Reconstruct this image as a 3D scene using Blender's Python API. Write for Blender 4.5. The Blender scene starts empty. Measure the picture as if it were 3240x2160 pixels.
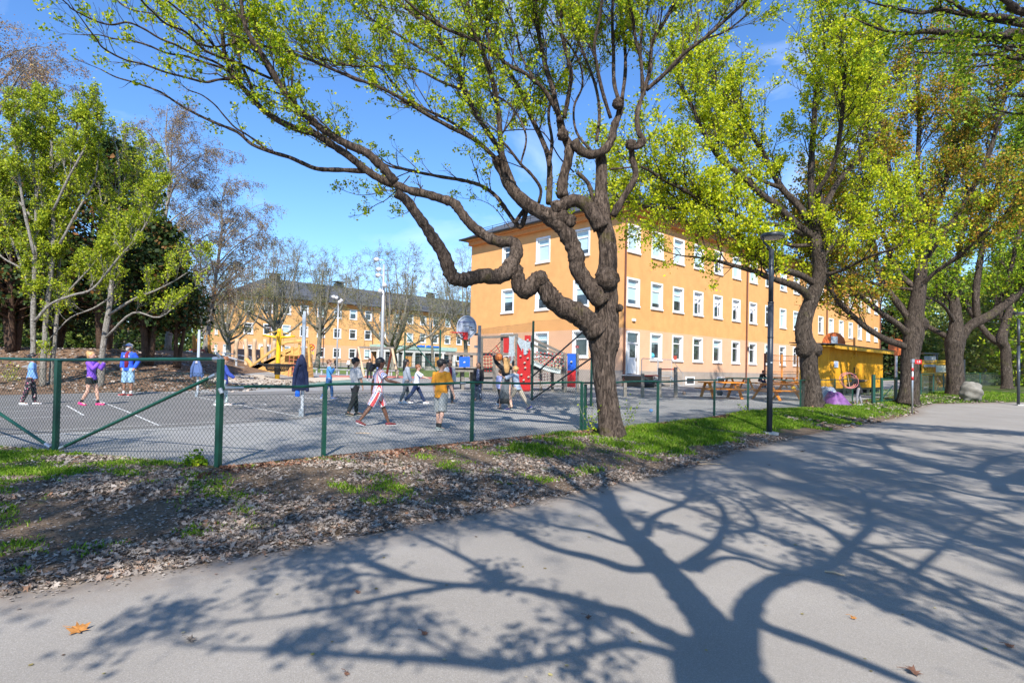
import bpy, math, random
import numpy as np
from mathutils import Vector, Matrix
random.seed(7); rng = np.random.default_rng(7)
R = math.radians
COL = bpy.context.scene.collection
# ------------------------------------------------------------------ camera model (all sizes in metres, x right, y ahead, z up)
F = 1821.0; CX = 1620.0; CY = 1080.0 + 52.0; EYE = 1.32
cam_rot = Matrix.Rotation(R(91.0), 3, 'X') @ Matrix.Rotation(R(1.13), 3, 'Z')
CAM = np.array([0, 0, EYE]); RM = np.array(cam_rot)
def ray(px, py):
    d = RM @ np.array([(px - CX) / F, -(py - CY) / F, -1.0])
    return d / d[1]
def P(px, py, depth):
    """world point `depth` metres ahead of the viewpoint"""
    return CAM + ray(px, py) * depth
def proj(p):
    c = RM.T @ (np.array(p) - CAM)
    return CX + F * c[0] / -c[2], CY - F * c[1] / -c[2]
def smooth(a, b, x):
    t = np.clip((x - a) / (b - a), 0, 1); return t * t * (3 - 2 * t)
# fence line along the path, path edge
FA = np.array([-3.69, 7.3]); FB = np.array([13.2, 24.05])
fdir = (FB - FA) / np.linalg.norm(FB - FA); fnor = np.array([fdir[1], -fdir[0]])   # fnor points to the path side
PATH_EDGE = [(-14, 1.6), (-6.5, 2.7), (-3.4, 3.75), (-2.2, 4.55), (-0.8, 5.75), (0.3, 6.7), (1.3, 7.7), (2.7, 9.1), (4.5, 11.4), (6.6, 13.6), (9.2, 16.1), (13, 19.8), (16.5, 23.5), (18.6, 26.6), (21, 28.9), (27, 30.6), (45, 34), (90, 40)]
PE = np.array(PATH_EDGE, float)
def path_edge_y(x):
    return np.interp(x, PE[:, 0], PE[:, 1])
def vnoise(x, y, s, seed=0):
    x = np.asarray(x) / s; y = np.asarray(y) / s
    return (np.sin(x * 1.7 + seed + 1.3 * np.sin(y * 1.1 + seed * 2)) + np.sin(y * 1.9 - seed * 1.7 + 1.2 * np.sin(x * 0.9 + 2.1 + seed)) + np.sin((x + y) * 1.3 + seed * 3.1)) / 3
def hgt(x, y):
    x = np.asarray(x, float); y = np.asarray(y, float)
    z = 0.0135 * np.maximum(y - 20, 0)
    z = np.where(y > 120, 0.0135 * 100 + (y - 120) * 0.004, z)
    # mulch mound on the left
    m = smooth(-12.0, -22, x + 0.15 * (y - 24)) * smooth(20.6, 33, y + 0.10 * (x + 20)) * smooth(62, 44, y)
    z = z + m * 1.75 + 0.06 * m * vnoise(x, y, 1.1, 2)
    # path level and bank
    pe = path_edge_y(x)
    d = (y - pe) / 1.41                      # metres beyond the path edge
    sf = (x - FA[0]) * fnor[0] + (y - FA[1]) * fnor[1]   # + on the path side of the fence
    low = -0.20 + 0.0 * x
    rise = smooth(25, 33, y) 
    low = low * (1 - rise) + (z - 0.03) * rise
    wpath = smooth(0.9, -0.0, d / np.maximum(1.6, (d + np.maximum(sf, 0)) ) )
    wpath = np.where(d <= 0, 1.0, wpath)
    bank = z + 0.035 * vnoise(x, y, 0.6, 5) * smooth(0.2, 0.9, sf) * (1 - smooth(0.4, 1, wpath))
    bank = bank + 0.13 * np.exp(-((x - 9.0) ** 2 + (y - 17.8) ** 2) / 7.0) * smooth(0.0, 0.8, d)
    return bank * (1 - wpath) + low * wpath
def G(px, py, dz=0.0):
    """ground point seen at a pixel"""
    r = ray(px, py); t0 = 2.0; prev = None
    t = 2.0
    while t < 400:
        p = CAM + r * t
        if p[2] <= hgt(p[0], p[1]) + dz:
            a, b = t0, t
            for _ in range(30):
                m = (a + b) / 2; q = CAM + r * m
                if q[2] <= hgt(q[0], q[1]) + dz: b = m
                else: a = m
            q = CAM + r * b; q[2] = hgt(q[0], q[1]) + dz; return q
        t0 = t; t *= 1.02
    return CAM + r * 100
def onground(p): return np.array([p[0], p[1], float(hgt(p[0], p[1]))])
# ------------------------------------------------------------------ mesh builder
class MB:
    def __init__(s): s.v = []; s.f = []; s.n = 0
    def add(s, v, f):
        """v (n,3); f list of index arrays (k, arity)"""
        v = np.asarray(v, float).reshape(-1, 3)
        for a in (f if isinstance(f, (list, tuple)) and len(f) and isinstance(f[0], np.ndarray) and f[0].ndim == 2 else [np.asarray(f)]):
            s.f.append(np.asarray(a, int) + s.n)
        s.v.append(v); s.n += len(v)
    def box(s, c, size, rz=0.0, M=None):
        h = np.array(size) / 2.0
        v = np.array([[x, y, z] for x in (-1, 1) for y in (-1, 1) for z in (-1, 1)]) * h
        if M is not None: v = v @ np.array(M).T
        elif rz: cz, sz = math.cos(rz), math.sin(rz); v = v @ np.array([[cz, -sz, 0], [sz, cz, 0], [0, 0, 1]]).T
        s.add(v + np.array(c), np.array([[0, 1, 3, 2], [4, 6, 7, 5], [0, 4, 5, 1], [2, 3, 7, 6], [0, 2, 6, 4], [1, 5, 7, 3]]))
    def bar(s, p0, p1, w, h, up=(0, 0, 1)):
        p0 = np.array(p0, float); p1 = np.array(p1, float); d = p1 - p0; L = np.linalg.norm(d); d = d / L
        u = np.array(up, float)
        if abs(d @ u) > .98: u = np.array([0, 1.0, 0])
        a = np.cross(d, u); a /= np.linalg.norm(a); b = np.cross(a, d)
        s.box((p0 + p1) / 2, (w, L, h), M=np.column_stack([a, d, b]))
    def tube(s, pts, rad, n=8, cap=True):
        pts = np.array(pts, float); m = len(pts)
        rad = np.broadcast_to(np.asarray(rad, float), (m,)) if np.ndim(rad) < 2 else np.asarray(rad, float)
        T = np.gradient(pts, axis=0); T /= np.maximum(np.linalg.norm(T, axis=1, keepdims=True), 1e-9)
        u = np.array([1.0, 0, 0]) if abs(T[0][0]) < .8 else np.array([0, 1.0, 0])
        A = []
        for t in T:
            u = u - (u @ t) * t; u /= max(np.linalg.norm(u), 1e-9); A.append(u)
        A = np.array(A); B = np.cross(T, A)
        ang = np.arange(n) * 2 * math.pi / n
        ring = np.cos(ang)[None, :, None] * A[:, None, :] + np.sin(ang)[None, :, None] * B[:, None, :]
        rr = rad[:, None, None] if rad.ndim == 1 else rad[:, :, None]
        v = pts[:, None, :] + ring * rr
        i = np.arange(m - 1)[:, None] * n; j = np.arange(n)[None, :]; k = (j + 1) % n
        q = np.stack([i + j, i + k, i + n + k, i + n + j], -1).reshape(-1, 4)
        s.add(v.reshape(-1, 3), q)
        if cap:
            base = s.n - m * n
            s.f.append((base + np.arange(n)[::-1])[None, :]); s.f.append((base + (m - 1) * n + np.arange(n))[None, :])
    def loft(s, pts, ab, ax=(1, 0, 0), n=12, rounded=0.6):
        """elliptic tube with rounded ends: ab = (half width along ax, half depth) per point"""
        pts = np.array(pts, float); ab = np.array([(a, a) if np.ndim(a) == 0 else a for a in ab], float)
        d0 = pts[1] - pts[0]; d1 = pts[-1] - pts[-2]
        d0 /= max(np.linalg.norm(d0), 1e-9); d1 /= max(np.linalg.norm(d1), 1e-9)
        P0 = []; A0 = []
        for f, k in ((1, .02), (.8, .6), (.42, .9)):
            P0.append(pts[0] - d0 * ab[0].min() * rounded * f); A0.append(ab[0] * k)
        P1 = []; A1 = []
        for f, k in ((.42, .9), (.8, .6), (1, .02)):
            P1.append(pts[-1] + d1 * ab[-1].min() * rounded * f); A1.append(ab[-1] * k)
        pts = np.array(P0 + list(pts) + P1); ab = np.array(A0 + list(ab) + A1)
        T = np.gradient(pts, axis=0); T /= np.maximum(np.linalg.norm(T, axis=1, keepdims=True), 1e-9)
        ax = np.array(ax, float); A = []
        for t in T:
            u = ax - (ax @ t) * t
            if np.linalg.norm(u) < .15: u = np.cross(t, [0, 0, 1.0]) if abs(t[2]) < .9 else np.cross(t, [0, 1.0, 0])
            A.append(u / np.linalg.norm(u))
        A = np.array(A); B = np.cross(T, A); ang = np.arange(n) * 2 * math.pi / n
        v = pts[:, None, :] + np.cos(ang)[None, :, None] * A[:, None, :] * ab[:, 0, None, None] + np.sin(ang)[None, :, None] * B[:, None, :] * ab[:, 1, None, None]
        m = len(pts); i = np.arange(m - 1)[:, None] * n; j = np.arange(n)[None, :]; k = (j + 1) % n
        s.add(v.reshape(-1, 3), np.stack([i + j, i + k, i + n + k, i + n + j], -1).reshape(-1, 4))
        base = s.n - m * n
        s.f.append((base + np.arange(n)[::-1])[None, :]); s.f.append((base + (m - 1) * n + np.arange(n))[None, :])
    def prisms(s, P0, P1, R0, R1, n=3):
        P0 = np.asarray(P0, float); P1 = np.asarray(P1, float)
        if len(P0) == 0: return
        T = P1 - P0; T /= np.maximum(np.linalg.norm(T, axis=1, keepdims=True), 1e-9)
        u = np.where(np.abs(T[:, 2:3]) > .9, np.array([[1.0, 0, 0]]), np.array([[0, 0, 1.0]]))
        A = np.cross(T, u); A /= np.linalg.norm(A, axis=1, keepdims=True); B = np.cross(T, A)
        ang = np.arange(n) * 2 * math.pi / n
        ring = np.cos(ang)[None, :, None] * A[:, None, :] + np.sin(ang)[None, :, None] * B[:, None, :]
        v = np.concatenate([P0[:, None, :] + ring * np.asarray(R0)[:, None, None], P1[:, None, :] + ring * np.asarray(R1)[:, None, None]], 1)
        b = np.arange(len(P0))[:, None] * 2 * n; j = np.arange(n)[None, :]; k = (j + 1) % n
        s.add(v.reshape(-1, 3), np.stack([b + j, b + k, b + n + k, b + n + j], -1).reshape(-1, 4))
    def leaves(s, C, size, flat=0.0, aspect=1.0):
        C = np.asarray(C, float); N = len(C)
        if N == 0: return
        nrm = rng.normal(size=(N, 3)); nrm[:, 2] = np.abs(nrm[:, 2]) + flat; nrm /= np.linalg.norm(nrm, axis=1, keepdims=True)
        t = rng.normal(size=(N, 3)); a = np.cross(nrm, t); a /= np.linalg.norm(a, axis=1, keepdims=True); b = np.cross(nrm, a)
        sz = np.asarray(size, float) * rng.uniform(.65, 1.3, N); sz = sz[:, None]
        v = np.stack([C - a * sz * .5, C + b * sz * .42 * aspect - nrm * sz * .12, C + a * sz * .55, C - b * sz * .42 * aspect + nrm * sz * .10], 1)
        s.add(v.reshape(-1, 3), np.arange(4 * N).reshape(-1, 4))
    def poly(s, pts): s.add(np.array(pts), np.arange(len(pts))[None, :])
    def prism(s, poly, off):
        """extrude planar polygon (n,3) by vector off"""
        p = np.array(poly, float); n = len(p); s.add(np.concatenate([p, p + np.array(off)]), [np.arange(n)[::-1][None, :], (n + np.arange(n))[None, :], np.array([[i, (i + 1) % n, n + (i + 1) % n, n + i] for i in range(n)])])
    def lathe(s, prof, c=(0, 0, 0), n=24):
        prof = np.array(prof, float); m = len(prof); ang = np.arange(n) * 2 * math.pi / n
        v = np.stack([prof[:, 0:1] * np.cos(ang), prof[:, 0:1] * np.sin(ang), np.repeat(prof[:, 1:2], n, 1)], -1) + np.array(c)
        i = np.arange(m - 1)[:, None] * n; j = np.arange(n)[None, :]; k = (j + 1) % n
        s.add(v.reshape(-1, 3), np.stack([i + j, i + k, i + n + k, i + n + j], -1).reshape(-1, 4))
    def xf(s, M):
        M = np.array(M); s.v = [v @ M[:3, :3].T + M[:3, 3] for v in s.v]; return s
    def build(s, name, mat=None, parent=None, smooth_=False, loc=None):
        me = bpy.data.meshes.new(name)
        if s.n:
            V = np.concatenate(s.v); cnt = np.concatenate([np.full(len(f), f.shape[1]) for f in s.f]); L = np.concatenate([f.ravel() for f in s.f])
            if loc is not None: V = V - np.array(loc, float)
            me.vertices.add(len(V)); me.vertices.foreach_set('co', V.astype(np.float32).ravel())
            me.loops.add(len(L)); me.loops.foreach_set('vertex_index', L.astype(np.int32))
            me.polygons.add(len(cnt)); st = np.concatenate([[0], np.cumsum(cnt)[:-1]])
            me.polygons.foreach_set('loop_start', st.astype(np.int32))
            me.update(calc_edges=True); me.validate(); me.polygons.foreach_set('use_smooth', np.full(len(me.polygons), bool(smooth_))); me.update()
        if mat is not None: me.materials.append(mat)
        o = bpy.data.objects.new(name, me); COL.objects.link(o)
        if loc is not None: o.location = loc
        if parent is not None:
            o.parent = parent
            # geometry is given in world space: keep it there
            o.matrix_parent_inverse = Matrix.Identity(4)
            if loc is None: o.location = -parent.location if PARENT_WORLD else (0, 0, 0)
        return o
PARENT_WORLD = True
def tag(o, label=None, cat=None, group=None, kind=None):
    if label: o['label'] = label
    if cat: o['category'] = cat
    if group: o['group'] = group
    if kind: o['kind'] = kind
    return o
def thing(name, label, cat, loc=(0, 0, 0), rz=0.0, group=None):
    o = bpy.data.objects.new(name, None); COL.objects.link(o); o.location = tuple(float(a) for a in loc); o.rotation_euler = (0, 0, rz); o.empty_display_size = .1
    return tag(o, label, cat, group)
def local(mb, name, mat, parent, smooth_=False):
    """geometry given in the parent's own coordinates"""
    global PARENT_WORLD
    PARENT_WORLD = False
    o = mb.build(name, mat, parent, smooth_); PARENT_WORLD = True; return o
def copy_tree(o, parent=None):
    c = o.copy(); COL.objects.link(c)
    if parent is not None: c.parent = parent; c.matrix_parent_inverse = o.matrix_parent_inverse.copy()
    for ch in list(o.children): copy_tree(ch, c)
    return c
# ------------------------------------------------------------------ materials
MATS = {}
class NT:
    def __init__(s, name):
        m = bpy.data.materials.new(name); m.use_nodes = True; s.m = m; s.t = m.node_tree; s.t.nodes.clear()
        s.out = s.t.nodes.new('ShaderNodeOutputMaterial'); s.b = s.t.nodes.new('ShaderNodeBsdfPrincipled'); s.t.links.new(s.b.outputs[0], s.out.inputs[0])
    def n(s, typ, **k):
        x = s.t.nodes.new('ShaderNode' + typ)
        for a, v in k.items(): setattr(x, a, v)
        return x
    def l(s, a, b): s.t.links.new(a, b)
    def coord(s, out='Object', scale=(1, 1, 1), rot=(0, 0, 0)):
        tc = s.n('TexCoord'); mp = s.n('Mapping'); mp.inputs['Scale'].default_value = scale; mp.inputs['Rotation'].default_value = rot
        s.l(tc.outputs[out], mp.inputs[0]); return mp.outputs[0]
    def noise(s, vec, scale, detail=4, rough=.55, dist=0.0):
        x = s.n('TexNoise'); x.inputs['Scale'].default_value = scale; x.inputs['Detail'].default_value = detail; x.inputs['Roughness'].default_value = rough; x.inputs['Distortion'].default_value = dist
        s.l(vec, x.inputs['Vector']); return x.outputs['Fac']
    def ramp(s, fac, stops):
        x = s.n('ValToRGB'); e = x.color_ramp.elements
        while len(e) < len(stops): e.new(.5)
        for i, (p, c) in enumerate(stops):
            e[i].position = p; e[i].color = (c, c, c, 1) if np.ndim(c) == 0 else (*c, 1)
        s.l(fac, x.inputs[0]); return x.outputs[0]
    def mix(s, fac, a, b, mode='MIX'):
        x = s.n('Mix', data_type='RGBA', blend_type=mode)
        for inp, v in ((x.inputs[0], fac), (x.inputs[6], a), (x.inputs[7], b)):
            if hasattr(v, 'links') or hasattr(v, 'is_output'): s.l(v, inp)
            elif np.ndim(v) == 0: inp.default_value = v
            else: inp.default_value = (*v, 1)
        return x.outputs[2]
    def bump(s, h, strength=.3, dist=.02):
        x = s.n('Bump'); x.inputs['Strength'].default_value = strength; x.inputs['Distance'].default_value = dist; s.l(h, x.inputs['Height']); s.l(x.outputs[0], s.b.inputs['Normal'])
    def math(s, op, a, b=0.0):
        x = s.n('Math', operation=op)
        for i, v in enumerate((a, b)):
            if hasattr(v, 'is_output'): s.l(v, x.inputs[i])
            else: x.inputs[i].default_value = v
        return x.outputs[0]
    def rnd(s):
        g = s.n('NewGeometry'); return g.outputs['Random Per Island']
    def col(s, c):
        if hasattr(c, 'is_output'): s.l(c, s.b.inputs['Base Color'])
        else: s.b.inputs['Base Color'].default_value = (*c, 1)
def mat(name, c, rough=.6, metal=0.0, var=.12, nscale=6.0, bump=0.0, bscale=60, spec=None, dirt=None):
    """plain painted/cloth/metal surface with a little natural unevenness"""
    if name in MATS: return MATS[name]
    t = NT(name); v = t.coord('Object'); n = t.noise(v, nscale, 5)
    c = np.array(c, float); lo = np.clip(c * (1 - var), 0, 1); hi = np.clip(c * (1 + var), 0, 1)
    cc = t.ramp(n, [(.3, tuple(lo)), (.7, tuple(hi))])
    if dirt is not None:
        n2 = t.noise(v, nscale * 3.3, 6, .7); cc = t.mix(t.ramp(n2, [(.55, 0.0), (.75, .7)]), cc, dirt)
    t.col(cc); t.b.inputs['Roughness'].default_value = rough; t.b.inputs['Metallic'].default_value = metal
    if spec is not None: t.b.inputs['Specular IOR Level'].default_value = spec
    if bump: t.bump(t.noise(v, bscale, 4), bump, .01)
    MATS[name] = t.m; return t.m
def leafmat(name, stops, trans=.35, rough=.6):
    if name in MATS: return MATS[name]
    t = NT(name); c = t.ramp(t.rnd(), stops); t.col(c); t.b.inputs['Roughness'].default_value = rough; t.b.inputs['Specular IOR Level'].default_value = .25
    tr = t.n('BsdfTranslucent'); t.l(c, tr.inputs[0]); mx = t.n('MixShader'); mx.inputs[0].default_value = trans
    t.l(t.b.outputs[0], mx.inputs[1]); t.l(tr.outputs[0], mx.inputs[2]); t.l(mx.outputs[0], t.out.inputs[0])
    MATS[name] = t.m; return t.m
def barkmat(name, dark, light, moss=None, scale=1.0, patch=None):
    if name in MATS: return MATS[name]
    t = NT(name); v = t.coord('Object', (scale * 6, scale * 6, scale * 1.3)); n = t.noise(v, 3.0, 8, .7, 1.2)
    v2 = t.coord('Object'); n2 = t.noise(v2, 2.2 * scale, 5, .6)
    c = t.ramp(n, [(.40, dark), (.62, light)])
    c = t.mix(t.ramp(t.math('MULTIPLY', n2, n), [(.30, 0.0), (.42, .7)]), c, tuple(np.array(light) * 1.5 + .02))
    if moss: c = t.mix(t.ramp(t.noise(v2, 1.3 * scale, 6, .7), [(.60, 0.0), (.72, .7)]), c, moss)
    if patch: c = t.mix(t.ramp(t.noise(t.coord('Object', (1, 1, 3)), 5 * scale, 3), [(.60, 0.0), (.64, .85)]), c, patch)
    t.col(c); t.b.inputs['Roughness'].default_value = .9; t.b.inputs['Specular IOR Level'].default_value = .2
    t.bump(n, 1.0, .09); MATS[name] = t.m; return t.m
# ------------------------------------------------------------------ sheets of ground
def inside(poly, x, y):
    c = np.zeros(np.shape(x), bool); n = len(poly); j = n - 1
    for i in range(n):
        xi, yi = poly[i]; xj, yj = poly[j]
        if yi != yj:
            c ^= ((yi > y) != (yj > y)) & (x < (xj - xi) * (y - yi) / (yj - yi) + xi)
        j = i
    return c
def clip_rect(poly, x0, y0, x1, y1):
    out = list(poly)
    for ax, lim, sg in ((0, x0, 1), (0, x1, -1), (1, y0, 1), (1, y1, -1)):
        inp = out; out = []
        for i in range(len(inp)):
            a = inp[i - 1]; b = inp[i]; ia = sg * (a[ax] - lim) >= 0; ib = sg * (b[ax] - lim) >= 0
            if ia != ib:
                t = (lim - a[ax]) / (b[ax] - a[ax]); out.append((a[0] + (b[0] - a[0]) * t, a[1] + (b[1] - a[1]) * t))
            if ib: out.append(b)
        if not out: return []
    return out
def sheet(name, poly, dz, material, xs=None, res=1.0, zf=hgt, kind='structure'):
    poly = [tuple(map(float, p)) for p in poly]; A = np.array(poly)
    X = np.arange(A[:, 0].min(), A[:, 0].max() + res, res) if xs is None else xs[0]
    Y = np.arange(A[:, 1].min(), A[:, 1].max() + res, res) if xs is None else xs[1]
    gx, gy = np.meshgrid(X, Y, indexing='ij'); ins = inside(poly, gx, gy)
    mb = MB(); nx, ny = len(X), len(Y)
    V = np.stack([gx, gy, zf(gx, gy) + dz], -1).reshape(-1, 3)
    # cells crossed by an edge
    cross = np.zeros((nx - 1, ny - 1), bool)
    for i in range(len(poly)):
        a = np.array(poly[i - 1]); b = np.array(poly[i]); n = max(2, int(np.linalg.norm(b - a) / min(np.diff(X).min(), np.diff(Y).min()) * 3))
        q = a + (b - a) * np.linspace(0, 1, n)[:, None]
        ci = np.clip(np.searchsorted(X, q[:, 0]) - 1, 0, nx - 2); cj = np.clip(np.searchsorted(Y, q[:, 1]) - 1, 0, ny - 2)
        cross[ci, cj] = True
    full = ins[:-1, :-1] & ins[1:, :-1] & ins[1:, 1:] & ins[:-1, 1:] & ~cross
    I, J = np.nonzero(full); q = np.stack([I * ny + J, (I + 1) * ny + J, (I + 1) * ny + J + 1, I * ny + J + 1], -1)
    mb.add(V, q)
    for i, j in zip(*np.nonzero(cross | (~full & (ins[:-1, :-1] | ins[1:, :-1] | ins[1:, 1:] | ins[:-1, 1:])))):
        c = clip_rect(poly, X[i], Y[j], X[i + 1], Y[j + 1])
        c2 = [c[k] for k in range(len(c)) if abs(c[k][0] - c[k - 1][0]) + abs(c[k][1] - c[k - 1][1]) > 1e-6]
        if len(c2) >= 3:
            a = np.array(c2)
            if np.sum(a[:, 0] * np.roll(a[:, 1], -1) - np.roll(a[:, 0], -1) * a[:, 1]) < 0: a = a[::-1]
            mb.poly(np.column_stack([a, zf(a[:, 0], a[:, 1]) + dz]))
    o = mb.build(name, material, None, True)
    if kind: o['kind'] = kind
    return o
def strip(pts, w, dz, mb):
    """painted line along ground points"""
    p = np.array([[a[0], a[1]] for a in pts], float); q = []
    for a, b in zip(p[:-1], p[1:]):
        n = max(1, int(np.linalg.norm(b - a) / .5)); q += [a + (b - a) * k / n for k in range(n)]
    q.append(p[-1]); q = np.array(q); T = np.gradient(q, axis=0); T /= np.linalg.norm(T, axis=1, keepdims=True)
    N = np.stack([-T[:, 1], T[:, 0]], -1); L = q + N * w / 2; Rr = q - N * w / 2
    V = np.concatenate([np.column_stack([L, hgt(L[:, 0], L[:, 1]) + dz]), np.column_stack([Rr, hgt(Rr[:, 0], Rr[:, 1]) + dz])]); m = len(q)
    i = np.arange(m - 1); mb.add(V, np.stack([m + i, m + i + 1, i + 1, i], -1))
# ================================================================== world, sun, camera
sc = bpy.context.scene
SUN_AZ = R(2.0); SUN_EL = R(43)     # light travels ahead (+y) and down; the sun stands behind the viewpoint
w = bpy.data.worlds.new('World'); sc.world = w; w.use_nodes = True; wt = w.node_tree; wt.nodes.clear()
wo = wt.nodes.new('ShaderNodeOutputWorld'); bg = wt.nodes.new('ShaderNodeBackground'); sky = wt.nodes.new('ShaderNodeTexSky')
sky.sky_type = 'NISHITA'; sky.sun_disc = False; sky.sun_elevation = SUN_EL; sky.sun_rotation = R(180) - SUN_AZ; sky.air_density = 1.0; sky.dust_density = .05; sky.ozone_density = 2.6
hs = wt.nodes.new('ShaderNodeHueSaturation'); hs.inputs['Saturation'].default_value = 1.12; hs.inputs['Value'].default_value = 1.0
wt.links.new(sky.outputs[0], hs.inputs['Color'])
tc = wt.nodes.new('ShaderNodeTexCoord'); mp = wt.nodes.new('ShaderNodeMapping'); mp.inputs['Scale'].default_value = (2.2, 2.2, 3.4); mp.inputs['Rotation'].default_value = (.2, .5, .1)
nz = wt.nodes.new('ShaderNodeTexNoise'); nz.inputs['Scale'].default_value = 1.6; nz.inputs['Detail'].default_value = 9; nz.inputs['Roughness'].default_value = .52; nz.inputs['Distortion'].default_value = .8
rp = wt.nodes.new('ShaderNodeValToRGB'); rp.color_ramp.elements[0].position = .56; rp.color_ramp.elements[0].color = (0, 0, 0, 1); rp.color_ramp.elements[1].position = .85; rp.color_ramp.elements[1].color = (.38, .38, .38, 1)
mx = wt.nodes.new('ShaderNodeMix'); mx.data_type = 'RGBA'; mx.inputs[7].default_value = (7.5, 8.2, 9.2, 1)
wt.links.new(tc.outputs['Generated'], mp.inputs[0]); wt.links.new(mp.outputs[0], nz.inputs['Vector']); wt.links.new(nz.outputs['Fac'], rp.inputs[0]); wt.links.new(rp.outputs[0], mx.inputs[0])
tn = wt.nodes.new('ShaderNodeMix'); tn.data_type = 'RGBA'; tn.blend_type = 'MULTIPLY'; tn.inputs[0].default_value = 1; tn.inputs[7].default_value = (.73, .88, 1.07, 1); wt.links.new(hs.outputs[0], tn.inputs[6])
wt.links.new(tn.outputs[2], mx.inputs[6]); wt.links.new(mx.outputs[2], bg.inputs[0]); wt.links.new(bg.outputs[0], wo.inputs[0]); bg.inputs[1].default_value = .15
sd = bpy.data.lights.new('sun', 'SUN'); sd.energy = 4.9; sd.angle = R(.53); sd.color = (1, .955, .88); so = bpy.data.objects.new('sun', sd); COL.objects.link(so)
ldir = Vector((-math.sin(SUN_AZ), math.cos(SUN_AZ), -math.tan(SUN_EL))).normalized(); so.rotation_euler = ldir.to_track_quat('-Z', 'Y').to_euler(); so.location = (0, -20, 30)
LD = np.array(ldir)
cd = bpy.data.cameras.new('camera'); cd.sensor_width = 36; cd.lens = F / 3240 * 36; cd.shift_y = 52 / 3240; cd.clip_start = .05; cd.clip_end = 2000
co = bpy.data.objects.new('camera', cd); COL.objects.link(co); co.matrix_world = Matrix.Translation((0, 0, EYE)) @ cam_rot.to_4x4(); sc.camera = co
sc.view_settings.view_transform = 'Standard'; sc.view_settings.look = 'None'; sc.view_settings.exposure = 0.66; sc.view_settings.gamma = 1
sc.cycles.max_bounces = 5; sc.cycles.transparent_max_bounces = 6; sc.cycles.diffuse_bounces = 3
# ================================================================== ground materials
def ground_mat():
    t = NT('bank_ground'); v = t.coord('Object')
    n1 = t.noise(v, 1.4, 6, .6); n2 = t.noise(v, 22, 7, .7); n3 = t.noise(v, 90, 3, .6)
    soil = t.ramp(n2, [(.3, (.085, .058, .038)), (.55, (.17, .12, .08)), (.75, (.28, .21, .15))])
    soil = t.mix(t.ramp(n3, [(.56, 0.0), (.66, .8)]), soil, (.30, .23, .165))
    grass = t.ramp(n2, [(.3, (.022, .045, .006)), (.7, (.075, .125, .016))])
    at = t.n('Attribute'); at.attribute_name = 'grass'
    f = t.math('ADD', at.outputs['Fac'], t.math('MULTIPLY', t.math('SUBTRACT', n1, .5), 1.6))
    f = t.math('ADD', f, t.math('MULTIPLY', t.math('SUBTRACT', n2, .5), .9))
    c = t.mix(t.ramp(f, [(.42, 0.0), (.6, 1.0)]), soil, grass); t.col(c); t.b.inputs['Roughness'].default_value = .95; t.b.inputs['Specular IOR Level'].default_value = .15
    t.bump(t.math('ADD', n2, t.math('MULTIPLY', n3, .5)), .8, .03); return t.m
def asphalt(name, lo, hi, speck, rough=.85, fine=260, patch=.8):
    t = NT(name); v = t.coord('Object'); n1 = t.noise(v, patch, 6, .55); n2 = t.noise(v, fine, 3, .6); n3 = t.noise(v, fine * .32, 5, .75)
    c = t.ramp(n1, [(.3, lo), (.72, hi)]); c = t.mix(t.ramp(n2, [(.35, .45), (.5, 0.0)]), c, tuple(np.array(lo) * .5)); c = t.mix(t.ramp(n2, [(.57, 0.0), (.68, .75)]), c, speck)
    c = t.mix(t.ramp(n3, [(.60, 0.0), (.72, .28)]), c, tuple(np.array(speck) * .9)); t.col(c)
    if name == 'path_asphalt':
        at = t.n('Attribute'); at.attribute_name = 'dust'; n4 = t.noise(v, 5, 6, .7); n5 = t.noise(v, .35, 3, .5)
        c = t.mix(t.ramp(t.math('MULTIPLY', at.outputs['Fac'], t.math('ADD', n4, .35)), [(.22, 0.0), (.75, .85)]), c, (.20, .15, .11))
        c = t.mix(t.ramp(n5, [(.42, 0.0), (.62, .30)]), c, tuple(np.array(lo) * .82)); vo = t.n('TexVoronoi', feature='DISTANCE_TO_EDGE'); vo.inputs['Scale'].default_value = .33; wv = t.n('Mix', data_type='VECTOR'); 
        nn = t.n('TexNoise'); nn.inputs['Scale'].default_value = 2.2; nn.inputs['Detail'].default_value = 6; t.l(v, nn.inputs['Vector']); ad = t.n('VectorMath', operation='ADD'); t.l(v, ad.inputs[0]); t.l(nn.outputs['Color'], ad.inputs[1]); t.l(ad.outputs[0], vo.inputs['Vector'])
        c = t.mix(t.math('MULTIPLY', t.ramp(vo.outputs['Distance'], [(0.0, .55), (.004, 0.0)]), t.ramp(t.noise(v, .5, 2), [(.52, 0.0), (.6, 1.0)])), c, tuple(np.array(lo) * .45)); t.col(c)
    t.b.inputs['Roughness'].default_value = rough; t.b.inputs['Specular IOR Level'].default_value = .3; t.bump(n2, .35, .006); return t.m
M_path = asphalt('path_asphalt', (.27, .243, .212), (.335, .303, .268), (.46, .43, .39), fine=170)
M_yard = asphalt('yard_gravel_asphalt', (.235, .228, .218), (.33, .322, .308), (.55, .54, .52), fine=75, patch=.5)
M_court = asphalt('court_asphalt', (.165, .155, .145), (.215, .20, .188), (.30, .29, .27), fine=140)
M_plaza = asphalt('forecourt_asphalt', (.30, .285, .27), (.38, .365, .35), (.5, .49, .48), fine=90)
def mulch_mat():
    t = NT('mulch'); v = t.coord('Object'); n = t.noise(v, 16, 8, .75); n1 = t.noise(v, 1.2, 4)
    c = t.ramp(n, [(.32, (.05, .028, .015)), (.5, (.19, .105, .055)), (.68, (.42, .27, .16))]); c = t.mix(t.ramp(n1, [(.4, 0.0), (.7, .4)]), c, (.10, .06, .035)); t.col(c)
    t.b.inputs['Roughness'].default_value = .95; t.bump(n, .9, .05); return t.m
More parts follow.
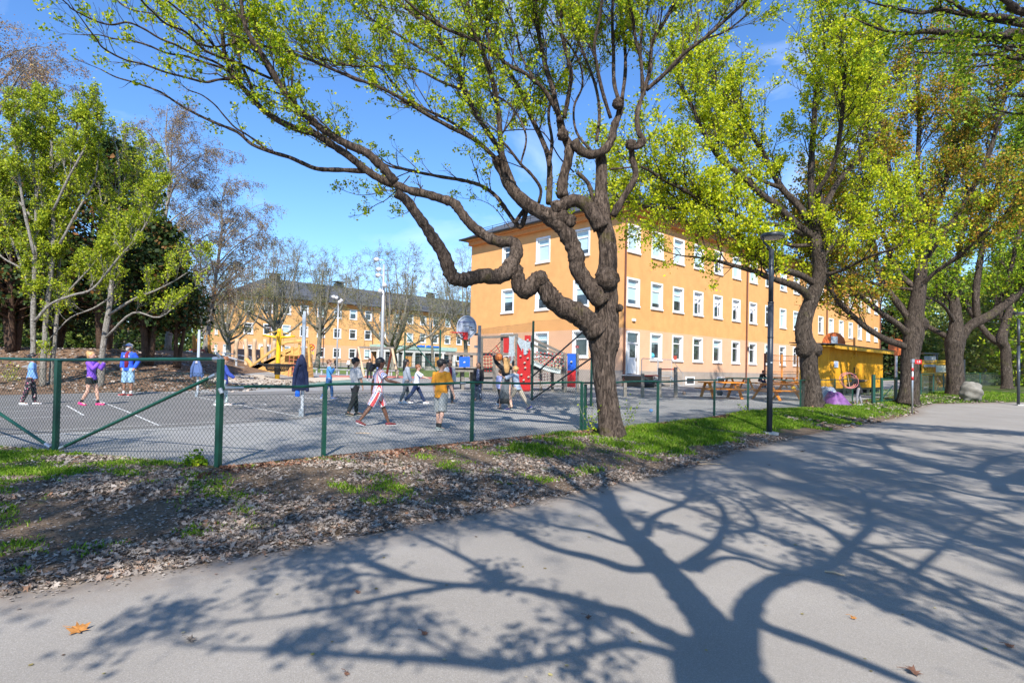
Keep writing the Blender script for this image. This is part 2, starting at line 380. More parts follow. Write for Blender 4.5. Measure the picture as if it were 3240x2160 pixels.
def lawn_mat():
    t = NT('lawn'); v = t.coord('Object'); n = t.noise(v, 5, 8, .7); t.col(t.ramp(n, [(.3, (.06, .085, .015)), (.55, (.13, .19, .03)), (.75, (.2, .22, .07))])); t.b.inputs['Roughness'].default_value = .95; t.bump(n, .5, .05); return t.m
M_mulch = mulch_mat(); M_lawn = lawn_mat()
# ---- the ground: one sheet to the horizon
def axis(*segs):
    out = []
    for a, b, s in segs: out += list(np.arange(a, b, s))
    return np.array(out + [segs[-1][1]])
GX = axis((-900, -100, 80), (-100, -40, 4), (-40, -12, .6), (-12, 22, .16), (22, 45, .8), (45, 100, 5), (100, 901, 80))
GY = axis((-300, -20, 28), (-20, 0, 2), (0, 26, .16), (26, 50, .7), (50, 130, 4), (130, 1400, 90))
gx, gy = np.meshgrid(GX, GY, indexing='ij')
pe = path_edge_y(gx); sfx = (gx - FA[0]) * fnor[0] + (gy - FA[1]) * fnor[1]
SHW = lambda x, y: (0.045 * smooth(.12, -.02, (y - path_edge_y(x)) / 1.41)) * smooth(40, 30, y) + .05 * ((x > 30) & (y < path_edge_y(x)))
def ground_z(x, y): return hgt(x, y) - SHW(x, y) - .05 * smooth(.25, -.05, (x - FA[0]) * fnor[0] + (y - FA[1]) * fnor[1]) * (y < 120) * smooth(-3.7, -3.4, x) - .05 * smooth(-3.4, -3.7, x) * smooth(0, .4, y - (7.3 - .344 * (x + 3.69)))
gz = ground_z(gx, gy)
mb = MB(); nx, ny = gx.shape; I, J = np.meshgrid(np.arange(nx - 1), np.arange(ny - 1), indexing='ij'); I = I.ravel(); J = J.ravel()
mb.add(np.stack([gx, gy, gz], -1).reshape(-1, 3), np.stack([I * ny + J, (I + 1) * ny + J, (I + 1) * ny + J + 1, I * ny + J + 1], -1))
ground = mb.build('ground', ground_mat(), None, True); ground['kind'] = 'structure'
def grass_amount(x, y):
    s = (x - FA[0]) * fdir[0] + (y - FA[1]) * fdir[1]      # along the fence
    sf = (x - FA[0]) * fnor[0] + (y - FA[1]) * fnor[1]
    d = (y - path_edge_y(x)) / 1.41
    g = .85 * smooth(5.0, 8.5, s) * smooth(.35, 1.2, d + .15) * smooth(.05, .5, sf)
    g = np.maximum(g, .55 * smooth(-3.4, -4.6, x) * smooth(6.0, 6.8, y) * smooth(8.8, 8.0, y + .34 * (x + 3.69)))
    g = np.maximum(g, .38 * smooth(2.5, 3.5, s) * smooth(.8, 1.6, d))
    g = np.maximum(g, .27 * (d > .5))
    g = np.where((y > 27) & (x > 12), .62, g); g = np.where(y > 60, .8, g)
    return g
ga = grass_amount(gx, gy)
at = ground.data.attributes.new('grass', 'FLOAT', 'POINT'); at.data.foreach_set('value', ga.astype(np.float32).ravel())
# ---- path
pp = [(float(x), float(y) + .06 * float(vnoise(x, y, .5, 3))) for x, y in zip(np.concatenate([np.arange(-14, 26, .12), [30, 45, 90]]), np.interp(np.concatenate([np.arange(-14, 26, .12), [30, 45, 90]]), PE[:, 0], PE[:, 1]))]
def pathz(x, y):
    rise = smooth(25, 33, y); return -.20 * (1 - rise) + (0.0135 * np.maximum(y - 20, 0) - .03) * rise
path = sheet('path', pp + [(90, -14), (-14, -14)], .004, M_path, res=.5, zf=pathz)
_n = len(path.data.vertices); _c = np.empty(_n * 3, np.float32); path.data.vertices.foreach_get('co', _c); _c = _c.reshape(-1, 3)
_a = path.data.attributes.new('dust', 'FLOAT', 'POINT'); _a.data.foreach_set('value', np.exp(-np.clip(path_edge_y(_c[:, 0]) - _c[:, 1], 0, 50) / 1.41 / .45).astype(np.float32))
# ---- yard, court, forecourt
LB = np.array([-3.69, 7.3]); LD2 = np.array([-2.91, 1.0])
leftfar = LB + LD2 * 8
rightfar = FA + fdir * 37
yard_poly = [tuple(LB + [0, .03]), tuple(rightfar), (38, 52), (40, 74), (7, 44), (-6, 54), (-50, 62), (-58, 30), tuple(leftfar)]
yardz = hgt
sheet('schoolyard', yard_poly, .0, M_yard, res=1.2)
c1 = [G(-500, 1396), G(0, 1376), G(351, 1360), G(700, 1342), G(960, 1325), G(1130, 1300), G(1250, 1262), G(1180, 1232), G(960, 1236), G(560, 1243), G(300, 1245), G(-500, 1252)]
sheet('ball_court', [(p[0], p[1]) for p in c1], .006, M_court, res=1.0)
lm = mat('court_paint', (.62, .61, .58), .8, var=.2, nscale=12, dirt=(.25, .24, .22)); mb = MB()
for seg in ([(-300, 1383), (0, 1371), (351, 1353), (702, 1335), (950, 1320)], [(-300, 1396), (0, 1384), (351, 1368), (695, 1352), (900, 1341)], [(629, 1257), (780, 1286), (944, 1318)], [(296, 1262), (400, 1302), (505, 1348)], [(212, 1284), (265, 1315)],
            [(0, 1304), (150, 1298)], [(0, 1327), (265, 1315)], [(296, 1262), (0, 1262)], [(296, 1262), (500, 1257), (629, 1257), (900, 1252), (1060, 1268)], [(0, 1289), (212, 1284)], [(905, 1253), (1060, 1270)]):
    strip([G(*p) for p in seg], .05, .012, mb)
th = np.linspace(0, 2 * math.pi, 24); cc_ = G(780, 1280)
strip([(cc_[0] + .55 * math.cos(a), cc_[1] + .55 * math.sin(a)) for a in th], .05, .012, mb)
o = mb.build('court_markings', lm); o['kind'] = 'structure'
def gp(*pts): return [tuple(G(*p)[:2]) for p in pts]
sheet('forecourt', [(8, 36.5), (50, 74.5), (53, 71), (30, 47), (24, 41), (10.5, 33.5), (4.5, 36), (-5.5, 50.5), (-4, 52)], .006, M_plaza, res=1.5)
sheet('mulch_bed', gp((-700, 1262), (0, 1250), (300, 1243), (560, 1238), (760, 1226), (800, 1214), (640, 1196)) + [(-18, 44), (-60, 60), (-60, 25)], .010, M_mulch, res=.5)
M_sand = mat('sand', (.50, .42, .33), .95, var=.2, nscale=3, bump=.5, bscale=30)
sheet('sand_pit', gp((720, 1214), (900, 1216), (1120, 1200), (1100, 1192), (820, 1185), (640, 1192), (640, 1205)), .012, M_sand, res=1.0)
sheet('rubber_surface', gp((740, 1219), (960, 1221), (1180, 1212), (1150, 1202), (950, 1203), (900, 1216)), .010, mat('rubber_green', (.16, .24, .20), .9, nscale=20), res=1.0)
sheet('red_edging', gp((1010, 1192), (1280, 1196), (1420, 1199), (1420, 1196), (1280, 1190), (1010, 1188)), .014, mat('rubber_red', (.5, .14, .10), .9), res=2.0)
sheet('lawn', [(-60, 59), (-30, 57.5), (-6.5, 50), (-3.6, 50.5), (10, 70), (20, 102), (-60, 75)], .012, M_lawn, res=2.0)
sheet('footpath', [(-60, 77), (-47, 76), (16, 112), (22, 118), (20, 121), (-60, 83)], .018, M_plaza, res=3.0)
# ================================================================== school buildings
U = np.array([.73445, .67866]); V_ = np.array([-.67866, .73445])     # along the long front, into the building
def stucco(name, upper, lower, plinth, z_low, z_pl):
    t = NT(name); tc = t.n('NewGeometry'); sp = t.n('SeparateXYZ'); t.l(tc.outputs['Position'], sp.inputs[0]); v = t.coord('Object')
    n = t.noise(v, 1.3, 6, .6); n2 = t.noise(v, 14, 6, .7); zz = sp.outputs['Z']
    up = t.ramp(n, [(.3, tuple(np.array(upper) * .88)), (.7, tuple(np.array(upper) * 1.05))]); up = t.mix(t.ramp(t.noise(t.coord('Object', (2.5, 2.5, .25)), 1.0, 6, .7), [(.52, 0.0), (.72, .16)]), up, tuple(np.array(upper) * .6)); up = t.mix(t.ramp(n2, [(.6, 0.0), (.72, .12)]), up, (.8, .6, .4))
    lo = t.ramp(n, [(.3, tuple(np.array(lower) * .94)), (.7, tuple(np.array(lower) * 1.05))])
    pl = t.ramp(n, [(.3, tuple(np.array(plinth) * .85)), (.7, tuple(np.array(plinth) * 1.1))])
    c = t.mix(t.math('GREATER_THAN', zz, z_low), lo, up)
    fade = t.ramp(t.math('ADD', t.math('MULTIPLY', t.math('SUBTRACT', z_pl + 1.1, zz), .6), t.math('MULTIPLY', t.math('SUBTRACT', n2, .5), 1.3)), [(.25, 0.0), (.8, .45)])
    c = t.mix(fade, c, (.50, .38, .29)); c = t.mix(t.math('LESS_THAN', zz, z_pl), c, pl)
    # faint horizontal course lines of the rendered brick
    wv = t.n('TexWave', wave_type='BANDS', bands_direction='Z'); wv.inputs['Scale'].default_value = 2.1; wv.inputs['Distortion'].default_value = 1.5; t.l(v, wv.inputs[0])
    c = t.mix(t.ramp(wv.outputs['Fac'], [(.0, .12), (.25, 0.0)]), c, tuple(np.array(upper) * .7)); t.col(c); t.b.inputs['Roughness'].default_value = .92; t.b.inputs['Specular IOR Level'].default_value = .15; t.bump(n2, .25, .02); return t.m
def roofmat():
    t = NT('roof_tiles'); v = t.coord('Object'); n = t.noise(v, 1.1, 5); n2 = t.noise(v, 25, 3)
    c = t.ramp(n, [(.3, (.055, .057, .062)), (.7, (.105, .106, .11))]); c = t.mix(t.ramp(n2, [(.62, 0.0), (.7, .5)]), c, (.2, .2, .2)); t.col(c); t.b.inputs['Roughness'].default_value = .7
    wv = t.n('TexWave', wave_type='BANDS', bands_direction='Z'); wv.inputs['Scale'].default_value = 3.3; t.l(v, wv.inputs[0]); t.bump(wv.outputs['Fac'], .7, .05); return t.m
M_white = mat('white_joinery', (.80, .80, .79), .45, var=.04)
M_roof = roofmat(); M_copper = mat('brown_metal', (.15, .055, .035), .5, var=.2); M_dark = mat('dark_metal', (.03, .032, .035), .5)
M_cornice = mat('cornice_orange', (.62, .25, .075), .9)
gt = NT('window_glass'); gv = gt.coord('Object'); gn = gt.noise(gv, 1.2, 3); gt.col(gt.ramp(gn, [(.35, (.02, .025, .03)), (.7, (.07, .085, .09))])); gt.b.inputs['Roughness'].default_value = .04; gt.b.inputs['Specular IOR Level'].default_value = .9; gt.b.inputs['Coat Weight'].default_value = .6; gt.b.inputs['Coat Roughness'].default_value = .02; M_glass = gt.m
M_blind = mat('roller_blind', (.48, .64, .66), .3, var=.05); MATS['roller_blind'].node_tree.nodes['Principled BSDF'].inputs['Coat Weight'].default_value = .7
M_curtain = mat('curtain_white', (.62, .63, .66), .6)
def facade(mb, L, z0, z1, holes, depth=.16):
    """wall in facade coordinates x along, y inward, z up, with real openings"""
    xs = sorted({0.0, L} | {h[0] for h in holes} | {h[1] for h in holes}); zs = sorted({z0, z1} | {h[2] for h in holes} | {h[3] for h in holes})
    for a, b in zip(xs[:-1], xs[1:]):
        for c, d in zip(zs[:-1], zs[1:]):
            mx_, mz = (a + b) / 2, (c + d) / 2
            if any(h[0] < mx_ < h[1] and h[2] < mz < h[3] for h in holes): continue
            mb.poly([(a, 0, c), (b, 0, c), (b, 0, d), (a, 0, d)])
    for a, b, c, d in holes:
        for q in ([(a, 0, c), (a, 0, d), (a, depth, d), (a, depth, c)], [(b, 0, d), (b, 0, c), (b, depth, c), (b, depth, d)], [(a, 0, d), (b, 0, d), (b, depth, d), (a, depth, d)], [(b, 0, c), (a, 0, c), (a, depth, c), (b, depth, c)], [(a, depth, c), (a, depth, d), (b, depth, d), (b, depth, c)]): mb.poly(q)
def window_proto(w, h, blind, opened=False, curtain=False):
    """window with its lower left at the origin: frame, panes and what hangs behind them"""
    m = MB(); e = .13
    m.box((e / 2 - .012, .03, h / 2), (e, .12, h + .024)); m.box((w - e / 2 + .012, .03, h / 2), (e, .12, h + .024)); m.box((w / 2, .031, h - e / 2 + .014), (w - 2 * e + .02, .12, e)); m.box((w / 2, .0, .05), (w + .06, .20, .10))
    m.box((e + .05, .125, h / 2), (.09, .05, h - .2)); m.box((w - e - .05, .125, h / 2), (.09, .05, h - .2)); m.box((w / 2, .126, .16), (w - 2 * e, .05, .12)); m.box((w / 2, .126, h - e - .04), (w - 2 * e, .05, .08))
    m.box((w / 2, .122, h * .69), (w - 2 * e, .06, .075))
    o = MB_LOCAL(m, 'window', M_white)
    g = MB(); g.box((w / 2, .150, h / 2 + .03), (w - 2 * e - .02, .012, h - .25)); MB_LOCAL(g, 'pane', M_glass, o)
    if blind > 0:
        zt = h - .19; zb = .22 + (1 - blind) * (zt - .22); b = MB(); b.box((w / 2, .1415, (zt + zb) / 2), (w - 2 * e - .17, .004, zt - zb)); MB_LOCAL(b, 'blind', M_curtain if curtain else M_blind, o)
    if opened:
        s = MB(); a = R(-32)
        for (x0, z0, ww, hh) in ((0, 0, .07, h * .62), (w - 2 * e - .16, 0, .07, h * .62)): s.box((x0 + .03, 0, z0 + hh / 2), (ww, .04, hh))
        s.box(((w - 2 * e - .1) / 2, 0, .03), (w - 2 * e - .16, .041, .07)); s.box(((w - 2 * e - .1) / 2, 0, h * .62 - .03), (w - 2 * e - .16, .041, .07))
        M_ = Matrix.Translation((w - e - .06, .09, .2)) @ Matrix.Rotation(R(18), 4, 'Z') @ Matrix.Translation((-(w - 2 * e - .13), 0, 0)); s.xf(M_); MB_LOCAL(s, 'casement', M_white, o)
    return o
def MB_LOCAL(m, name, material, parent=None):
    global PARENT_WORLD
    PARENT_WORLD = False; o = m.build(name, material, parent); PARENT_WORLD = True; return o
def at_parent(o, parent, x, y, z, rz):
    o.parent = parent; o.matrix_parent_inverse = Matrix.Identity(4); o.location = (x, y, z); o.rotation_euler = (0, 0, rz); return o
class Facade:
    def __init__(s, O, u, parent): s.O = np.array(O, float); s.u = np.array(u, float); s.n = np.array([-u[1], u[0]]); s.rz = math.atan2(u[1], u[0]); s.parent = parent; s.M = Matrix.Translation((O[0], O[1], 0)) @ Matrix.Rotation(s.rz, 4, 'Z')
    def w(s, x, y, z): q = s.O + s.u * x + s.n * y; return np.array([q[0], q[1], z])
    def put(s, o, x, z, y=0.0):
        q = s.w(x, y, z) - np.array(s.parent.location); return at_parent(o, s.parent, *q, s.rz)
    def mesh(s, mb, name, m_, sm=False): mb.xf(s.M); return mb.build(name, m_, s.parent, sm)
def hip_roof(f, L, D, ze, k, over=.75, name='roof'):
    """hipped roof over a block that runs L along f and D deep"""
    o_ = over; zt = ze + k * (D / 2 + o_); a = D / 2
    e = [(-o_, -o_, ze), (L + o_, -o_, ze), (L + o_, D + o_, ze), (-o_, D + o_, ze)]; r1 = (a, a, zt); r2 = (L - a, a, zt)
    m = MB()
    for q in ([e[0], e[1], r2, r1], [e[1], e[2], r2], [e[2], e[3], r1, r2], [e[3], e[0], r1]): m.poly(q)
    m.poly([(x, y, z - .10) for x, y, z in e[::-1]])
    for i in range(4): m.poly([e[i - 1], (e[i - 1][0], e[i - 1][1], ze - .10), (e[i][0], e[i][1], ze - .10), e[i]])
    r = f.mesh(m, name, M_roof)
    c = MB()
    # box eaves and cornice under the roof, gutter and snow rail above it
    c.box((L / 2, -.19, ze - .42), (L + .76, .38, .34)); c.box((-.19, D / 2, ze - .42), (.38, D, .34)); c.box((L + .19, D / 2, ze - .42), (.38, D, .34)); c.box((L / 2, -.30, ze - .17), (L + 1.2, .60, .14)); c.box((-.30, D / 2 , ze - .17), (.60, D, .14)); c.box((L + .30, D / 2, ze - .17), (.60, D, .14))
    f.mesh(c, 'cornice', M_cornice)
    g = MB()
    g.tube([(-o_ - .05, -o_ - .07, ze - .05), (L + o_ + .05, -o_ - .07, ze - .05)], .075, 6); g.tube([(-o_ - .07, -o_ - .05, ze - .05), (-o_ - .07, D + o_, ze - .05)], .075, 6)
    f.mesh(g, 'gutter', M_dark)
    s = MB()
    for dz in (.22, .38):
        s.tube([(0, .1, ze + k * (o_ + .1) + dz), (L, .1, ze + k * (o_ + .1) + dz)], .022, 4); s.tube([(.1, 0, ze + k * (o_ + .1) + dz), (.1, D, ze + k * (o_ + .1) + dz)], .022, 4)
    for x in np.arange(0, L, 1.5): s.bar((x, .1, ze + k * (o_ + .1)), (x, .1, ze + k * (o_ + .1) + .4), .03, .03)
    for y in np.arange(0, D, 1.5): s.bar((.1, y, ze + k * (o_ + .1)), (.1, y, ze + k * (o_ + .1) + .4), .03, .03)
    f.mesh(s, 'snow_rail', M_dark)
    return r, zt
# ---- the near school
C0 = np.array([7.251, 38.0]); school = thing('school_building', 'large near three storey orange school building with dark hipped roof behind the playground', 'school building', (C0[0], C0[1], .3))
fr = Facade(C0, U, school); L1 = 56.6; D1 = 16.1; ZE = 12.35
gb = Facade(C0 + V_ * D1, -V_, school)         # gable front: x runs from the far left corner to the near corner
M_st = stucco('orange_render', (.76, .385, .145), (.73, .43, .26), (.37, .32, .275), 4.12, 1.30)
starts = [3.25, 6.06, 8.95, 12.05, 15.21, 18.4, 21.6, 24.79, 28.0, 31.3, 34.63, 37.75, 41.0, 44.27, 47.6, 50.9, 54.1]
rows = [(2.02, 3.95), (5.60, 7.54), (9.20, 11.12)]; ww = 1.46
hf = [(x, x + ww, a, b) for x in starts for a, b in rows] + [(.42, .42 + ww, a, b) for a, b in rows[1:]] + [(.42, 1.95, 1.06, 3.98)]
m = MB(); facade(m, L1, -.3, ZE - .2, hf)
hg = [(D1 - x, D1 - x + 1.48, a + .08, b + .12) for x in (12.07, 8.17, 4.34) for a, b in rows]
m2 = MB(); facade(m2, D1, -.3, ZE - .2, hg)
m.poly([(L1, 0, -.3), (L1, D1, -.3), (L1, D1, ZE - .2), (L1, 0, ZE - .2)]); m.poly([(L1, D1, -.3), (0, D1, -.3), (0, D1, ZE - .2), (L1, D1, ZE - .2)])
m.xf(fr.M); m2.xf(gb.M); m.v += m2.v; m.f += [f_ + m.n for f_ in m2.f]; m.n += m2.n
m.build('wall', M_st, school)
W = ww; H_ = 1.93
protos = {k: window_proto(W, H_, *k[1:]) for k in [('g', 0, False), ('b', 1.0, False), ('c', .82, False), ('d', .55, False), ('e', .35, False, ), ('o', 0.5, True, True), ('p', 0, True)]}
used = set()
def use(key, f, x, z, y=0.0, sc_=None):
    o = protos[key] if key not in used else copy_tree(protos[key]); used.add(key); f.put(o, x, z, y)
    if sc_: o.scale = (1, 1, sc_)
    return o
K = [k for k in protos]
for i, x in enumerate(starts):
    use(K[0] if i % 3 else K[4], fr, x, rows[0][0])
    use({0: K[2], 1: K[3], 2: K[5], 3: K[5], 4: K[5], 5: K[5]}.get(i, (K[2], K[4], K[0], K[1])[i % 4]), fr, x, rows[1][0])
    use((K[1], K[1], K[2], K[6])[i % 4] if i < 6 else (K[0], K[2], K[4])[i % 3], fr, x, rows[2][0])
use(K[2], fr, .42, rows[1][0]); use(K[1], fr, .42, rows[2][0])
for i, (a, b, c, d) in enumerate(hg):
    use([K[0], K[3], K[0], K[4], K[3], K[1], K[0], K[3], K[2]][i], gb, a, c, 0, 1.03)
# door on its landing
dr = MB(); dr.box((1.185, .05, 2.12), (.98, .05, 2.06)); 
for x in np.arange(.78, 1.62, .12): dr.box((x, .022, 1.62), (.012, .008, .85))
dr.box((.5, .03, 2.5), (.14, .12, 2.88)); dr.box((1.87, .03, 2.5), (.14, .12, 2.88)); dr.box((1.185, .03, 3.90), (1.24, .12, .14)); dr.box((1.185, .03, 3.16), (1.24, .12, .10))
door = fr.mesh(dr, 'door', M_white)
g = MB(); g.box((1.2, .02, 2.62), (.62, .012, .85)); g.box((1.185, .09, 3.53), (1.22, .012, .6)); g.xf(fr.M); go = g.build('pane', M_glass, None); go.parent = door; go.location = (0, 0, 0); go.matrix_parent_inverse = Matrix.Identity(4)
hb = MB(); hb.box((1.60, .0, 2.05), (.03, .06, .22)); hb.xf(fr.M); go = hb.build('handle', M_dark, None); go.parent = door; go.matrix_parent_inverse = Matrix.Identity(4)
hip_roof(fr, L1, D1, ZE, .52)
for x in (-.12, 17.78, 36.95, 56.45):
    m = MB(); m.tube([(x if x > 0 else .12, -.55, ZE - .15), (x if x > 0 else .12, -.12, ZE - .9), (x if x > 0 else .12, -.10, .1)], .06, 8); fr.mesh(m, 'downpipe', M_copper)
m = MB(); m.box((1.2, -.06, 4.72), (.32, .12, .16)); fr.mesh(m, 'wall_lamp', M_white)
m = MB(); m.box((18.15, -.25, 3.55), (.10, .5, .05)); m.box((18.15, -.06, 3.4), (.08, .12, .3)); fr.mesh(m, 'wall_lamp', M_dark)
for x in (8.6, 13.4):
    m = MB(); m.box((x, -.02, .62), (1.3, .05, .62)); fr.mesh(m, 'basement_window', M_white)
    m = MB(); m.box((x, -.05, .62), (1.0, .02, .42)); fr.mesh(m, 'basement_pane', M_glass)
for x, z, c in ((3.62, 2.35, (.08, .42, .62)), (6.4, 2.32, (.45, .07, .04))):
    m = MB(); m.loft([(x, .10, z), (x, .10, z + .12)], [.2, .17], n=10) if z > 2.33 else m.box((x + .25, .10, z), (.35, .06, .3)); fr.mesh(m, 'window_ornament', mat('ornament_' + str(int(c[0] * 100)), c))
# ---- the far school
C1 = P(1048, 1006, 103)[:2] - U * 16.6
far = thing('school_building', 'distant orange school building with grey hipped roof and white entrance porch behind bare trees', 'school building', (C1[0], C1[1], 1.0))
ff = Facade(C1, U, far); L2 = 92; D2 = 15; ZF = 12.25; fg = Facade(C1 + V_ * D2, -V_, far)
M_st2 = stucco('orange_render_far', (.72, .39, .155), (.72, .40, .22), (.40, .33, .28), 4.75, 1.7)
fx = [1.75 + 3.07 * i for i in range(20)]; frow = [(2.42, 4.3), (5.98, 7.78), (9.6, 11.4)]
skip = {(i, 0) for i in range(8, 14)} | {(1, 0)}
hf = [(x, x + 1.45, a, b) for i, x in enumerate(fx) for j, (a, b) in enumerate(frow) if (i, j) not in skip]
hg = [(x, x + 1.45, a, b) for x in (1.6, 5.9, 10.6) for a, b in frow]
m = MB(); facade(m, L2, .2, ZF - .1, hf); m2 = MB(); facade(m2, D2, .2, ZF - .1, hg); m.poly([(L2, 0, .2), (L2, D2, .2), (L2, D2, ZF), (L2, 0, ZF)]); m.poly([(L2, D2, .2), (0, D2, .2), (0, D2, ZF), (L2, D2, ZF)])
m.xf(ff.M); m2.xf(fg.M); m.v += m2.v; m.f += [f_ + m.n for f_ in m2.f]; m.build('wall', M_st2, far)
p2 = [window_proto(1.45, 1.84, b) for b in (0, .8, .4)]; u2 = set()
for q, (f, hs_) in enumerate(((ff, hf), (fg, hg))):
    for i, (a, b, c, d) in enumerate(hs_):
        k = (0, 0, 1, 0, 2, 0, 0)[(i * 5) % 7]; o = p2[k] if k not in u2 else copy_tree(p2[k]); u2.add(k); f.put(o, a, c)
hip_roof(ff, L2, D2, ZF + .1, .50)
for x in (8.2, 20.5, 42): 
    m = MB(); m.box((x + 1, 7.5, ZF + 4.4), (1.6, 1.2, .9)); m.box((x + 1, 7.5, ZF + 5.1), (2.3, 1.8, .08)); ff.mesh(m, 'chimney', M_dark)
for x in (5.9, 15.2, 24.9, 40.3, 49.6):
    m = MB(); m.tube([(x, -.1, ZF - .5), (x, -.1, 1.3)], .07, 6); ff.mesh(m, 'downpipe', M_copper)
# entrance porch
M_pale = mat('porch_stone', (.62, .60, .56), .85); M_mint = mat('porch_fascia', (.36, .50, .42), .7); M_blue = mat('blue_letters', (.01, .17, .62), .5); M_wood = mat('door_wood', (.55, .27, .07), .5)
x0, x1 = 24.6, 42.6; yd = -2.6
m = MB(); m.box(((x0 + x1) / 2, yd / 2, 4.85), (x1 - x0 + .5, -yd + .3, .75)); ff.mesh(m, 'porch_fascia', M_mint)
m = MB(); m.box(((x0 + x1) / 2, yd / 2, 4.2), (x1 - x0, -yd - .01, .56))
cols = [x0 + .2, 26.1, 27.5, 28.9, 30.3, 32.6, 34.9, 37.2, 39.5, x1 - .2]
for x in cols: m.box((x, yd + .25, 2.4), (.42 if x > 29 else .3, .5, 3.1))
ff.mesh(m, 'porch', M_pale)
for a, b in zip(cols[:-1], cols[1:]):
    g = MB(); g.box(((a + b) / 2, yd + .75, 2.45), (b - a, .05, 3.0)); 
    wd = abs((a + b) / 2 - 31.45) < .6 or abs((a + b) / 2 - 38.4) < .6
    ff.mesh(g, 'porch_window' if not wd else 'porch_backing', M_glass)
    if wd:
        g = MB(); g.box(((a + b) / 2 - .48, yd + .62, 2.1), (.85, .06, 2.3)); g.box(((a + b) / 2 + .48, yd + .62, 2.1), (.85, .06, 2.3)); ff.mesh(g, 'porch_door', M_wood)
    g = MB(); g.box(((a + b) / 2, yd + .66, 3.3), (b - a, .06, .10)); ff.mesh(g, 'transom', M_pale)
m = MB(); xx = 33.2
for n_, wd in ((7, .26), (12, .26)):
    for i in range(n_):
        h = random.choice((.34, .34, .48)); m.box((xx, yd - .2, 5.06 + h / 2), (wd * .74, .1, h)); xx += wd
    xx += .25
ff.mesh(m, 'sign_letters', M_blue)
# dark entrance at the left with the poster wall
m = MB(); m.box((5.1, -.06, 2.7), (1.9, .12, 3.4)); ff.mesh(m, 'side_door_frame', M_white); m = MB(); m.box((5.1, -.135, 2.6), (1.3, .03, 3.0)); ff.mesh(m, 'side_door', M_glass)
m = MB(); m.box((2.2, -1.6, 2.15), (4.6, .2, 2.7)); ff.mesh(m, 'entrance_booth', mat('booth_black', (.025, .02, .025), .5)); m = MB(); m.box((-.1, -1.74, 2.15), (.5, .02, .12)); m.box((-.1, -1.74, 2.35), (.05, .02, 1.4)); ff.mesh(m, 'booth_lettering', mat('booth_grey', (.35, .35, .38), .5))
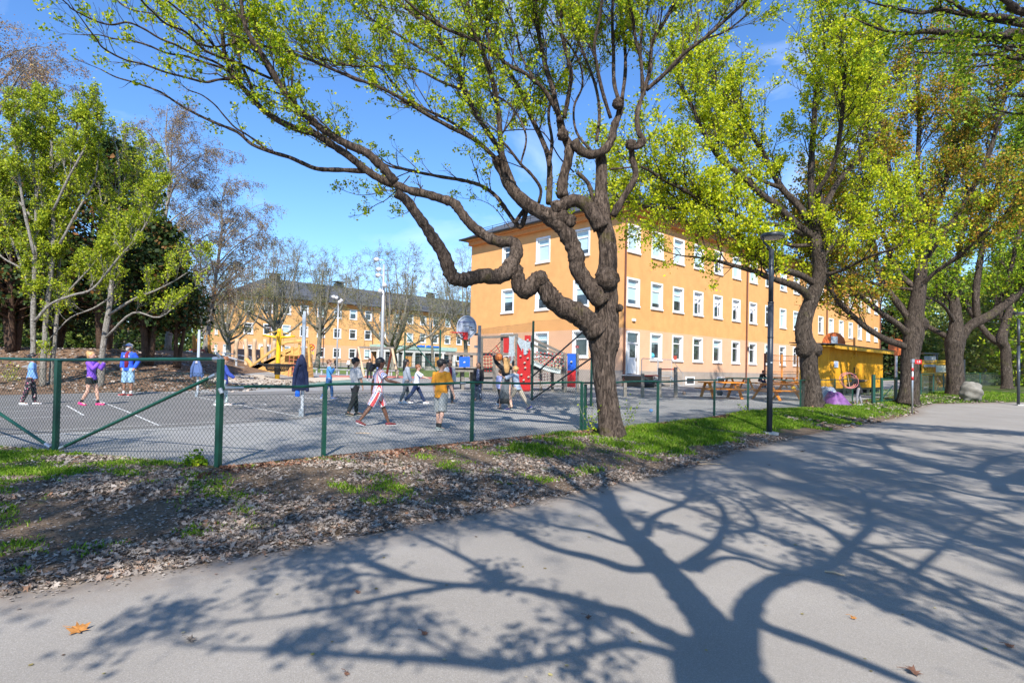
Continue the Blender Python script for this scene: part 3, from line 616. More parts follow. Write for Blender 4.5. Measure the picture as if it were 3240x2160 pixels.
# ================================================================== trees
def crom(pts, n=5):
    p = np.array(pts, float); p = np.vstack([2 * p[0] - p[1], p, 2 * p[-1] - p[-2]]); out = []
    for i in range(1, len(p) - 2):
        for t in np.arange(n) / n:
            out.append(.5 * ((2 * p[i]) + (-p[i - 1] + p[i + 1]) * t + (2 * p[i - 1] - 5 * p[i] + 4 * p[i + 1] - p[i + 2]) * t ** 2 + (-p[i - 1] + 3 * p[i] - 3 * p[i + 1] + p[i + 2]) * t ** 3))
    out.append(p[-2]); return np.array(out)
def rdir(d, ang, r):
    """unit vector at angle ang from d, random azimuth"""
    v = r.normal(size=3); v -= (v @ d) * d; v /= np.linalg.norm(v) + 1e-9
    return d * math.cos(ang) + v * math.sin(ang)
class Tree:
    def __init__(s, seed):
        s.r = np.random.default_rng(seed); s.rmin = .0028; s.mb = MB(); s.S = []; s.tips = []
    def limb(s, pts, r0, r1, sides=8, n=5, rough=.06):
        q = crom(pts, n); m = len(q); t = np.linspace(0, 1, m); rad = r0 * (1 - t) + r1 * t
        rad = rad * (1 + rough * s.r.normal(size=m)) 
        rr = rad[:, None] * (1 + rough * .7 * s.r.normal(size=(m, sides))) if sides >= 8 else rad
        s.mb.tube(q, rr, sides); return q, rad
    def twig(s, p, d, L, r, lvl, up=.25, wig=.22, split=3, leaf=True, spread=(25, 50), droop=0.0, ratio=.62):
        n = max(2, int(3 + lvl)); step = L / n; r0 = r
        for i in range(n):
            d = d + s.r.normal(size=3) * wig * .5 + np.array([0, 0, up * .22 - droop * .25]); d /= np.linalg.norm(d)
            q = p + d * step; r1 = r * (1 - .8 * (i + 1) / n)
            s.S.append((p, q, max(r0, s.rmin), max(r1, s.rmin)))
            if lvl > 0:
                for _ in range(split if i > 0 or lvl < 2 else 1):
                    if s.r.random() < (.75 if i else .4):
                        s.twig(p + (q - p) * s.r.random(), rdir(d, R(s.r.uniform(*spread)), s.r), L * ratio * s.r.uniform(.55, 1.0) * (1 - .35 * i / n), max(r1, .004) * .75, lvl - 1, up, wig, split, leaf, spread, droop, ratio)
            elif leaf and i > 0 and s.r.random() < .55: s.tips.append(q)
            p = q; r0 = max(r1, s.rmin)
        if leaf: s.tips.append(p)
    def sprout(s, q, rad, gap, L, lvl, start=.25, bias=(0, 0, .35), **k):
        """side branches along a limb"""
        seg = np.linalg.norm(np.diff(q, axis=0), axis=1); cum = np.concatenate([[0], np.cumsum(seg)]); tot = cum[-1]; x = tot * start
        while x < tot:
            x += gap * s.r.uniform(.5, 1.5)
            if x >= tot: break
            i = np.searchsorted(cum, x) - 1; f = (x - cum[i]) / seg[i]; p = q[i] * (1 - f) + q[i + 1] * f; d = (q[i + 1] - q[i]) / seg[i]
            dd = rdir(d, R(s.r.uniform(22, 58)), s.r) + np.array(bias); dd /= np.linalg.norm(dd)
            s.twig(p, dd, L * s.r.uniform(.5, 1.15), min(rad[i] * .45, .012 * L + .006), lvl, **k)
        d = q[-1] - q[-2]; d /= np.linalg.norm(d); s.twig(q[-1], d, L * .8, rad[-1] * .9, lvl, **k)
    def finish(s, name, label, cat, loc, bark, leafm, leaf_size=.05, per=8, cloud=.07, group=None, thin=1.0, crown='crown', smoothb=True, keep=None, kind2=None, cull=False, sides=3):
        t = thing(name, label, cat, loc, 0, group)
        S = s.S
        if cull and S:
            A = np.array([a[1] for a in S]); pr = np.array([proj(x) for x in A]); vis = (A[:, 1] > .2) & (pr[:, 0] > -150) & (pr[:, 0] < 3400) & (pr[:, 1] > -160); S = [a for a, v in zip(S, vis) if not v]
            if s.tips:
                A = np.array(s.tips); pr = np.array([proj(x) for x in A]); vis = (A[:, 1] > .2) & (pr[:, 0] > -150) & (pr[:, 0] < 3400) & (pr[:, 1] > -160); s.tips = list(A[~vis])
        if thin < 1 and s.tips: A = np.array(s.tips); s.tips = list(A[s.r.random(len(A)) < thin])
        if S:
            P0 = np.array([a[0] for a in S]); P1 = np.array([a[1] for a in S]); R0 = np.array([a[2] for a in S]); R1 = np.array([a[3] for a in S]); s.mb.prisms(P0, P1, R0, R1, sides)
        s.mb.build('trunk', bark, t, smoothb)
        if s.tips and per > 0:
            T = np.array(s.tips)
            if keep is not None: T = T[keep(T)]
            C = np.repeat(T, per, 0) + s.r.normal(size=(len(T) * per, 3)) * cloud * s.r.uniform(.5, 1.25, (len(T), 1)).repeat(per, 0)
            m = MB(); m.leaves(C, leaf_size); m.build(crown, leafm, t)
            if kind2:
                C = np.repeat(T[::3], 3, 0) + s.r.normal(size=(len(T[::3]) * 3, 3)) * cloud; m = MB(); m.leaves(C, leaf_size * 1.1); m.build('blossom', kind2, t)
        return t
bark_maple = barkmat('maple_bark', (.024, .018, .014), (.13, .10, .078), moss=(.10, .10, .02))
bark_main = barkmat('old_maple_bark', (.030, .021, .016), (.175, .128, .098), moss=(.12, .105, .02))
bark_pale = barkmat('pale_bark', (.20, .18, .15), (.42, .38, .33), scale=1.2, patch=(.09, .07, .055))
bark_grey = barkmat('grey_bark', (.13, .115, .095), (.34, .31, .26), moss=(.17, .18, .06))
bark_dark = barkmat('conifer_bark', (.05, .03, .02), (.13, .08, .055))
L_main = leafmat('spring_maple_leaves', [(0.0, (.12, .22, .012)), (.35, (.28, .42, .015)), (.7, (.50, .58, .02)), (1.0, (.72, .70, .03))], .45)
L_yel = leafmat('yellow_maple_leaves', [(0.0, (.22, .32, .012)), (.4, (.48, .56, .015)), (1.0, (.80, .76, .03))], .45)
L_right = leafmat('fresh_maple_leaves', [(0.0, (.09, .18, .012)), (.45, (.22, .36, .015)), (.85, (.42, .52, .02)), (1.0, (.62, .60, .03))], .4)
L_orange = leafmat('bronze_maple_leaves', [(0.0, (.13, .18, .015)), (.35, (.26, .30, .02)), (.6, (.50, .36, .03)), (1.0, (.50, .22, .03))], .4)
L_left = leafmat('pale_spring_leaves', [(0.0, (.14, .22, .015)), (.5, (.34, .42, .02)), (1.0, (.58, .60, .04))], .4)
L_birch = leafmat('purple_catkins', [(0.0, (.20, .15, .06)), (.5, (.24, .14, .12)), (1.0, (.30, .24, .06))], .2)
L_bud = leafmat('olive_buds', [(0.0, (.15, .16, .03)), (.5, (.24, .24, .05)), (1.0, (.32, .27, .10))], .25)
L_yew = leafmat('dark_yew_needles', [(0.0, (.012, .028, .008)), (.5, (.03, .06, .012)), (.82, (.06, .09, .015)), (.9, (.16, .08, .02)), (1.0, (.20, .09, .025))], .1)
L_far = leafmat('distant_spring_leaves', [(0.0, (.09, .15, .03)), (.5, (.20, .27, .05)), (1.0, (.36, .38, .09))], .3)
zT1 = lambda p: (200 + p[0] / 1.96, p[1] / 1.96)
zT2 = lambda p: (1200 + p[0] / 1.12, p[1] / 1.12)
zT3 = lambda p: (1300 + p[0] / 1.4933, 500 + p[1] / 1.4933)
zS = lambda p: p
DX = lambda p: (p[0] * 1.3776, p[1] * 1.3776)
def trace(z, pts, d0, d1, dm=None):
    """pixel polyline -> world polyline, distance ahead running from d0 to d1"""
    p = [z(a) for a in pts]; q = np.array(p); L = np.concatenate([[0], np.cumsum(np.linalg.norm(np.diff(q, axis=0), axis=1))]); L /= L[-1]
    return np.array([P(a[0], a[1], d0 + (d1 - d0) * t) for a, t in zip(p, L)])
# ---------------------------------------------------------------- the big maple at the fence
T0 = 11.75
t = Tree(11)
px = T0 / F
trunk = trace(zS, [(1937, 1392), (1936, 1378), (1932, 1340), (1925, 1290), (1917, 1240), (1912, 1190), (1910, 1140), (1909, 1095), (1912, 1060), (1918, 1015), (1918, 960), (1916, 905), (1922, 850), (1923, 800), (1920, 750), (1908, 705), (1903, 660), (1902, 610), (1903, 560), (1902, 510), (1900, 490)], T0, T0 + .35)
hw = np.array([50, 45, 39, 35, 34, 35, 37, 48, 50, 41, 37, 39, 31, 29, 28, 28, 27, 20, 19, 18, 16]) * px
q = crom(trunk, 6); rad = np.interp(np.linspace(0, 1, len(q)), np.linspace(0, 1, len(hw)), hw)
ang = np.arange(20) / 20 * 2 * math.pi
flare = 1 + np.clip(1 - np.arange(len(q)) / 14, 0, 1)[:, None] * .16 * np.sin(ang * 5 + 1)[None, :] + .035 * np.sin(ang[None, :] * 3 + np.arange(len(q))[:, None] * .35) + .018 * t.r.normal(size=(len(q), 20))
t.mb.tube(q, rad[:, None] * flare, 20)
def knob(z, p, d, r, sc_=(1, 1, 1)):
    r = r * .86; c = P(*z(p), d); m = 10; th = np.linspace(-1, 1, m); pr = np.sqrt(np.clip(1 - th ** 2, .001, 1)) * r
    t.mb.tube([c + np.array([0, -.2 * r, a * r * 1.1]) for a in th], pr[:, None] * (1 + .12 * t.r.normal(size=(m, 10))), 10)
LIMBS = []
def L_(z, pts, r0, r1, d0, d1, lvl=2, gap=.34, ln=1.3, start=.3, sides=10, ext=0, leafy=True):
    w_ = trace(z, pts, d0, d1)
    if ext:
        d = w_[-1] - w_[-2]; d /= np.linalg.norm(d)
        for k in range(3): w_ = np.vstack([w_, w_[-1] + (d + t.r.normal(size=3) * .12) * ext / 3])
    q, rad = t.limb(w_, r0, r1, sides, 5); LIMBS.append((q, rad, lvl, gap, ln, start)); return q
a = T0
# A: the long crooked limb to the left
L_(zT3, [(880, 830), (848, 785), (790, 738), (720, 705), (668, 665), (640, 625), (612, 578)], .26, .155, a, a - .25, 0, 99, .3, 1)
L_(zT3, [(612, 565), (585, 585), (560, 615), (533, 632), (512, 600), (503, 560), (488, 520), (478, 500)], .165, .15, a - .25, a - .35, 0, 99, .3, 1)
knob(zT3, (612, 572), a - .25, .19); knob(zT3, (478, 505), a - .35, .17); knob(zT3, (925, 575), a + .05, .28); knob(zT3, (985, 708), a, .09); knob(zT3, (545, 630), a - .3, .15); knob(zT3, (200, 570), a - .6, .14)
A1 = L_(zT3, [(478, 500), (450, 540), (400, 562), (350, 556), (290, 566), (235, 576), (196, 560), (178, 520), (150, 450), (102, 375), (60, 310), (20, 255), (-20, 200), (-70, 165)], .17, .085, a - .35, a - 1.0, 0, 99, .3, 1)
A1e = a - 1.0
L_(zT1, [(2062, 1130), (2000, 1060), (1950, 1010), (1885, 950), (1760, 895), (1650, 830), (1530, 740), (1460, 680), (1400, 610), (1340, 520), (1285, 420), (1220, 320), (1160, 230), (1120, 130), (1100, 0)], .085, .022, A1e, A1e - 1.0, 2, .30, 1.1, .1, 8, 1.5)
A2 = L_(zT3, [(482, 500), (497, 450), (497, 412), (470, 396), (420, 395), (360, 372), (290, 320), (240, 262), (205, 215), (150, 195), (70, 170), (0, 155), (-60, 130), (-120, 108)], .125, .075, a - .35, a + .2, 1, .6, .9, .55)
A2e = a + .2
L_(zT1, [(2040, 1145), (1930, 1090), (1860, 1040), (1760, 960), (1640, 880), (1560, 830), (1450, 800), (1340, 750), (1250, 690), (1180, 620), (1120, 550), (1065, 490), (1035, 430), (1000, 330), (985, 200), (950, 60), (940, 0)], .085, .02, A2e, A2e - .8, 2, .30, 1.1, .1, 8, 1.2)
L_(zT1, [(1900, 1065), (1740, 1055), (1580, 1048), (1480, 1010), (1400, 975), (1280, 940), (1170, 895), (1080, 820), (950, 765), (820, 705), (700, 635), (600, 570), (450, 515), (330, 480), (240, 435)], .05, .010, A2e, A2e - 1.5, 1, .50, .62, .30, 6)
L_(zT1, [(1270, 938), (1210, 885), (1130, 830), (1065, 790), (1000, 720), (940, 650), (860, 590), (780, 560), (740, 530)], .022, .008, A2e - .9, A2e - 1.8, 1, .45, .5, .55, 5)
for pts, r0, d1 in (([(1060, 490), (960, 495), (880, 510), (760, 480), (640, 450), (500, 400), (380, 370), (250, 300), (205, 240)], .028, -1.8),
                    ([(1040, 450), (980, 420), (880, 390), (760, 350), (640, 330), (520, 280), (400, 250), (310, 240)], .025, -1.1),
                    ([(1000, 420), (930, 380), (800, 330), (700, 280), (600, 240), (500, 180), (400, 140), (300, 155), (200, 130), (60, 60), (30, 30)], .024, -2.0),
                    ([(1190, 610), (1150, 500), (1105, 400), (1080, 300), (1040, 200), (1010, 100), (980, 0)], .035, -.3),
                    ([(1030, 450), (1000, 350), (930, 280), (850, 180), (760, 100), (640, 0)], .03, -1.5),
                    ([(1290, 490), (1180, 440), (1080, 390), (960, 350), (860, 300), (760, 200), (640, 150), (540, 60), (480, 0)], .028, -2.4),
                    ([(1390, 600), (1280, 560), (1200, 540), (1120, 490), (1000, 480)], .02, -1.0),
                    ([(1250, 380), (1150, 280), (1080, 200), (1000, 80), (960, 0)], .026, 0.4),
                    ([(1320, 520), (1250, 400), (1190, 300), (1120, 250), (1000, 285), (880, 285), (720, 200), (600, 100), (420, 60), (330, 0)], .026, -.6),
                    ([(1450, 670), (1420, 540), (1415, 420), (1330, 300), (1250, 180), (1200, 0)], .03, .6)):
    L_(zT1, pts, r0, .007, A2e - .6, A2e - .6 + d1, 1, .26, .62, .08, 6, .5)
# lower thin limb with the hanging twigs
D1_ = L_(zT3, [(548, 240), (522, 322), (490, 300), (440, 230), (400, 178), (330, 130), (240, 105), (120, 85), (0, 60), (-60, 45)], .055, .03, a + .4, a + .9, 1, .35, .8, .2, 8)
L_(zT1, [(2120, 1050), (2050, 1040), (1980, 1010), (1900, 960), (1800, 900), (1700, 880)], .025, .008, a + .9, a + 1.2, 1, .3, .6, .1, 6)
L_(zT1, [(2150, 1090), (2090, 1160), (2000, 1240), (1940, 1270), (1850, 1330)], .014, .006, a + .9, a + 1.0, 1, .18, .38, .1, 5)
L_(zT1, [(2160, 1060), (2050, 1110), (1960, 1190), (1850, 1210), (1760, 1190)], .013, .006, a + .9, a + .8, 1, .18, .38, .1, 5)
L_(zT1, [(2230, 1150), (2180, 1230), (2170, 1290), (2110, 1330)], .012, .006, a + .8, a + .8, 1, .2, .35, .1, 5)
L_(zT3, [(500, 300), (470, 330), (400, 240), (330, 200), (240, 190)], .012, .005, a + .5, a + .9, 1, .2, .35, .1, 5)
# B: from the fork up to the swirling knot and out to the upper left
L_(zT3, [(905, 690), (868, 638), (820, 575), (788, 520), (782, 470), (762, 410), (738, 362), (700, 315), (660, 290), (640, 270)], .185, .15, a, a + .15, 0, 99, .3, 1, 12)
for p_, r_ in (((745, 300), .17), ((715, 285), .18), ((705, 325), .16), ((690, 235), .17), ((640, 265), .16)): knob(zT3, p_, a + .1, r_)
B1 = L_(zT3, [(690, 285), (640, 268), (590, 243), (540, 210), (498, 172), (462, 118), (430, 50), (405, 0)], .15, .115, a + .1, a + .2, 0, 99, .3, 1, 12)
L_(zT3, [(690, 255), (730, 215), (780, 200), (830, 225), (868, 275), (900, 330)], .12, .17, a + .1, a + .15, 0, 99, .3, 1, 12)
M2 = [([(500, 700), (460, 650), (440, 580), (430, 500), (422, 400), (405, 300), (372, 200), (335, 110), (314, 40), (315, -10)], .085, .035, .2, -1.2, 1.2),
      ([(470, 640), (430, 540), (380, 460), (345, 410), (308, 330), (280, 250), (230, 170), (180, 100), (110, 40), (50, -10)], .08, .035, .2, .8, 1.5),
      ([(440, 590), (345, 500), (250, 450), (160, 400), (80, 350), (0, 310), (-120, 265), (-240, 215), (-330, 180)], .06, .018, .1, -1.6, 1.0),
      ([(350, 500), (250, 430), (150, 380), (60, 310), (0, 240), (-90, 235), (-180, 215)], .04, .015, -.1, -.5, .8),
      ([(300, 320), (220, 290), (140, 250), (50, 235), (-40, 235), (-130, 232)], .04, .015, .3, 1.8, .8),
      ([(260, 240), (160, 180), (60, 120), (-40, 60), (-120, -10)], .035, .018, .3, 1.2, 1.0),
      ([(650, 700), (650, 640), (668, 570), (672, 520), (650, 470), (640, 425)], .13, .11, .15, .1, 0),
      ([(640, 430), (618, 330), (588, 230), (568, 130), (545, -10)], .075, .04, .1, .6, 1.5),
      ([(655, 420), (672, 330), (680, 260), (660, 180), (645, 90), (650, -10)], .06, .03, .1, -.8, 1.5),
      ([(635, 410), (585, 320), (515, 260), (455, 230), (400, 180), (330, 140), (230, 100), (150, 50), (80, -10)], .055, .02, .1, -1.4, 1.0),
      ([(560, 300), (505, 200), (480, 100), (430, -10)], .035, .02, .2, 1.4, 1.2),
      ([(600, 720), (604, 640), (600, 560), (570, 480), (530, 400), (498, 320), (440, 220), (380, 120), (330, -10)], .085, .03, .35, 2.6, 1.2),
      ([(600, 590), (612, 500), (600, 400), (630, 300), (700, 180), (720, 60), (740, -10)], .05, .025, .4, 2.4, 1.4),
      ([(565, 720), (572, 670), (540, 620), (500, 580), (462, 530), (440, 505)], .045, .02, .1, -.6, .4),
      ([(500, 585), (520, 480), (470, 380), (400, 330), (330, 290)], .03, .012, .3, 1.0, .6),
      ([(690, 500), (715, 535), (755, 548), (800, 530), (822, 495), (835, 440), (852, 400), (858, 350)], .12, .085, .1, .0, 0),
      ([(850, 360), (832, 290), (830, 180), (825, 60), (830, -10)], .055, .03, .0, .4, 1.4),
      ([(860, 350), (872, 250), (868, 130), (850, -10)], .05, .03, .0, 1.3, 1.3),
      ([(820, 420), (792, 330), (772, 240), (762, 160), (782, 60), (792, -10)], .05, .025, .0, -.9, 1.3),
      ([(770, 500), (780, 400), (765, 300), (720, 180), (680, 80), (672, -10)], .045, .02, .2, 1.6, 1.2),
      ([(760, 545), (700, 470), (690, 380), (720, 300), (700, 200), (600, 60), (580, -10)], .035, .018, .3, 1.5, 1.2),
      ([(828, 765), (862, 705), (900, 645), (908, 610), (896, 560), (894, 530)], .085, .075, .15, -.1, 0),
      ([(885, 518), (918, 520), (938, 500), (918, 465), (914, 400), (934, 335), (958, 250), (968, 150), (1010, 80), (1055, -10)], .075, .03, -.1, .2, 1.4),
      ([(945, 320), (1012, 262), (1078, 192), (1160, 130), (1250, 50), (1310, -10)], .055, .022, .0, -1.0, 1.0),
      ([(985, 290), (1060, 222), (1130, 150), (1230, 110), (1330, 30)], .035, .015, .0, 1.2, .8),
      ([(932, 340), (928, 220), (910, 150), (898, 60), (880, -10)], .045, .02, .0, -.6, 1.3),
      ([(940, 335), (926, 200), (930, 100), (932, -10)], .04, .02, .0, .9, 1.3),
      ([(700, 610), (740, 650), (755, 700), (770, 760)], .05, .06, .2, .2, 0),
      ([(690, 610), (640, 560), (580, 470), (500, 460), (400, 470)], .02, .01, .4, 1.2, .4),
      ([(820, 600), (900, 592)], .03, .02, .1, .0, 0), ([(480, 790), (520, 735), (535, 720)], .05, .06, .3, .2, 0)]
for pts, r0, r1, d0, d1, ext in M2:
    r0 = r0 * (.80 if ext else .9); r1 = r1 * .75
    L_(zT2, pts, r0, r1, a + d0, a + d0 + d1, 2 if ext else 0, .27 if ext else 99, 1.5, .22, 10 if r0 > .05 else 7, ext)
knob(zT2, (892, 515), a - .05, .13); knob(zT2, (925, 508), a - .05, .10); knob(zT2, (845, 370), a, .13); knob(zT2, (650, 480), a + .1, .14)
for q, rad, lvl, gap, ln, st in LIMBS:
    if gap < 50: t.sprout(q, rad, gap, ln, lvl, st, bias=(-.12, 0, .30), split=2, wig=.25, up=.5, spread=(18, 42))
tips = np.array(t.tips)
# the crown starts well above the yard: nothing leafs below the lowest limb
def keepmain(T):
    pp_ = np.array([proj(x) for x in T]); u_, v_ = pp_[:, 0], pp_[:, 1]
    low = np.interp(u_, [200, 420, 620, 900, 1100, 1250, 1500, 1700, 2000, 2400], [260, 420, 560, 560, 620, 780, 620, 480, 620, 300])
    return (v_ < low) | (t.r.random(len(T)) < .12)
t.finish('maple_tree', 'nearest and largest maple, its crooked dark trunk and twisted limbs rising at the fence', 'tree', P(1935, 1378, T0), bark_main, L_main, .050, 10, .05, keep=keepmain, kind2=L_yel, thin=.34)
print('main tree segs', len(t.S), 'tips', len(t.tips))

# ---------------------------------------------------------------- the row of maples along the path
zR = lambda p: (2200 + p[0] / 1.28, 400 + p[1] / 1.28)
zQ = lambda p: (2200 + p[0] / 1.1615, p[1] / 1.1615)
def tracedtree(seed, name, label, z0, trunk, tr, limbs, d, bark, leafm, leaf_size, per, cloud, gap=.5, ln=1.8, lvl=2, thin=1.0, keep=None, kind2=None, bias=(0, 0, .4), up=.4, spread=(22, 48), split=2, cull=False, ext=2.0, dsp=2.5, group=None, crown='crown', cat='tree', start=.25, wig=.25, knobs=()):
    t = Tree(seed); t.rmin = d * .00030; w_ = trace(z0, trunk, d, d); q = crom(w_, 5); rad = np.interp(np.linspace(0, 1, len(q)), np.linspace(0, 1, len(tr)), tr); n = 14
    a_ = np.arange(n) / n * 2 * math.pi; fl = 1 + np.clip(1 - np.arange(len(q)) / 6, 0, 1)[:, None] * .2 * np.sin(a_ * 5 + seed)[None, :] + .04 * np.sin(a_[None, :] * 3 + np.arange(len(q))[:, None] * .4) + .02 * t.r.normal(size=(len(q), n))
    t.mb.tube(q, rad[:, None] * fl, n); t.sprout(q, rad, gap * 1.6, ln, lvl, .62, bias=bias, split=split, up=up, wig=wig, spread=spread)
    for (p_, r_) in knobs:
        c = P(*z0(p_), d); th = np.linspace(-1, 1, 9); t.mb.tube([c + np.array([0, -.1, a * r_ * 1.1]) for a in th], np.sqrt(np.clip(1 - th ** 2, .001, 1))[:, None] * r_ * (1 + .1 * t.r.normal(size=(9, 10))), 10)
    for pts, r0, r1, dd in limbs:
        w_ = trace(z0, pts, d, d + dd)
        if ext:
            v = w_[-1] - w_[-2]; v /= np.linalg.norm(v)
            for k in range(3): w_ = np.vstack([w_, w_[-1] + (v + t.r.normal(size=3) * .15) * ext / 3])
        q, rad = t.limb(w_, r0, r1, 8, 4); t.sprout(q, rad, gap, ln, lvl, start, bias=bias, split=split, up=up, wig=wig, spread=spread)
    print(name, len(t.S), len(t.tips))
    return t.finish(name, label, cat, tuple(w_[0] * 0 + trace(z0, trunk[:1] * 2, d, d)[0]) if False else P(*z0(trunk[0]), d), bark, leafm, leaf_size, per, cloud, group, thin, keep=keep, kind2=kind2, cull=cull, crown=crown)
GR = 'maples along the path'
tree2 = tracedtree(21, 'maple_tree', 'second maple along the path, a bulging burl on its trunk, left of the shed', zR,
    [(478, 1142), (470, 1120), (470, 1060), (462, 980), (455, 896), (440, 860), (440, 800), (455, 740), (478, 680), (505, 600), (500, 530), (488, 470), (484, 430)], np.array([38, 34, 28, 26, 27, 26, 24, 22, 21, 21, 20, 18, 16]) * 22.3 / F,
    [([(475, 715), (440, 670), (400, 645), (350, 628), (300, 612), (250, 590), (200, 575)], .16, .05, -1.5), ([(490, 640), (420, 600), (290, 560), (220, 505), (160, 430), (95, 370), (20, 300), (-40, 260)], .14, .04, -2.5),
     ([(485, 450), (400, 390), (330, 320), (260, 270), (190, 200), (100, 130), (50, 50), (20, 0)], .15, .05, -1), ([(480, 430), (425, 330), (350, 250), (290, 140), (240, 50), (200, -20)], .14, .06, 1), ([(485, 425), (470, 300), (470, 150), (480, 0), (490, -150)], .15, .06, 0),
     ([(495, 430), (520, 340), (575, 230), (640, 150), (690, 20), (700, -120)], .13, .05, 1), ([(500, 560), (560, 470), (640, 400), (700, 360)], .09, .03, 1.5), ([(440, 440), (350, 400), (240, 390), (120, 340), (0, 330), (-100, 330)], .09, .03, -2), ([(470, 480), (380, 480), (260, 430), (130, 420), (10, 390)], .08, .03, 1),
     ([(470, 300), (560, 150), (590, 0), (600, -150)], .09, .04, -2), ([(350, 250), (240, 200), (120, 60), (60, -60)], .08, .03, 2), ([(500, 600), (570, 590), (640, 560)], .07, .03, -1)],
    22.3, bark_maple, L_yel, .085, 9, .10, gap=.30, ln=2.3, kind2=L_right, thin=.55, up=.4, spread=(26, 58), wig=.34, group=GR, knobs=(((440, 900), .36), ((478, 905), .28)))
tree3 = tracedtree(22, 'maple_tree', 'third maple along the path, forked dark trunk right behind the distance post', zR,
    [(860, 1122), (862, 1100), (868, 1020), (870, 960), (875, 896), (885, 840), (890, 780), (903, 680), (912, 600), (916, 520), (918, 450), (912, 350)], np.array([34, 30, 26, 25, 27, 28, 26, 21, 18, 16, 14, 11]) * 27.5 / F,
    [([(862, 896), (820, 880), (770, 862), (700, 820), (640, 770), (585, 715), (545, 655), (530, 560)], .17, .05, -2), ([(868, 850), (820, 800), (760, 760), (690, 705), (600, 650), (540, 590)], .15, .04, -1), ([(880, 800), (830, 730), (765, 640), (735, 560), (725, 480), (680, 400)], .17, .05, 1),
     ([(900, 660), (830, 600), (790, 520), (760, 440), (700, 380)], .15, .05, 2), ([(912, 350), (900, 200), (905, 50), (910, -80)], .12, .05, 0), ([(915, 500), (860, 380), (800, 240), (770, 120), (760, 0)], .13, .05, 1), ([(916, 560), (1000, 440), (1080, 330), (1150, 200), (1200, 80), (1220, 0)], .14, .05, -1),
     ([(915, 480), (980, 340), (1020, 200), (1040, 60), (1050, -60)], .12, .05, 2), ([(905, 660), (960, 600), (1030, 550), (1120, 480)], .10, .04, -2), ([(880, 660), (780, 650), (680, 620), (600, 560)], .08, .03, 3), ([(912, 400), (840, 270), (730, 130), (690, 20)], .1, .04, -2)],
    27.5, bark_maple, L_orange, .10, 9, .13, gap=.34, ln=2.6, kind2=L_right, thin=.5, up=.4, spread=(26, 58), wig=.34, group=GR, knobs=(((905, 800), .35),))
tree4 = tracedtree(23, 'maple_tree', 'fourth maple along the path, with a wide dividing trunk beside the boulder', zR,
    [(1056, 1088), (1054, 1060), (1052, 1000), (1050, 930), (1052, 870), (1055, 800), (1050, 720), (1045, 640)], np.array([30, 26, 23, 23, 28, 19, 15, 11]) * 35 / F,
    [([(1062, 880), (1110, 810), (1195, 765), (1275, 705), (1335, 650), (1400, 590)], .30, .12, -1), ([(1140, 790), (1138, 660), (1160, 510), (1185, 360), (1240, 200)], .2, .06, 0), ([(1040, 860), (985, 832), (930, 800), (880, 740)], .18, .07, 2), ([(1050, 720), (990, 640), (960, 520), (950, 400)], .15, .05, 1), ([(1045, 650), (1070, 500), (1090, 350), (1100, 200)], .16, .05, 1),
     ([(1200, 765), (1260, 640), (1300, 480), (1330, 330)], .14, .05, -1), ([(1055, 800), (1000, 720), (930, 690)], .1, .04, -2), ([(1275, 705), (1340, 560), (1420, 400)], .14, .05, 1)],
    35, bark_maple, L_right, .12, 9, .17, gap=.45, ln=2.9, kind2=L_far, thin=.6, group=GR)
tree5 = tracedtree(24, 'maple_tree', 'dim maple trunk farthest down the path beside the right hand lamp', DX,
    [(2313, 893), (2313, 880), (2311, 840), (2309, 800), (2300, 780), (2310, 740), (2325, 690)], np.array([17, 14, 13, 13, 15, 10, 7]) * 46 / F * 1.1, [([(2308, 795), (2270, 770), (2220, 700), (2190, 640)], .25, .08, 2), ([(2312, 740), (2340, 660), (2380, 560)], .25, .08, 0), ([(2312, 760), (2290, 680), (2290, 600)], .2, .06, 2)],
    46, bark_maple, L_right, .16, 7, .22, gap=.8, ln=2.8, kind2=L_far, thin=.6, group=GR)
# a maple standing outside the view on the right: its boughs reach over the path
zU = lambda p: (2600 + p[0] / 2.084, p[1] / 2.084)
t = Tree(31); base = np.array([16.6, 8.6, -.2]); tq, tr_ = t.limb([base, base + [0, 0, 1.5], base + [-.1, .1, 3.2], base + [.0, .3, 5.2], base + [.1, .2, 8]], .36, .2, 14)
def bough(pts, r0, r1, d0, d1, z=zU, root=4.2, ln=.8, gap=.3, lvl=1):
    w_ = trace(z, pts, d0, d1); w_ = np.vstack([base + [0, .2, root], (base + [0, .2, root]) * .5 + w_[0] * .5 + [0, 0, .5], w_]); q, rad = t.limb(w_, r0, r1, 8, 4); t.sprout(q, rad, gap, ln, lvl, .15, bias=(-.2, 0, .1), split=2, up=.1, wig=.3)
for a_ in (([(1400, 240), (1200, 240), (960, 228), (700, 208), (560, 222), (400, 198), (250, 140)], .10, .012, 10.8, 10.2), ([(1400, 275), (1200, 268), (1060, 265), (850, 268), (680, 258), (540, 300)], .06, .01, 11, 11.4), ([(1400, 165), (1250, 125), (1100, 108), (960, 80), (880, 30), (780, -20)], .09, .012, 10, 9.4),
           ([(1400, 470), (1250, 425), (1120, 430), (1000, 440), (870, 435)], .06, .009, 11.5, 12), ([(1400, 100), (1280, 50), (1200, 0), (1100, -40)], .1, .02, 9.5, 9), ([(1450, 380), (1300, 390), (1150, 360), (1000, 360), (830, 350), (650, 350)], .06, .01, 11, 10.5),
           ([(1400, 640), (1250, 620), (1150, 560), (1080, 540)], .05, .01, 12, 12.4), ([(900, 90), (800, 60), (640, 90), (500, 60), (330, 20)], .05, .012, 10, 9.4), ([(1400, 320), (1250, 330), (1130, 300), (1030, 310)], .05, .01, 10.4, 10), ([(1500, 800), (1380, 760), (1200, 740), (1100, 700)], .05, .01, 12, 12.6)):
    bough(*a_)
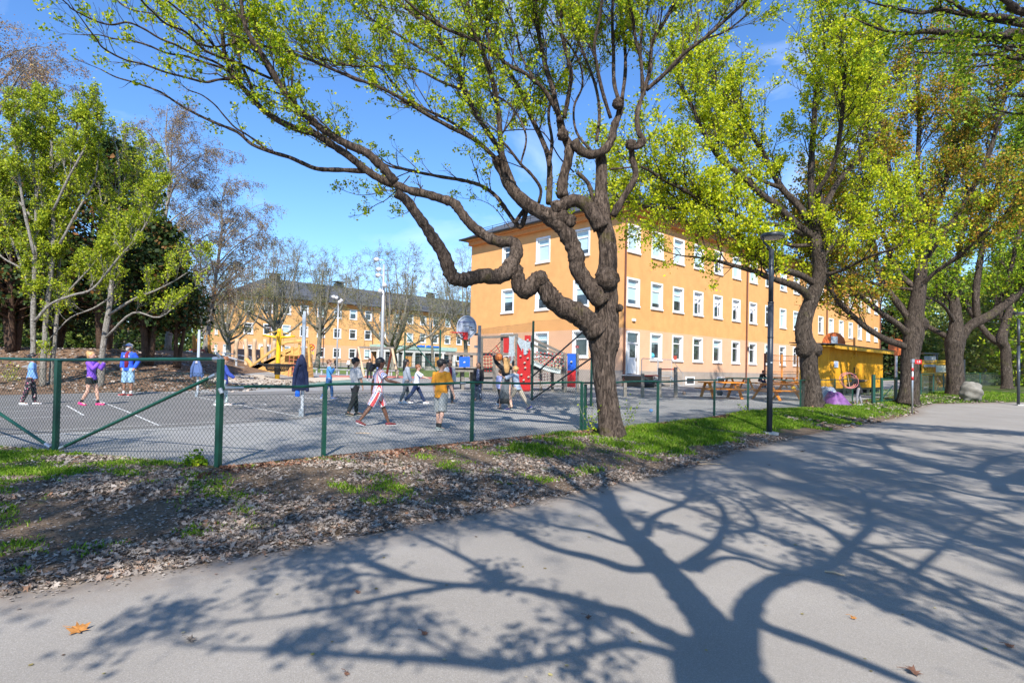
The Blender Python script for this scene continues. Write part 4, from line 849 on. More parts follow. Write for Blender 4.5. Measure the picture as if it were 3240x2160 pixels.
# limbs of the same tree that throw the long shadows across the far path
def shade(pts, r0, r1, z, k=.45, b=2.4, lo=3.8, sp=True, gap=.4, ln=1.0, lvl=2, T=None):
    T = T or t; w_ = []
    for p_ in pts:
        g_ = G(*z(p_)); h = max(k * g_[1] + b, lo); w_.append(g_ - LD * (h / -LD[2]))
    q, rad = T.limb(w_, r0, r1, 10, 5)
    if sp: T.sprout(q, rad, gap, ln, lvl, .15, bias=(0, 0, .25), split=2, up=.2, wig=.3)
    return np.array(w_)
zW = lambda p: (1600 + p[0] / 1.434, 1250 + p[1] / 1.434)
keep_S, keep_T = t.S, t.tips; t.S, t.tips = [], []
s1 = shade([(2352, 400), (2200, 380), (2060, 350), (1900, 310), (1750, 268), (1620, 240), (1500, 212), (1380, 200)], .26, .06, zW, k=.5, b=1.6)
shade([(2500, 470), (2352, 450), (2260, 440), (2230, 400), (2180, 370), (2150, 330), (2230, 290), (2300, 270)], .13, .05, zW, k=.5, b=1.6)
shade([(2500, 500), (2300, 480), (2100, 450), (1900, 400), (1700, 380), (1500, 340)], .08, .03, zW, k=.5, b=1.6)
shade([(2060, 350), (1900, 360), (1700, 330), (1500, 330), (1300, 310)], .07, .03, zW, k=.5, b=1.6)
shade([(1750, 268), (1700, 210), (1660, 190), (1560, 170)], .08, .03, zW, k=.5, b=1.6)
t.limb([base + [0, .3, 5], base * .5 + s1[0] * .5 + [0, 0, 3], s1[0]], .28, .26)
A = np.array([x[1] for x in t.S]); pr = np.array([proj(x) for x in A]); vis = (A[:, 1] > .2) & (pr[:, 0] > -150) & (pr[:, 0] < 3300) & (pr[:, 1] > -60); t.S = [a_ for a_, v in zip(t.S, vis) if not v] + keep_S
A = np.array(t.tips); pr = np.array([proj(x) for x in A]); vis = (A[:, 1] > .2) & (pr[:, 0] > -150) & (pr[:, 0] < 3300) & (pr[:, 1] > -60); t.tips = list(A[~vis]) + keep_T
t.finish('maple_tree', 'maple outside the right edge whose leafy boughs hang into the upper right corner', 'tree', base, bark_maple, L_right, .06, 7, .07, thin=.7, group=GR)
# the maple behind the viewpoint: its limbs draw the large forked shadow on the path
t = Tree(32)
m1 = shade([(1075, 1420), (1060, 1305), (1010, 1180), (930, 1040), (830, 920), (730, 800), (640, 700), (560, 620), (500, 560), (470, 490), (450, 430)], .155, .105, zW, lo=4.2, sp=False)
b0 = np.array([1.9, -5.2, -.2]); t.limb([b0, b0 + [-.1, .2, 1.6], b0 * .55 + m1[0] * .45 + [0, 0, .8], m1[0], m1[1]], .40, .21, 14)
m2 = shade([(1060, 1250), (1080, 1080), (1100, 970), (1150, 890), (1250, 835), (1400, 795), (1500, 755), (1560, 690), (1610, 640), (1650, 590), (1640, 520), (1620, 440), (1560, 405)], .095, .03, zW, lo=4.2, gap=.8)
for pts, r0, r1 in (([(470, 490), (400, 470), (300, 400), (230, 340), (180, 300)], .07, .03), ([(640, 640), (650, 580), (700, 535), (790, 500), (850, 440), (860, 350)], .055, .03), ([(800, 790), (870, 740), (940, 690), (975, 630), (1000, 570), (960, 490), (880, 430), (840, 400)], .07, .025),
                    ([(860, 800), (900, 775), (980, 740), (1080, 745), (1200, 790), (1330, 800)], .04, .03), ([(1000, 620), (1120, 610), (1130, 560), (1060, 490), (950, 440)], .05, .02), ([(640, 700), (500, 660), (380, 620), (260, 600), (100, 560), (0, 520)], .05, .02), ([(700, 780), (560, 790), (400, 740), (200, 690), (50, 620), (-150, 560), (-300, 520)], .065, .03),
                    ([(980, 1120), (850, 1130), (700, 1080), (560, 1000), (420, 960), (200, 900), (0, 870), (-250, 860), (-450, 830)], .085, .03), ([(1040, 1230), (900, 1230), (700, 1160), (520, 1130), (300, 1180), (0, 1230)], .06, .03), ([(1560, 690), (1700, 740), (1850, 810), (2000, 880), (2200, 985), (2420, 1100)], .085, .03),
                    ([(1400, 800), (1550, 880), (1700, 950), (2000, 1080), (2352, 1230)], .07, .025), ([(1110, 1010), (1200, 1060), (1400, 1130), (1700, 1250), (1900, 1330)], .07, .03), ([(1560, 690), (1480, 620), (1350, 545), (1200, 465), (1050, 400)], .055, .02), ([(1560, 700), (1750, 690), (1950, 690), (2150, 680)], .035, .015), ([(1130, 740), (1040, 720), (960, 690)], .03, .02),
                    ([(450, 430), (440, 360), (380, 300), (250, 250)], .06, .03), ([(520, 600), (420, 520), (330, 480), (280, 470)], .05, .02), ([(-450, 830), (-650, 740), (-800, 650)], .05, .02), ([(0, 870), (-150, 760), (-350, 660), (-500, 600)], .04, .02), ([(-200, 860), (-450, 900), (-700, 950), (-1000, 1000)], .04, .02), ([(0, 1230), (-300, 1200), (-700, 1180), (-1100, 1150)], .05, .02),
                    ([(1640, 520), (1750, 440), (1900, 420)], .03, .015), ([(1850, 810), (1950, 720), (2150, 560), (2300, 520)], .035, .015), ([(700, 400), (620, 330), (700, 250), (850, 250)], .03, .015), ([(850, 350), (1000, 330), (1150, 300)], .03, .015)):
    shade(pts, r0, r1, zW, lo=4.2, gap=.55, ln=1.1)
t.finish('maple_tree', 'maple outside the view whose forked shadow covers the path', 'tree', b0, bark_maple, L_right, .06, 6, .08, thin=.5, cull=True, group=GR)
# more maples behind and beside the viewpoint: their high crowns speckle the bank, the path and the yard
def canopy(seed, label, b0, r0, forks, region, n, ln=1.6, gap=.5, thin=.5, zr=(9, 15)):
    t = Tree(seed); b0 = np.array(b0, float); top = b0 + np.array(forks); q, rad = t.limb([b0, b0 * .6 + top * .4 + [.15, 0, 0], top], r0, r0 * .7, 12)
    for k in range(n):
        x0, x1, y0, y1 = region; g = np.array([t.r.uniform(x0, x1), t.r.uniform(y0, y1), 0.0]); z = t.r.uniform(*zr); e = g - LD * (z / -LD[2]); m_ = top * .5 + e * .5 + [0, 0, (z - top[2]) * .12] + t.r.normal(size=3) * .4
        lq, lr = t.limb([top, top * .75 + m_ * .25, m_, e], r0 * .2, .02, 7, 4); t.sprout(lq, lr, gap, ln, 2, .35, bias=(0, 0, .2), split=2, up=.3, wig=.35)
    t.finish('maple_tree', label, 'tree', b0, bark_maple, L_right, .07, 7, .1, thin=thin, cull=True, group=GR)
canopy(35, 'maple outside the view that shades the leafy left bank', (-7.5, -6.5, -.2), .30, (.3, .6, 4.2), (-9, -.5, 4.2, 8.2), 8, thin=.5, zr=(7, 11), gap=.42, ln=1.8)
canopy(36, 'high crowned maple outside the view that speckles the middle of the yard', (4.5, -7.5, -.2), .34, (.2, .8, 6.5), (-5, 8, 9.5, 17), 15, zr=(11, 17), gap=.6, ln=2.0, thin=.5)
canopy(37, 'maple outside the view that throws streaks over the right part of the path', (11.5, -3.0, -.2), .32, (.2, .8, 5), (5, 19, 10, 21), 8, zr=(9, 15), gap=.6, ln=1.8, thin=.5)
# ---------------------------------------------------------------- trees on the left
zL = lambda p: (p[0] / 1.425, p[1] / 1.425)
def multi(seed, name, label, stems, limbs, d, bark, leafm, leaf_size, per, cloud, gap, ln, lvl=2, thin=1.0, up=.6, bias=(0, 0, .6), ext=1.0, group=None, kind2=None, start=.3, cat='tree', droop=0.0, z=zL, split=2, spread=(15, 38), wig=.22):
    t = Tree(seed); t.rmin = .0065; first = None
    for pts, r0, r1, dd in list(stems) + list(limbs):
        w_ = trace(z, pts, d + dd * .5, d + dd)
        if first is None: first = w_[0]
        if (pts, r0, r1, dd) in stems: w_ = np.vstack([[w_[0][0], w_[0][1], float(hgt(w_[0][0], w_[0][1])) - .1], w_])
        if ext:
            v = w_[-1] - w_[-2]; v /= np.linalg.norm(v); w_ = np.vstack([w_, w_[-1] + v * ext])
        q, rad = t.limb(w_, r0, r1, 8, 4); t.sprout(q, rad, gap, ln, lvl, start, bias=bias, split=split, up=up, wig=wig, spread=spread, droop=droop)
    print(name, len(t.S), len(t.tips))
    return t.finish(name, label, cat, (first[0], first[1], float(hgt(first[0], first[1]))), bark, leafm, leaf_size, per, cloud, group, thin, kind2=kind2)
multi(41, 'maple_tree', 'multi stemmed young maple with pale bark and yellow green tops at the left edge',
    [([(148, 1640), (150, 1560), (150, 1400), (158, 1150), (165, 950), (150, 700), (130, 560)], .12, .04, 0), ([(195, 1640), (200, 1560), (210, 1400), (238, 1150), (240, 950), (230, 750), (240, 560)], .12, .04, .5), ([(235, 1640), (245, 1560), (260, 1350), (272, 1100), (300, 900), (330, 700), (345, 580)], .10, .03, 1.2)],
    [([(150, 1380), (120, 1250), (60, 1100), (20, 980), (0, 850), (-40, 700)], .07, .02, .5), ([(155, 1150), (110, 950), (80, 750), (60, 560)], .06, .02, -.8), ([(240, 1100), (190, 900), (190, 700), (190, 520)], .06, .02, 1.5), ([(155, 1450), (230, 1370), (330, 1330), (420, 1300), (520, 1180), (640, 1040), (700, 920)], .06, .015, -1), ([(270, 1100), (350, 950), (430, 800), (450, 600)], .05, .015, 0),
     ([(210, 1420), (320, 1300), (430, 1180), (520, 1050)], .05, .015, 1), ([(158, 1250), (80, 1200), (0, 1150), (-60, 1050)], .05, .015, 0), ([(160, 1000), (60, 880), (-20, 800), (-80, 650)], .05, .015, 1.5), ([(240, 950), (310, 800), (390, 650), (400, 560)], .05, .015, -1)],
    23, bark_pale, L_left, .075, 9, .085, .30, 1.15, thin=.50, ext=.2)
multi(42, 'maple_tree', 'slender pale stemmed maple with long bare side branches on the mulch mound', [([(458, 1640), (465, 1560), (490, 1400), (512, 1200), (530, 1020), (540, 850), (530, 700)], .14, .03, 0)],
    [([(490, 1420), (600, 1350), (700, 1310), (780, 1270), (850, 1225)], .055, .012, -1), ([(500, 1340), (420, 1390), (320, 1430), (250, 1500)], .04, .012, -.6), ([(510, 1200), (600, 1080), (660, 960), (700, 840)], .05, .012, .5), ([(478, 1520), (600, 1410), (720, 1430), (830, 1340)], .05, .012, -1), ([(515, 1180), (470, 1000), (450, 860), (430, 760)], .05, .012, .5), ([(530, 1050), (600, 900), (620, 760)], .04, .012, 1)],
    24, bark_pale, L_left, .075, 7, .085, .42, 1.2, thin=.4, ext=.3)
GB = 'birches in the background'
def birch(seed, label, x, ytop, ybase, d, wd, leafm=L_birch, nb=26, name='birch_tree', bark=bark_pale, per=2, thin=.6, lsz=.085, ln=1.6, group=GB, lean=0, drp=.9):
    t = Tree(seed); t.rmin = .008; b = P(x, ybase, d); b = np.array([b[0], b[1], float(hgt(b[0], b[1]))]); top = P(x + lean, ytop, d); H = top[2] - b[2]; Wd = wd / F * d / 2
    pts = [b + (top - b) * f + t.r.normal(size=3) * np.array([.18, .18, 0]) * (f > 0) for f in (0, .15, .3, .5, .7, .85, 1)]
    q, rad = t.limb(pts, H * .012 + .04, .02, 10, 5)
    for i in range(nb):
        f = .22 + .72 * (i + t.r.random()) / nb; p = q[int(f * (len(q) - 1))]; az = t.r.uniform(0, 6.28); reach = Wd * math.sin(min(1, (1.04 - f) * 2.2) * 1.57) * t.r.uniform(.6, 1.05) * (.6 + .4 * min(1, f * 3))
        dirh = np.array([math.cos(az), math.sin(az), 0]); w_ = [p, p + dirh * reach * .35 + [0, 0, reach * .45], p + dirh * reach * .75 + [0, 0, reach * .8], p + dirh * reach + [0, 0, reach * .85]]
        lq, lr = t.limb(w_, rad[int(f * (len(q) - 1))] * .5, .012, 5, 3); t.sprout(lq, lr, .55, ln, 2, .15, bias=(0, 0, .1 if drp else .4), split=2, up=.25, wig=.35, droop=drp, spread=(25, 55))
    print(name, len(t.S), len(t.tips))
    return t.finish(name, label, 'tree', b, bark, leafm, lsz, per, .16, group, thin)
birch(51, 'tall birch with purple brown twigs between the dark yews and the far school', 530, 335, 1120, 42, 330, nb=34)
birch(52, 'shorter leaning birch with thin twigs right of the tall birch', 650, 560, 1130, 46, 290, nb=26, lean=70)
birch(53, 'birch top with reddish hanging twigs in the upper left corner', -30, 20, 1100, 33, 420, leafm=leafmat('reddish_catkins', [(0.0, (.25, .16, .07)), (.5, (.34, .18, .10)), (1.0, (.38, .28, .10))], .2), nb=34)
birch(54, 'thin birch leaning beside the corner of the far school', 640, 760, 1140, 50, 230, leafm=L_bud, nb=18)
GD = 'bare lime trees before the far school'
def bare(seed, label, x, xt, ytop, d, wd, split_y, r0=.32, leafm=L_bud, nb=15, name='lime_tree', per=4, fork=None, dens=1.0):
    t = Tree(seed); t.rmin = .010; b = G(x, 1175); b = P(x, 1160, d); b = np.array([b[0], b[1], float(hgt(b[0], b[1]))]); top = P(xt, ytop, d); H = top[2] - b[2]; sp = P((x + xt) / 2, split_y, d); Wd = wd / F * d / 2
    mid = b * .5 + sp * .5 + [.1, 0, 0]; q, rad = t.limb([b, mid, sp], r0, r0 * .62, 12, 5)
    for i in range(nb):
        f = .62 + .38 * i / (nb - 1); p = q[int(f * (len(q) - 1))]; az = i * 2.4 + t.r.uniform(-.4, .4); tilt = t.r.uniform(.25, 1.0) if i < nb - 2 else .08; rr = Wd * tilt; hh = (top[2] - p[2]) * (1.0 - .50 * tilt ** 2) * t.r.uniform(.85, 1)
        dh = np.array([math.cos(az), math.sin(az), 0]); w_ = [p, p + dh * rr * .42 + [0, 0, hh * .18], p + dh * rr * .85 + [0, 0, hh * .52] + t.r.normal(size=3) * .3, p + dh * rr * 1.02 + [0, 0, hh * .92]]
        lq, lr = t.limb(w_, r0 * .42, .03, 7, 4, rough=.1); t.sprout(lq, lr, .95 / dens, Wd * .42, 2, .1, bias=(0, 0, .1), split=2, up=.25, wig=.6, spread=(25, 65))
    print(name, len(t.S), len(t.tips))
    return t.finish(name, label, 'tree', b, bark_grey, leafm, .085, 3, .2, GD, .35, sides=3)
bare(61, 'bare lime tree with a knotty trunk, leftmost in front of the far school', 722, 715, 830, 62, 270, 1040)
bare(62, 'tall bare lime tree just left of the yellow swing mast', 868, 875, 745, 70, 320, 1010, .36)
bare(63, 'bare lime tree left of the small floodlight pole', 1002, 1025, 792, 74, 290, 1010, .33)
bare(64, 'broad bare lime tree with forked trunk behind the tall floodlight pole', 1248, 1225, 780, 66, 400, 1080, .45, nb=13)
bare(65, 'bare lime tree between the far and the near school', 1474, 1462, 805, 78, 300, 1020, .34)
bare(66, 'thin bare lime tree in front of the far school, right of the broad one', 1370, 1350, 900, 88, 220, 1020, .25)
# ---------------------------------------------------------------- dark yews on the mound, woods on the right
def blob_tree(seed, name, label, x, ybase, d, wpx, ytop, leafm, bark, n, lsz, stems=3, group=None, low=.08, cat='tree', clump=.55, per=26):
    t = Tree(seed); b = P(x, ybase, d); b = np.array([b[0], b[1], float(hgt(b[0], b[1]))]); H = P(x, ytop, d)[2] - b[2]; Wd = wpx / F * d / 2
    C = []
    for k in range(stems):
        az = k * 2.3 + seed; o = np.array([math.cos(az), math.sin(az), 0]) * Wd * .12
        q, rad = t.limb([b + o * .4, b + o + [0, 0, H * .2], b + o * 2 + [0, 0, H * .5], b + o * 1.6 + [0, 0, H * .88]], .10 + H * .011, .03, 9, 5)
    while len(C) < n:
        f = t.r.random() ** .8; u = low + (1 - low) * f; env = math.sqrt(max(0.02, 1 - ((u - .42) / .60) ** 2)) * (1.0 if u < .75 else 1.05 - u * .15)
        az = t.r.uniform(0, 6.28); rr = env * Wd * math.sqrt(t.r.uniform(.12, 1)) * (1 + .22 * math.sin(az * 3 + u * 9 + seed)); p = b + np.array([math.cos(az) * rr, math.sin(az) * rr, u * H + .3])
        C.append(p)
    C = np.array(C); 
    # boughs carry the clumps
    ax = b + np.array([0, 0, 1]) * (np.clip((C[:, 2] - b[2]) * .8, .3, None))[:, None]; sel = t.r.random(len(C)) < .5
    mid = (ax + C) / 2 + [0, 0, .15]; t.mb.prisms(ax[sel], mid[sel], np.full(sel.sum(), .05), np.full(sel.sum(), .03), 4); t.mb.prisms(mid[sel], C[sel], np.full(sel.sum(), .03), np.full(sel.sum(), .012), 4)
    L = np.repeat(C, per, 0) + t.r.normal(size=(len(C) * per, 3)) * np.array([clump, clump, clump * .55]) * .6
    th_ = thing(name, label, cat, b, 0, group); t.mb.build('trunk', bark, th_, True); m = MB(); m.leaves(L, lsz); m.build('crown', leafm, th_); return th_
GY = 'dark yews on the mulch mound'
blob_tree(71, 'yew_tree', 'tall dark yew behind the multi stemmed maple', 330, 1085, 33, 360, 470, L_yew, bark_dark, 520, .22, 5, GY, low=.16)
blob_tree(72, 'yew_tree', 'dark yew at the far left edge of the mound', 40, 1085, 31, 330, 560, L_yew, bark_dark, 420, .22, 4, GY, low=.14)
blob_tree(73, 'yew_tree', 'rounded dark yew above the man in the blue jacket', 470, 1105, 30, 240, 720, L_yew, bark_dark, 330, .20, 4, GY, low=.24)
blob_tree(74, 'yew_tree', 'small dark yew at the right end of the mound', 560, 1130, 31, 160, 900, L_yew, bark_dark, 160, .18, 2, GY, low=.38)
blob_tree(75, 'yew_tree', 'low spreading yew behind the pale stems', 180, 1100, 35, 320, 760, L_yew, bark_dark, 300, .22, 4, GY, low=.10)
GW = 'trees beyond the yellow shed'
for i, (x, yb, d, w_, yt, lm_, n, st) in enumerate(((2830, 1200, 82, 120, 985, L_yew, 160, 'dark spruce like tree just right of the near school'), (2900, 1200, 90, 230, 880, L_far, 260, 'light green tree behind the orange backboard'), (3010, 1200, 80, 240, 900, L_far, 260, 'hazy green tree seen between the third and fourth maples'),
      (3120, 1200, 70, 220, 870, L_far, 260, 'bright green bushy tree right of the boulder'), (3230, 1200, 62, 260, 800, L_far, 300, 'leafy tree filling the right edge behind the lamp'), (3330, 1200, 55, 320, 700, L_right, 260, 'darker leafy tree cut by the right edge'))):
    blob_tree(80 + i, 'woodland_tree', st, x, yb, d, w_, yt, lm_, bark_grey, n, .42 if d > 60 else .34, 2, GW, low=.02, clump=1.1, per=22)

for i, (x, yb, d, w_, yt, lm_, n, st) in enumerate(((-60, 1120, 62, 420, 760, L_yew, 260, 'dark evergreen behind the left edge of the mound'), (170, 1120, 66, 380, 800, L_far, 240, 'green tree far behind the pale stems'), (370, 1120, 70, 340, 840, L_yew, 240, 'dark evergreen far behind the yews'), (540, 1125, 78, 220, 930, L_far, 200, 'soft green tree far behind the birches'))):
    blob_tree(90 + i, 'woodland_tree', st, x, yb, d, w_, yt, lm_, bark_grey, n, .40, 3, 'trees far behind the mound', low=.0, clump=1.3, per=24)

# far woods that close the view on both sides: one mass
r_ = np.random.default_rng(77); C = []
for x0, x1, y0, y1, n, hh in ((-190, -62, 95, 130, 1500, 10), (66, 230, 95, 150, 1900, 11), (150, 300, 60, 120, 700, 10)):
    x = r_.uniform(x0, x1, n); y = r_.uniform(y0, y1, n); top = hh * (.65 + .35 * np.sin(x * .21 + 1) * np.cos(x * .083)); z = hgt(x, y) + r_.uniform(0, 1, n) ** .8 * top; C.append(np.column_stack([x, y, z]))
C = np.vstack(C); C = np.repeat(C, 16, 0) + r_.normal(size=(len(C) * 16, 3)) * [1.3, 1.3, .9]; m = MB(); m.leaves(C, .95); o = m.build('distant_woods', leafmat('woods_leaves', [(0.0, (.05, .08, .02)), (.5, (.11, .15, .035)), (1.0, (.22, .24, .07))], .2)); o['kind'] = 'stuff'; tag(o, 'far off woods closing the view behind the trees', 'woods')
# ================================================================== fences
M_green = mat('fence_green', (.008, .060, .038), .35, var=.15, nscale=4); M_galv = mat('galvanised', (.42, .44, .46), .38, .75, var=.15); M_wire = mat('green_wire', (.02, .045, .032), .45); M_greyp = mat('grey_pole', (.50, .52, .55), .35, .35, var=.06)
M_black = mat('black_paint', (.02, .021, .024), .3, var=.2)
def chain_link(mb, A, B, zb, zt, cell=.058, r=.0020, top=True):
    """diamond wire mesh between two ground points, zb/zt heights over ground"""
    A = np.array(A, float)[:2]; B = np.array(B, float)[:2]; L = np.linalg.norm(B - A); n = int(L / cell); h = zt - zb; m = int(h / (cell * .58)); 
    s = np.arange(n + 1) * L / n; hh = zb + np.arange(m + 1) * h / m
    P0 = []; P1 = []
    for ph in (0, 1):
        off = (lambda j: (j % 2) * L / n * .5) if ph == 0 else (lambda j: L / n * (1 - (j % 2) * .5))
        for j in range(m):
            a = s[:-1, None] + off(j); b = s[:-1, None] + off(j + 1)
            P0.append(np.column_stack([a[:, 0], np.full(len(a), hh[j])])); P1.append(np.column_stack([b[:, 0], np.full(len(a), hh[j + 1])]))
    P0 = np.vstack(P0); P1 = np.vstack(P1); d = (B - A) / L
    def W(p): xy = A + d * p[:, :1]; g = hgt(xy[:, 0], xy[:, 1]); return np.column_stack([xy, g + p[:, 1] + .008 * np.sin(p[:, 0] * 5)])
    mb.prisms(W(P0), W(P1), np.full(len(P0), r), np.full(len(P0), r), 3)
    for z in (zb, zt) if top else (zb,): q = A + d * np.linspace(0, L, 8)[:, None]; mb.tube(np.column_stack([q, hgt(q[:, 0], q[:, 1]) + z - (.02 if z == zb else 0)]), .0025, 4, False)
def gz_(p): return float(hgt(p[0], p[1]))
posts = [FA] + [G(*p)[:2] for p in ((1040, 1447), (1518, 1400), (1862, 1364), (2090, 1338), (2268, 1316.6), (2406, 1301), (2525, 1289), (2619, 1284), (2697, 1282), (2770, 1277))]
posts = [FA + fdir * ((p - FA) @ fdir) for p in posts]
HF = 1.03
fence = thing('chain_link_fence', 'long low green chain link fence along the path, with a round top rail', 'fence', (FA[0], FA[1], 0))
for i, p in enumerate(posts):
    if i == 0: continue
    z = gz_(p); m = MB(); m.bar((p[0], p[1], z - .1), (p[0], p[1], z + HF), .05, .05, (fdir[0], fdir[1], 0))
    if i == 3: q = p + fdir * .13; m.bar((q[0], q[1], z - .1), (q[0], q[1], z + HF - .03), .05, .05, (fdir[0], fdir[1], 0))
    m.build('post', M_green, fence)
railz = [.99, 1.02, 1.04, 1.03, 1.05, 1.07, 1.05, 1.03, 1.03, 1.03, 1.03]
for i in range(len(posts) - 1):
    a, b = posts[i], posts[i + 1]; m = MB(); n = 8; q = np.array([a + (b - a) * k / n for k in range(n + 1)]); zz = [gz_(x) + railz[i] + (railz[i + 1] - railz[i]) * k / n + .012 * math.sin(k * .8 + i) for k, x in enumerate(q)]
    m.tube(np.column_stack([q, zz]), .021, 10); m.build('top_rail', M_green, fence)
    m = MB(); chain_link(m, a, b, .0, .90, .062 if i < 5 else .07, .0022); m.build('wire_mesh', M_wire, fence)
m = MB(); a = FA + fdir * .05; b = FA + fdir * .28; m.tube([(*a, .99), (*b, .992)], .028, 10); m.tube([(*(posts[2] + fdir * -.3), 1.035), (*(posts[2] + fdir * -.18), 1.037)], .0235, 10); m.build('rail_sleeve', M_galv, fence)
# tall section on the left
pl = G(175, 1425)[:2]; dl = (pl - FA) / np.linalg.norm(pl - FA); lp = [FA, pl, pl + dl * 3.05, pl + dl * 6.1]; HT = 1.30
f2 = thing('chain_link_fence', 'taller green chain link fence section on the left, with diagonal braces', 'fence', (pl[0], pl[1], 0))
for i, p in enumerate(lp):
    m = MB(); w_ = .064 if i < 2 else .06; hh = 1.36 if i == 0 else HT; m.bar((p[0], p[1], -.1), (p[0], p[1], hh), w_, w_, (dl[0], dl[1], 0)); m.build('post', M_green, f2)
m = MB(); m.tube([(*FA, 1.36), (*(FA + dl * 1.5), 1.335), (*pl, 1.305), (*lp[2], 1.31), (*lp[3], 1.31)], .023, 12); m.build('top_rail', M_green, f2)
m = MB(); m.tube([(*(FA + dl * -.02), 1.36), (*(FA + dl * .12), 1.358)], .03, 12); m.tube([(*(FA + fdir * -.045), 1.42), (*(FA), 1.36), (*FA, 1.28)], .02, 8); 
nb = np.array([fnor[0], fnor[1]]) * .06
bA = FA + nb * .3 + dl * .08; bB = pl + nb * .3 - dl * .10; bC = pl + nb * .3 + dl * .1; bD = lp[2] + nb * .3 - dl * .1
def lerp(a, b, t): return np.array(a) * (1 - t) + np.array(b) * t
d0 = np.array([*bA, 1.16]); d1 = np.array([*bB, .04]); e0 = np.array([*bC, .04]); e1 = np.array([*bD, 1.1])
m.build('clamp', M_galv, f2)
for q_ in ([d0, lerp(d0, d1, .035)], [lerp(d0, d1, .965), d1], [e0, lerp(e0, e1, .04)], [np.array([FA[0] + .05, FA[1] - .05, .93]), np.array([FA[0] + .02, FA[1] - .05, .99])]): m = MB(); m.tube(q_, .028, 10); m.build('clamp', M_galv, f2)
m = MB(); m.tube([lerp(d0, d1, .03), lerp(d0, d1, .97)], .023, 12); m.build('brace', M_green, f2); m = MB(); m.tube([lerp(e0, e1, .03), e1], .023, 12); m.build('brace', M_green, f2)
for a, b in zip(lp[:-1], lp[1:]):
    m = MB(); chain_link(m, a, b, .0, 1.17, .062, .0022); m.build('wire_mesh', M_wire, f2)
# gate by the shed
ga_, gb_, gc_ = [G(*p)[:2] for p in ((2763, 1276), (2789, 1274), (2834, 1270))]
gt_ = thing('garden_gate', 'narrow green mesh gate in front of the yellow shed', 'gate', (gb_[0], gb_[1], gz_(gb_)))
for p, w_, h in ((ga_, .12, 1.30), (gb_, .09, 1.18), (gc_, .11, 1.22)):
    m = MB(); z = gz_(p); m.bar((p[0], p[1], z - .1), (p[0], p[1], z + h), w_, w_); m.build('post', M_green, gt_)
m = MB(); z = gz_(gb_)
for h in (.1, 1.12): m.bar((*gb_, z + h), (*gc_, z + h), .04, .04); m.bar((*ga_, z + h), (*gb_, z + h), .04, .04)
for k in range(22): m.bar((*ga_, z + .14 + k * .045), (*gc_, z + .14 + k * .045), .006, .006)
m.bar((*gb_, z + .15), (*lerp(gb_, gc_, .8), z + .8), .03, .03); m.build('gate_leaf', M_green, gt_)
# fence going on behind the fourth maple, with a green net
fp = [G(*p)[:2] for p in ((2913, 1250), (2953, 1242), (2985, 1238), (3050, 1225), (3100, 1222), (3170, 1218), (3290, 1216))]
f3 = thing('chain_link_fence', 'green chain link fence farther down, running past the boulder', 'fence', (fp[0][0], fp[0][1], gz_(fp[0])))
for p in fp: m = MB(); z = gz_(p); m.bar((*p, z - .1), (*p, z + 1.25), .07, .07); m.build('post', M_green, f3)
for a, b in zip(fp[:-1], fp[1:]):
    m = MB(); m.tube([(*a, gz_(a) + 1.25), (*b, gz_(b) + 1.25)], .03, 6); m.build('top_rail', M_green, f3); m = MB(); chain_link(m, a, b, .02, 1.15, .14, .004); m.build('wire_mesh', M_wire, f3)
# tall ball catch fence between the court and the climbing frame
GP = lambda *p: G(*p)
B0 = GP(1318, 1235); B1 = GP(1683, 1266); B2 = GP(1870, 1285); 
bcf = thing('ball_fence', 'tall green ball catching fence with slanting braces in front of the climbing frame', 'fence', (B1[0], B1[1], 0))
def pole_h(px_, ytop, g_): return P(px_, ytop, g_[1])[2]
qx = GP(1390, 1226); q0 = GP(1278, 1216)
h1 = pole_h(1683, 1015, B1)
for g_, h in ((q0, pole_h(1279, 1051, q0)), (qx, pole_h(1390, 1043, qx)), (B1, h1), (B2, pole_h(1870, 1030, B2))):
    m = MB(); m.tube([(g_[0], g_[1], g_[2] - .1), (g_[0], g_[1], h)], .045, 10); m.build('post', M_green, bcf)
for (a, b) in (((q0, pole_h(1279, 1053, q0)), (qx, .9)), ((B1, .08), (B2, 1.75)), ((B1, 1.0), (B2, h1 - .25))):
    m = MB(); m.tube([(a[0][0], a[0][1] - .08, a[1]), (b[0][0], b[0][1] - .08, b[1])], .03, 8); m.build('brace', M_green if a[0] is q0 else M_black, bcf)
g_ = GP(1505, 1235)
for a, b, z0, z1 in ((B1, B2, .05, h1 - .05), (g_, B1, .05, h1 - .1), (q0, qx, 0.0, 2.2), (qx, g_, 0, 1.2)):
    m = MB(); chain_link(m, a, b, z0, z1, .11, .0032); m.build('wire_mesh', M_wire, bcf)
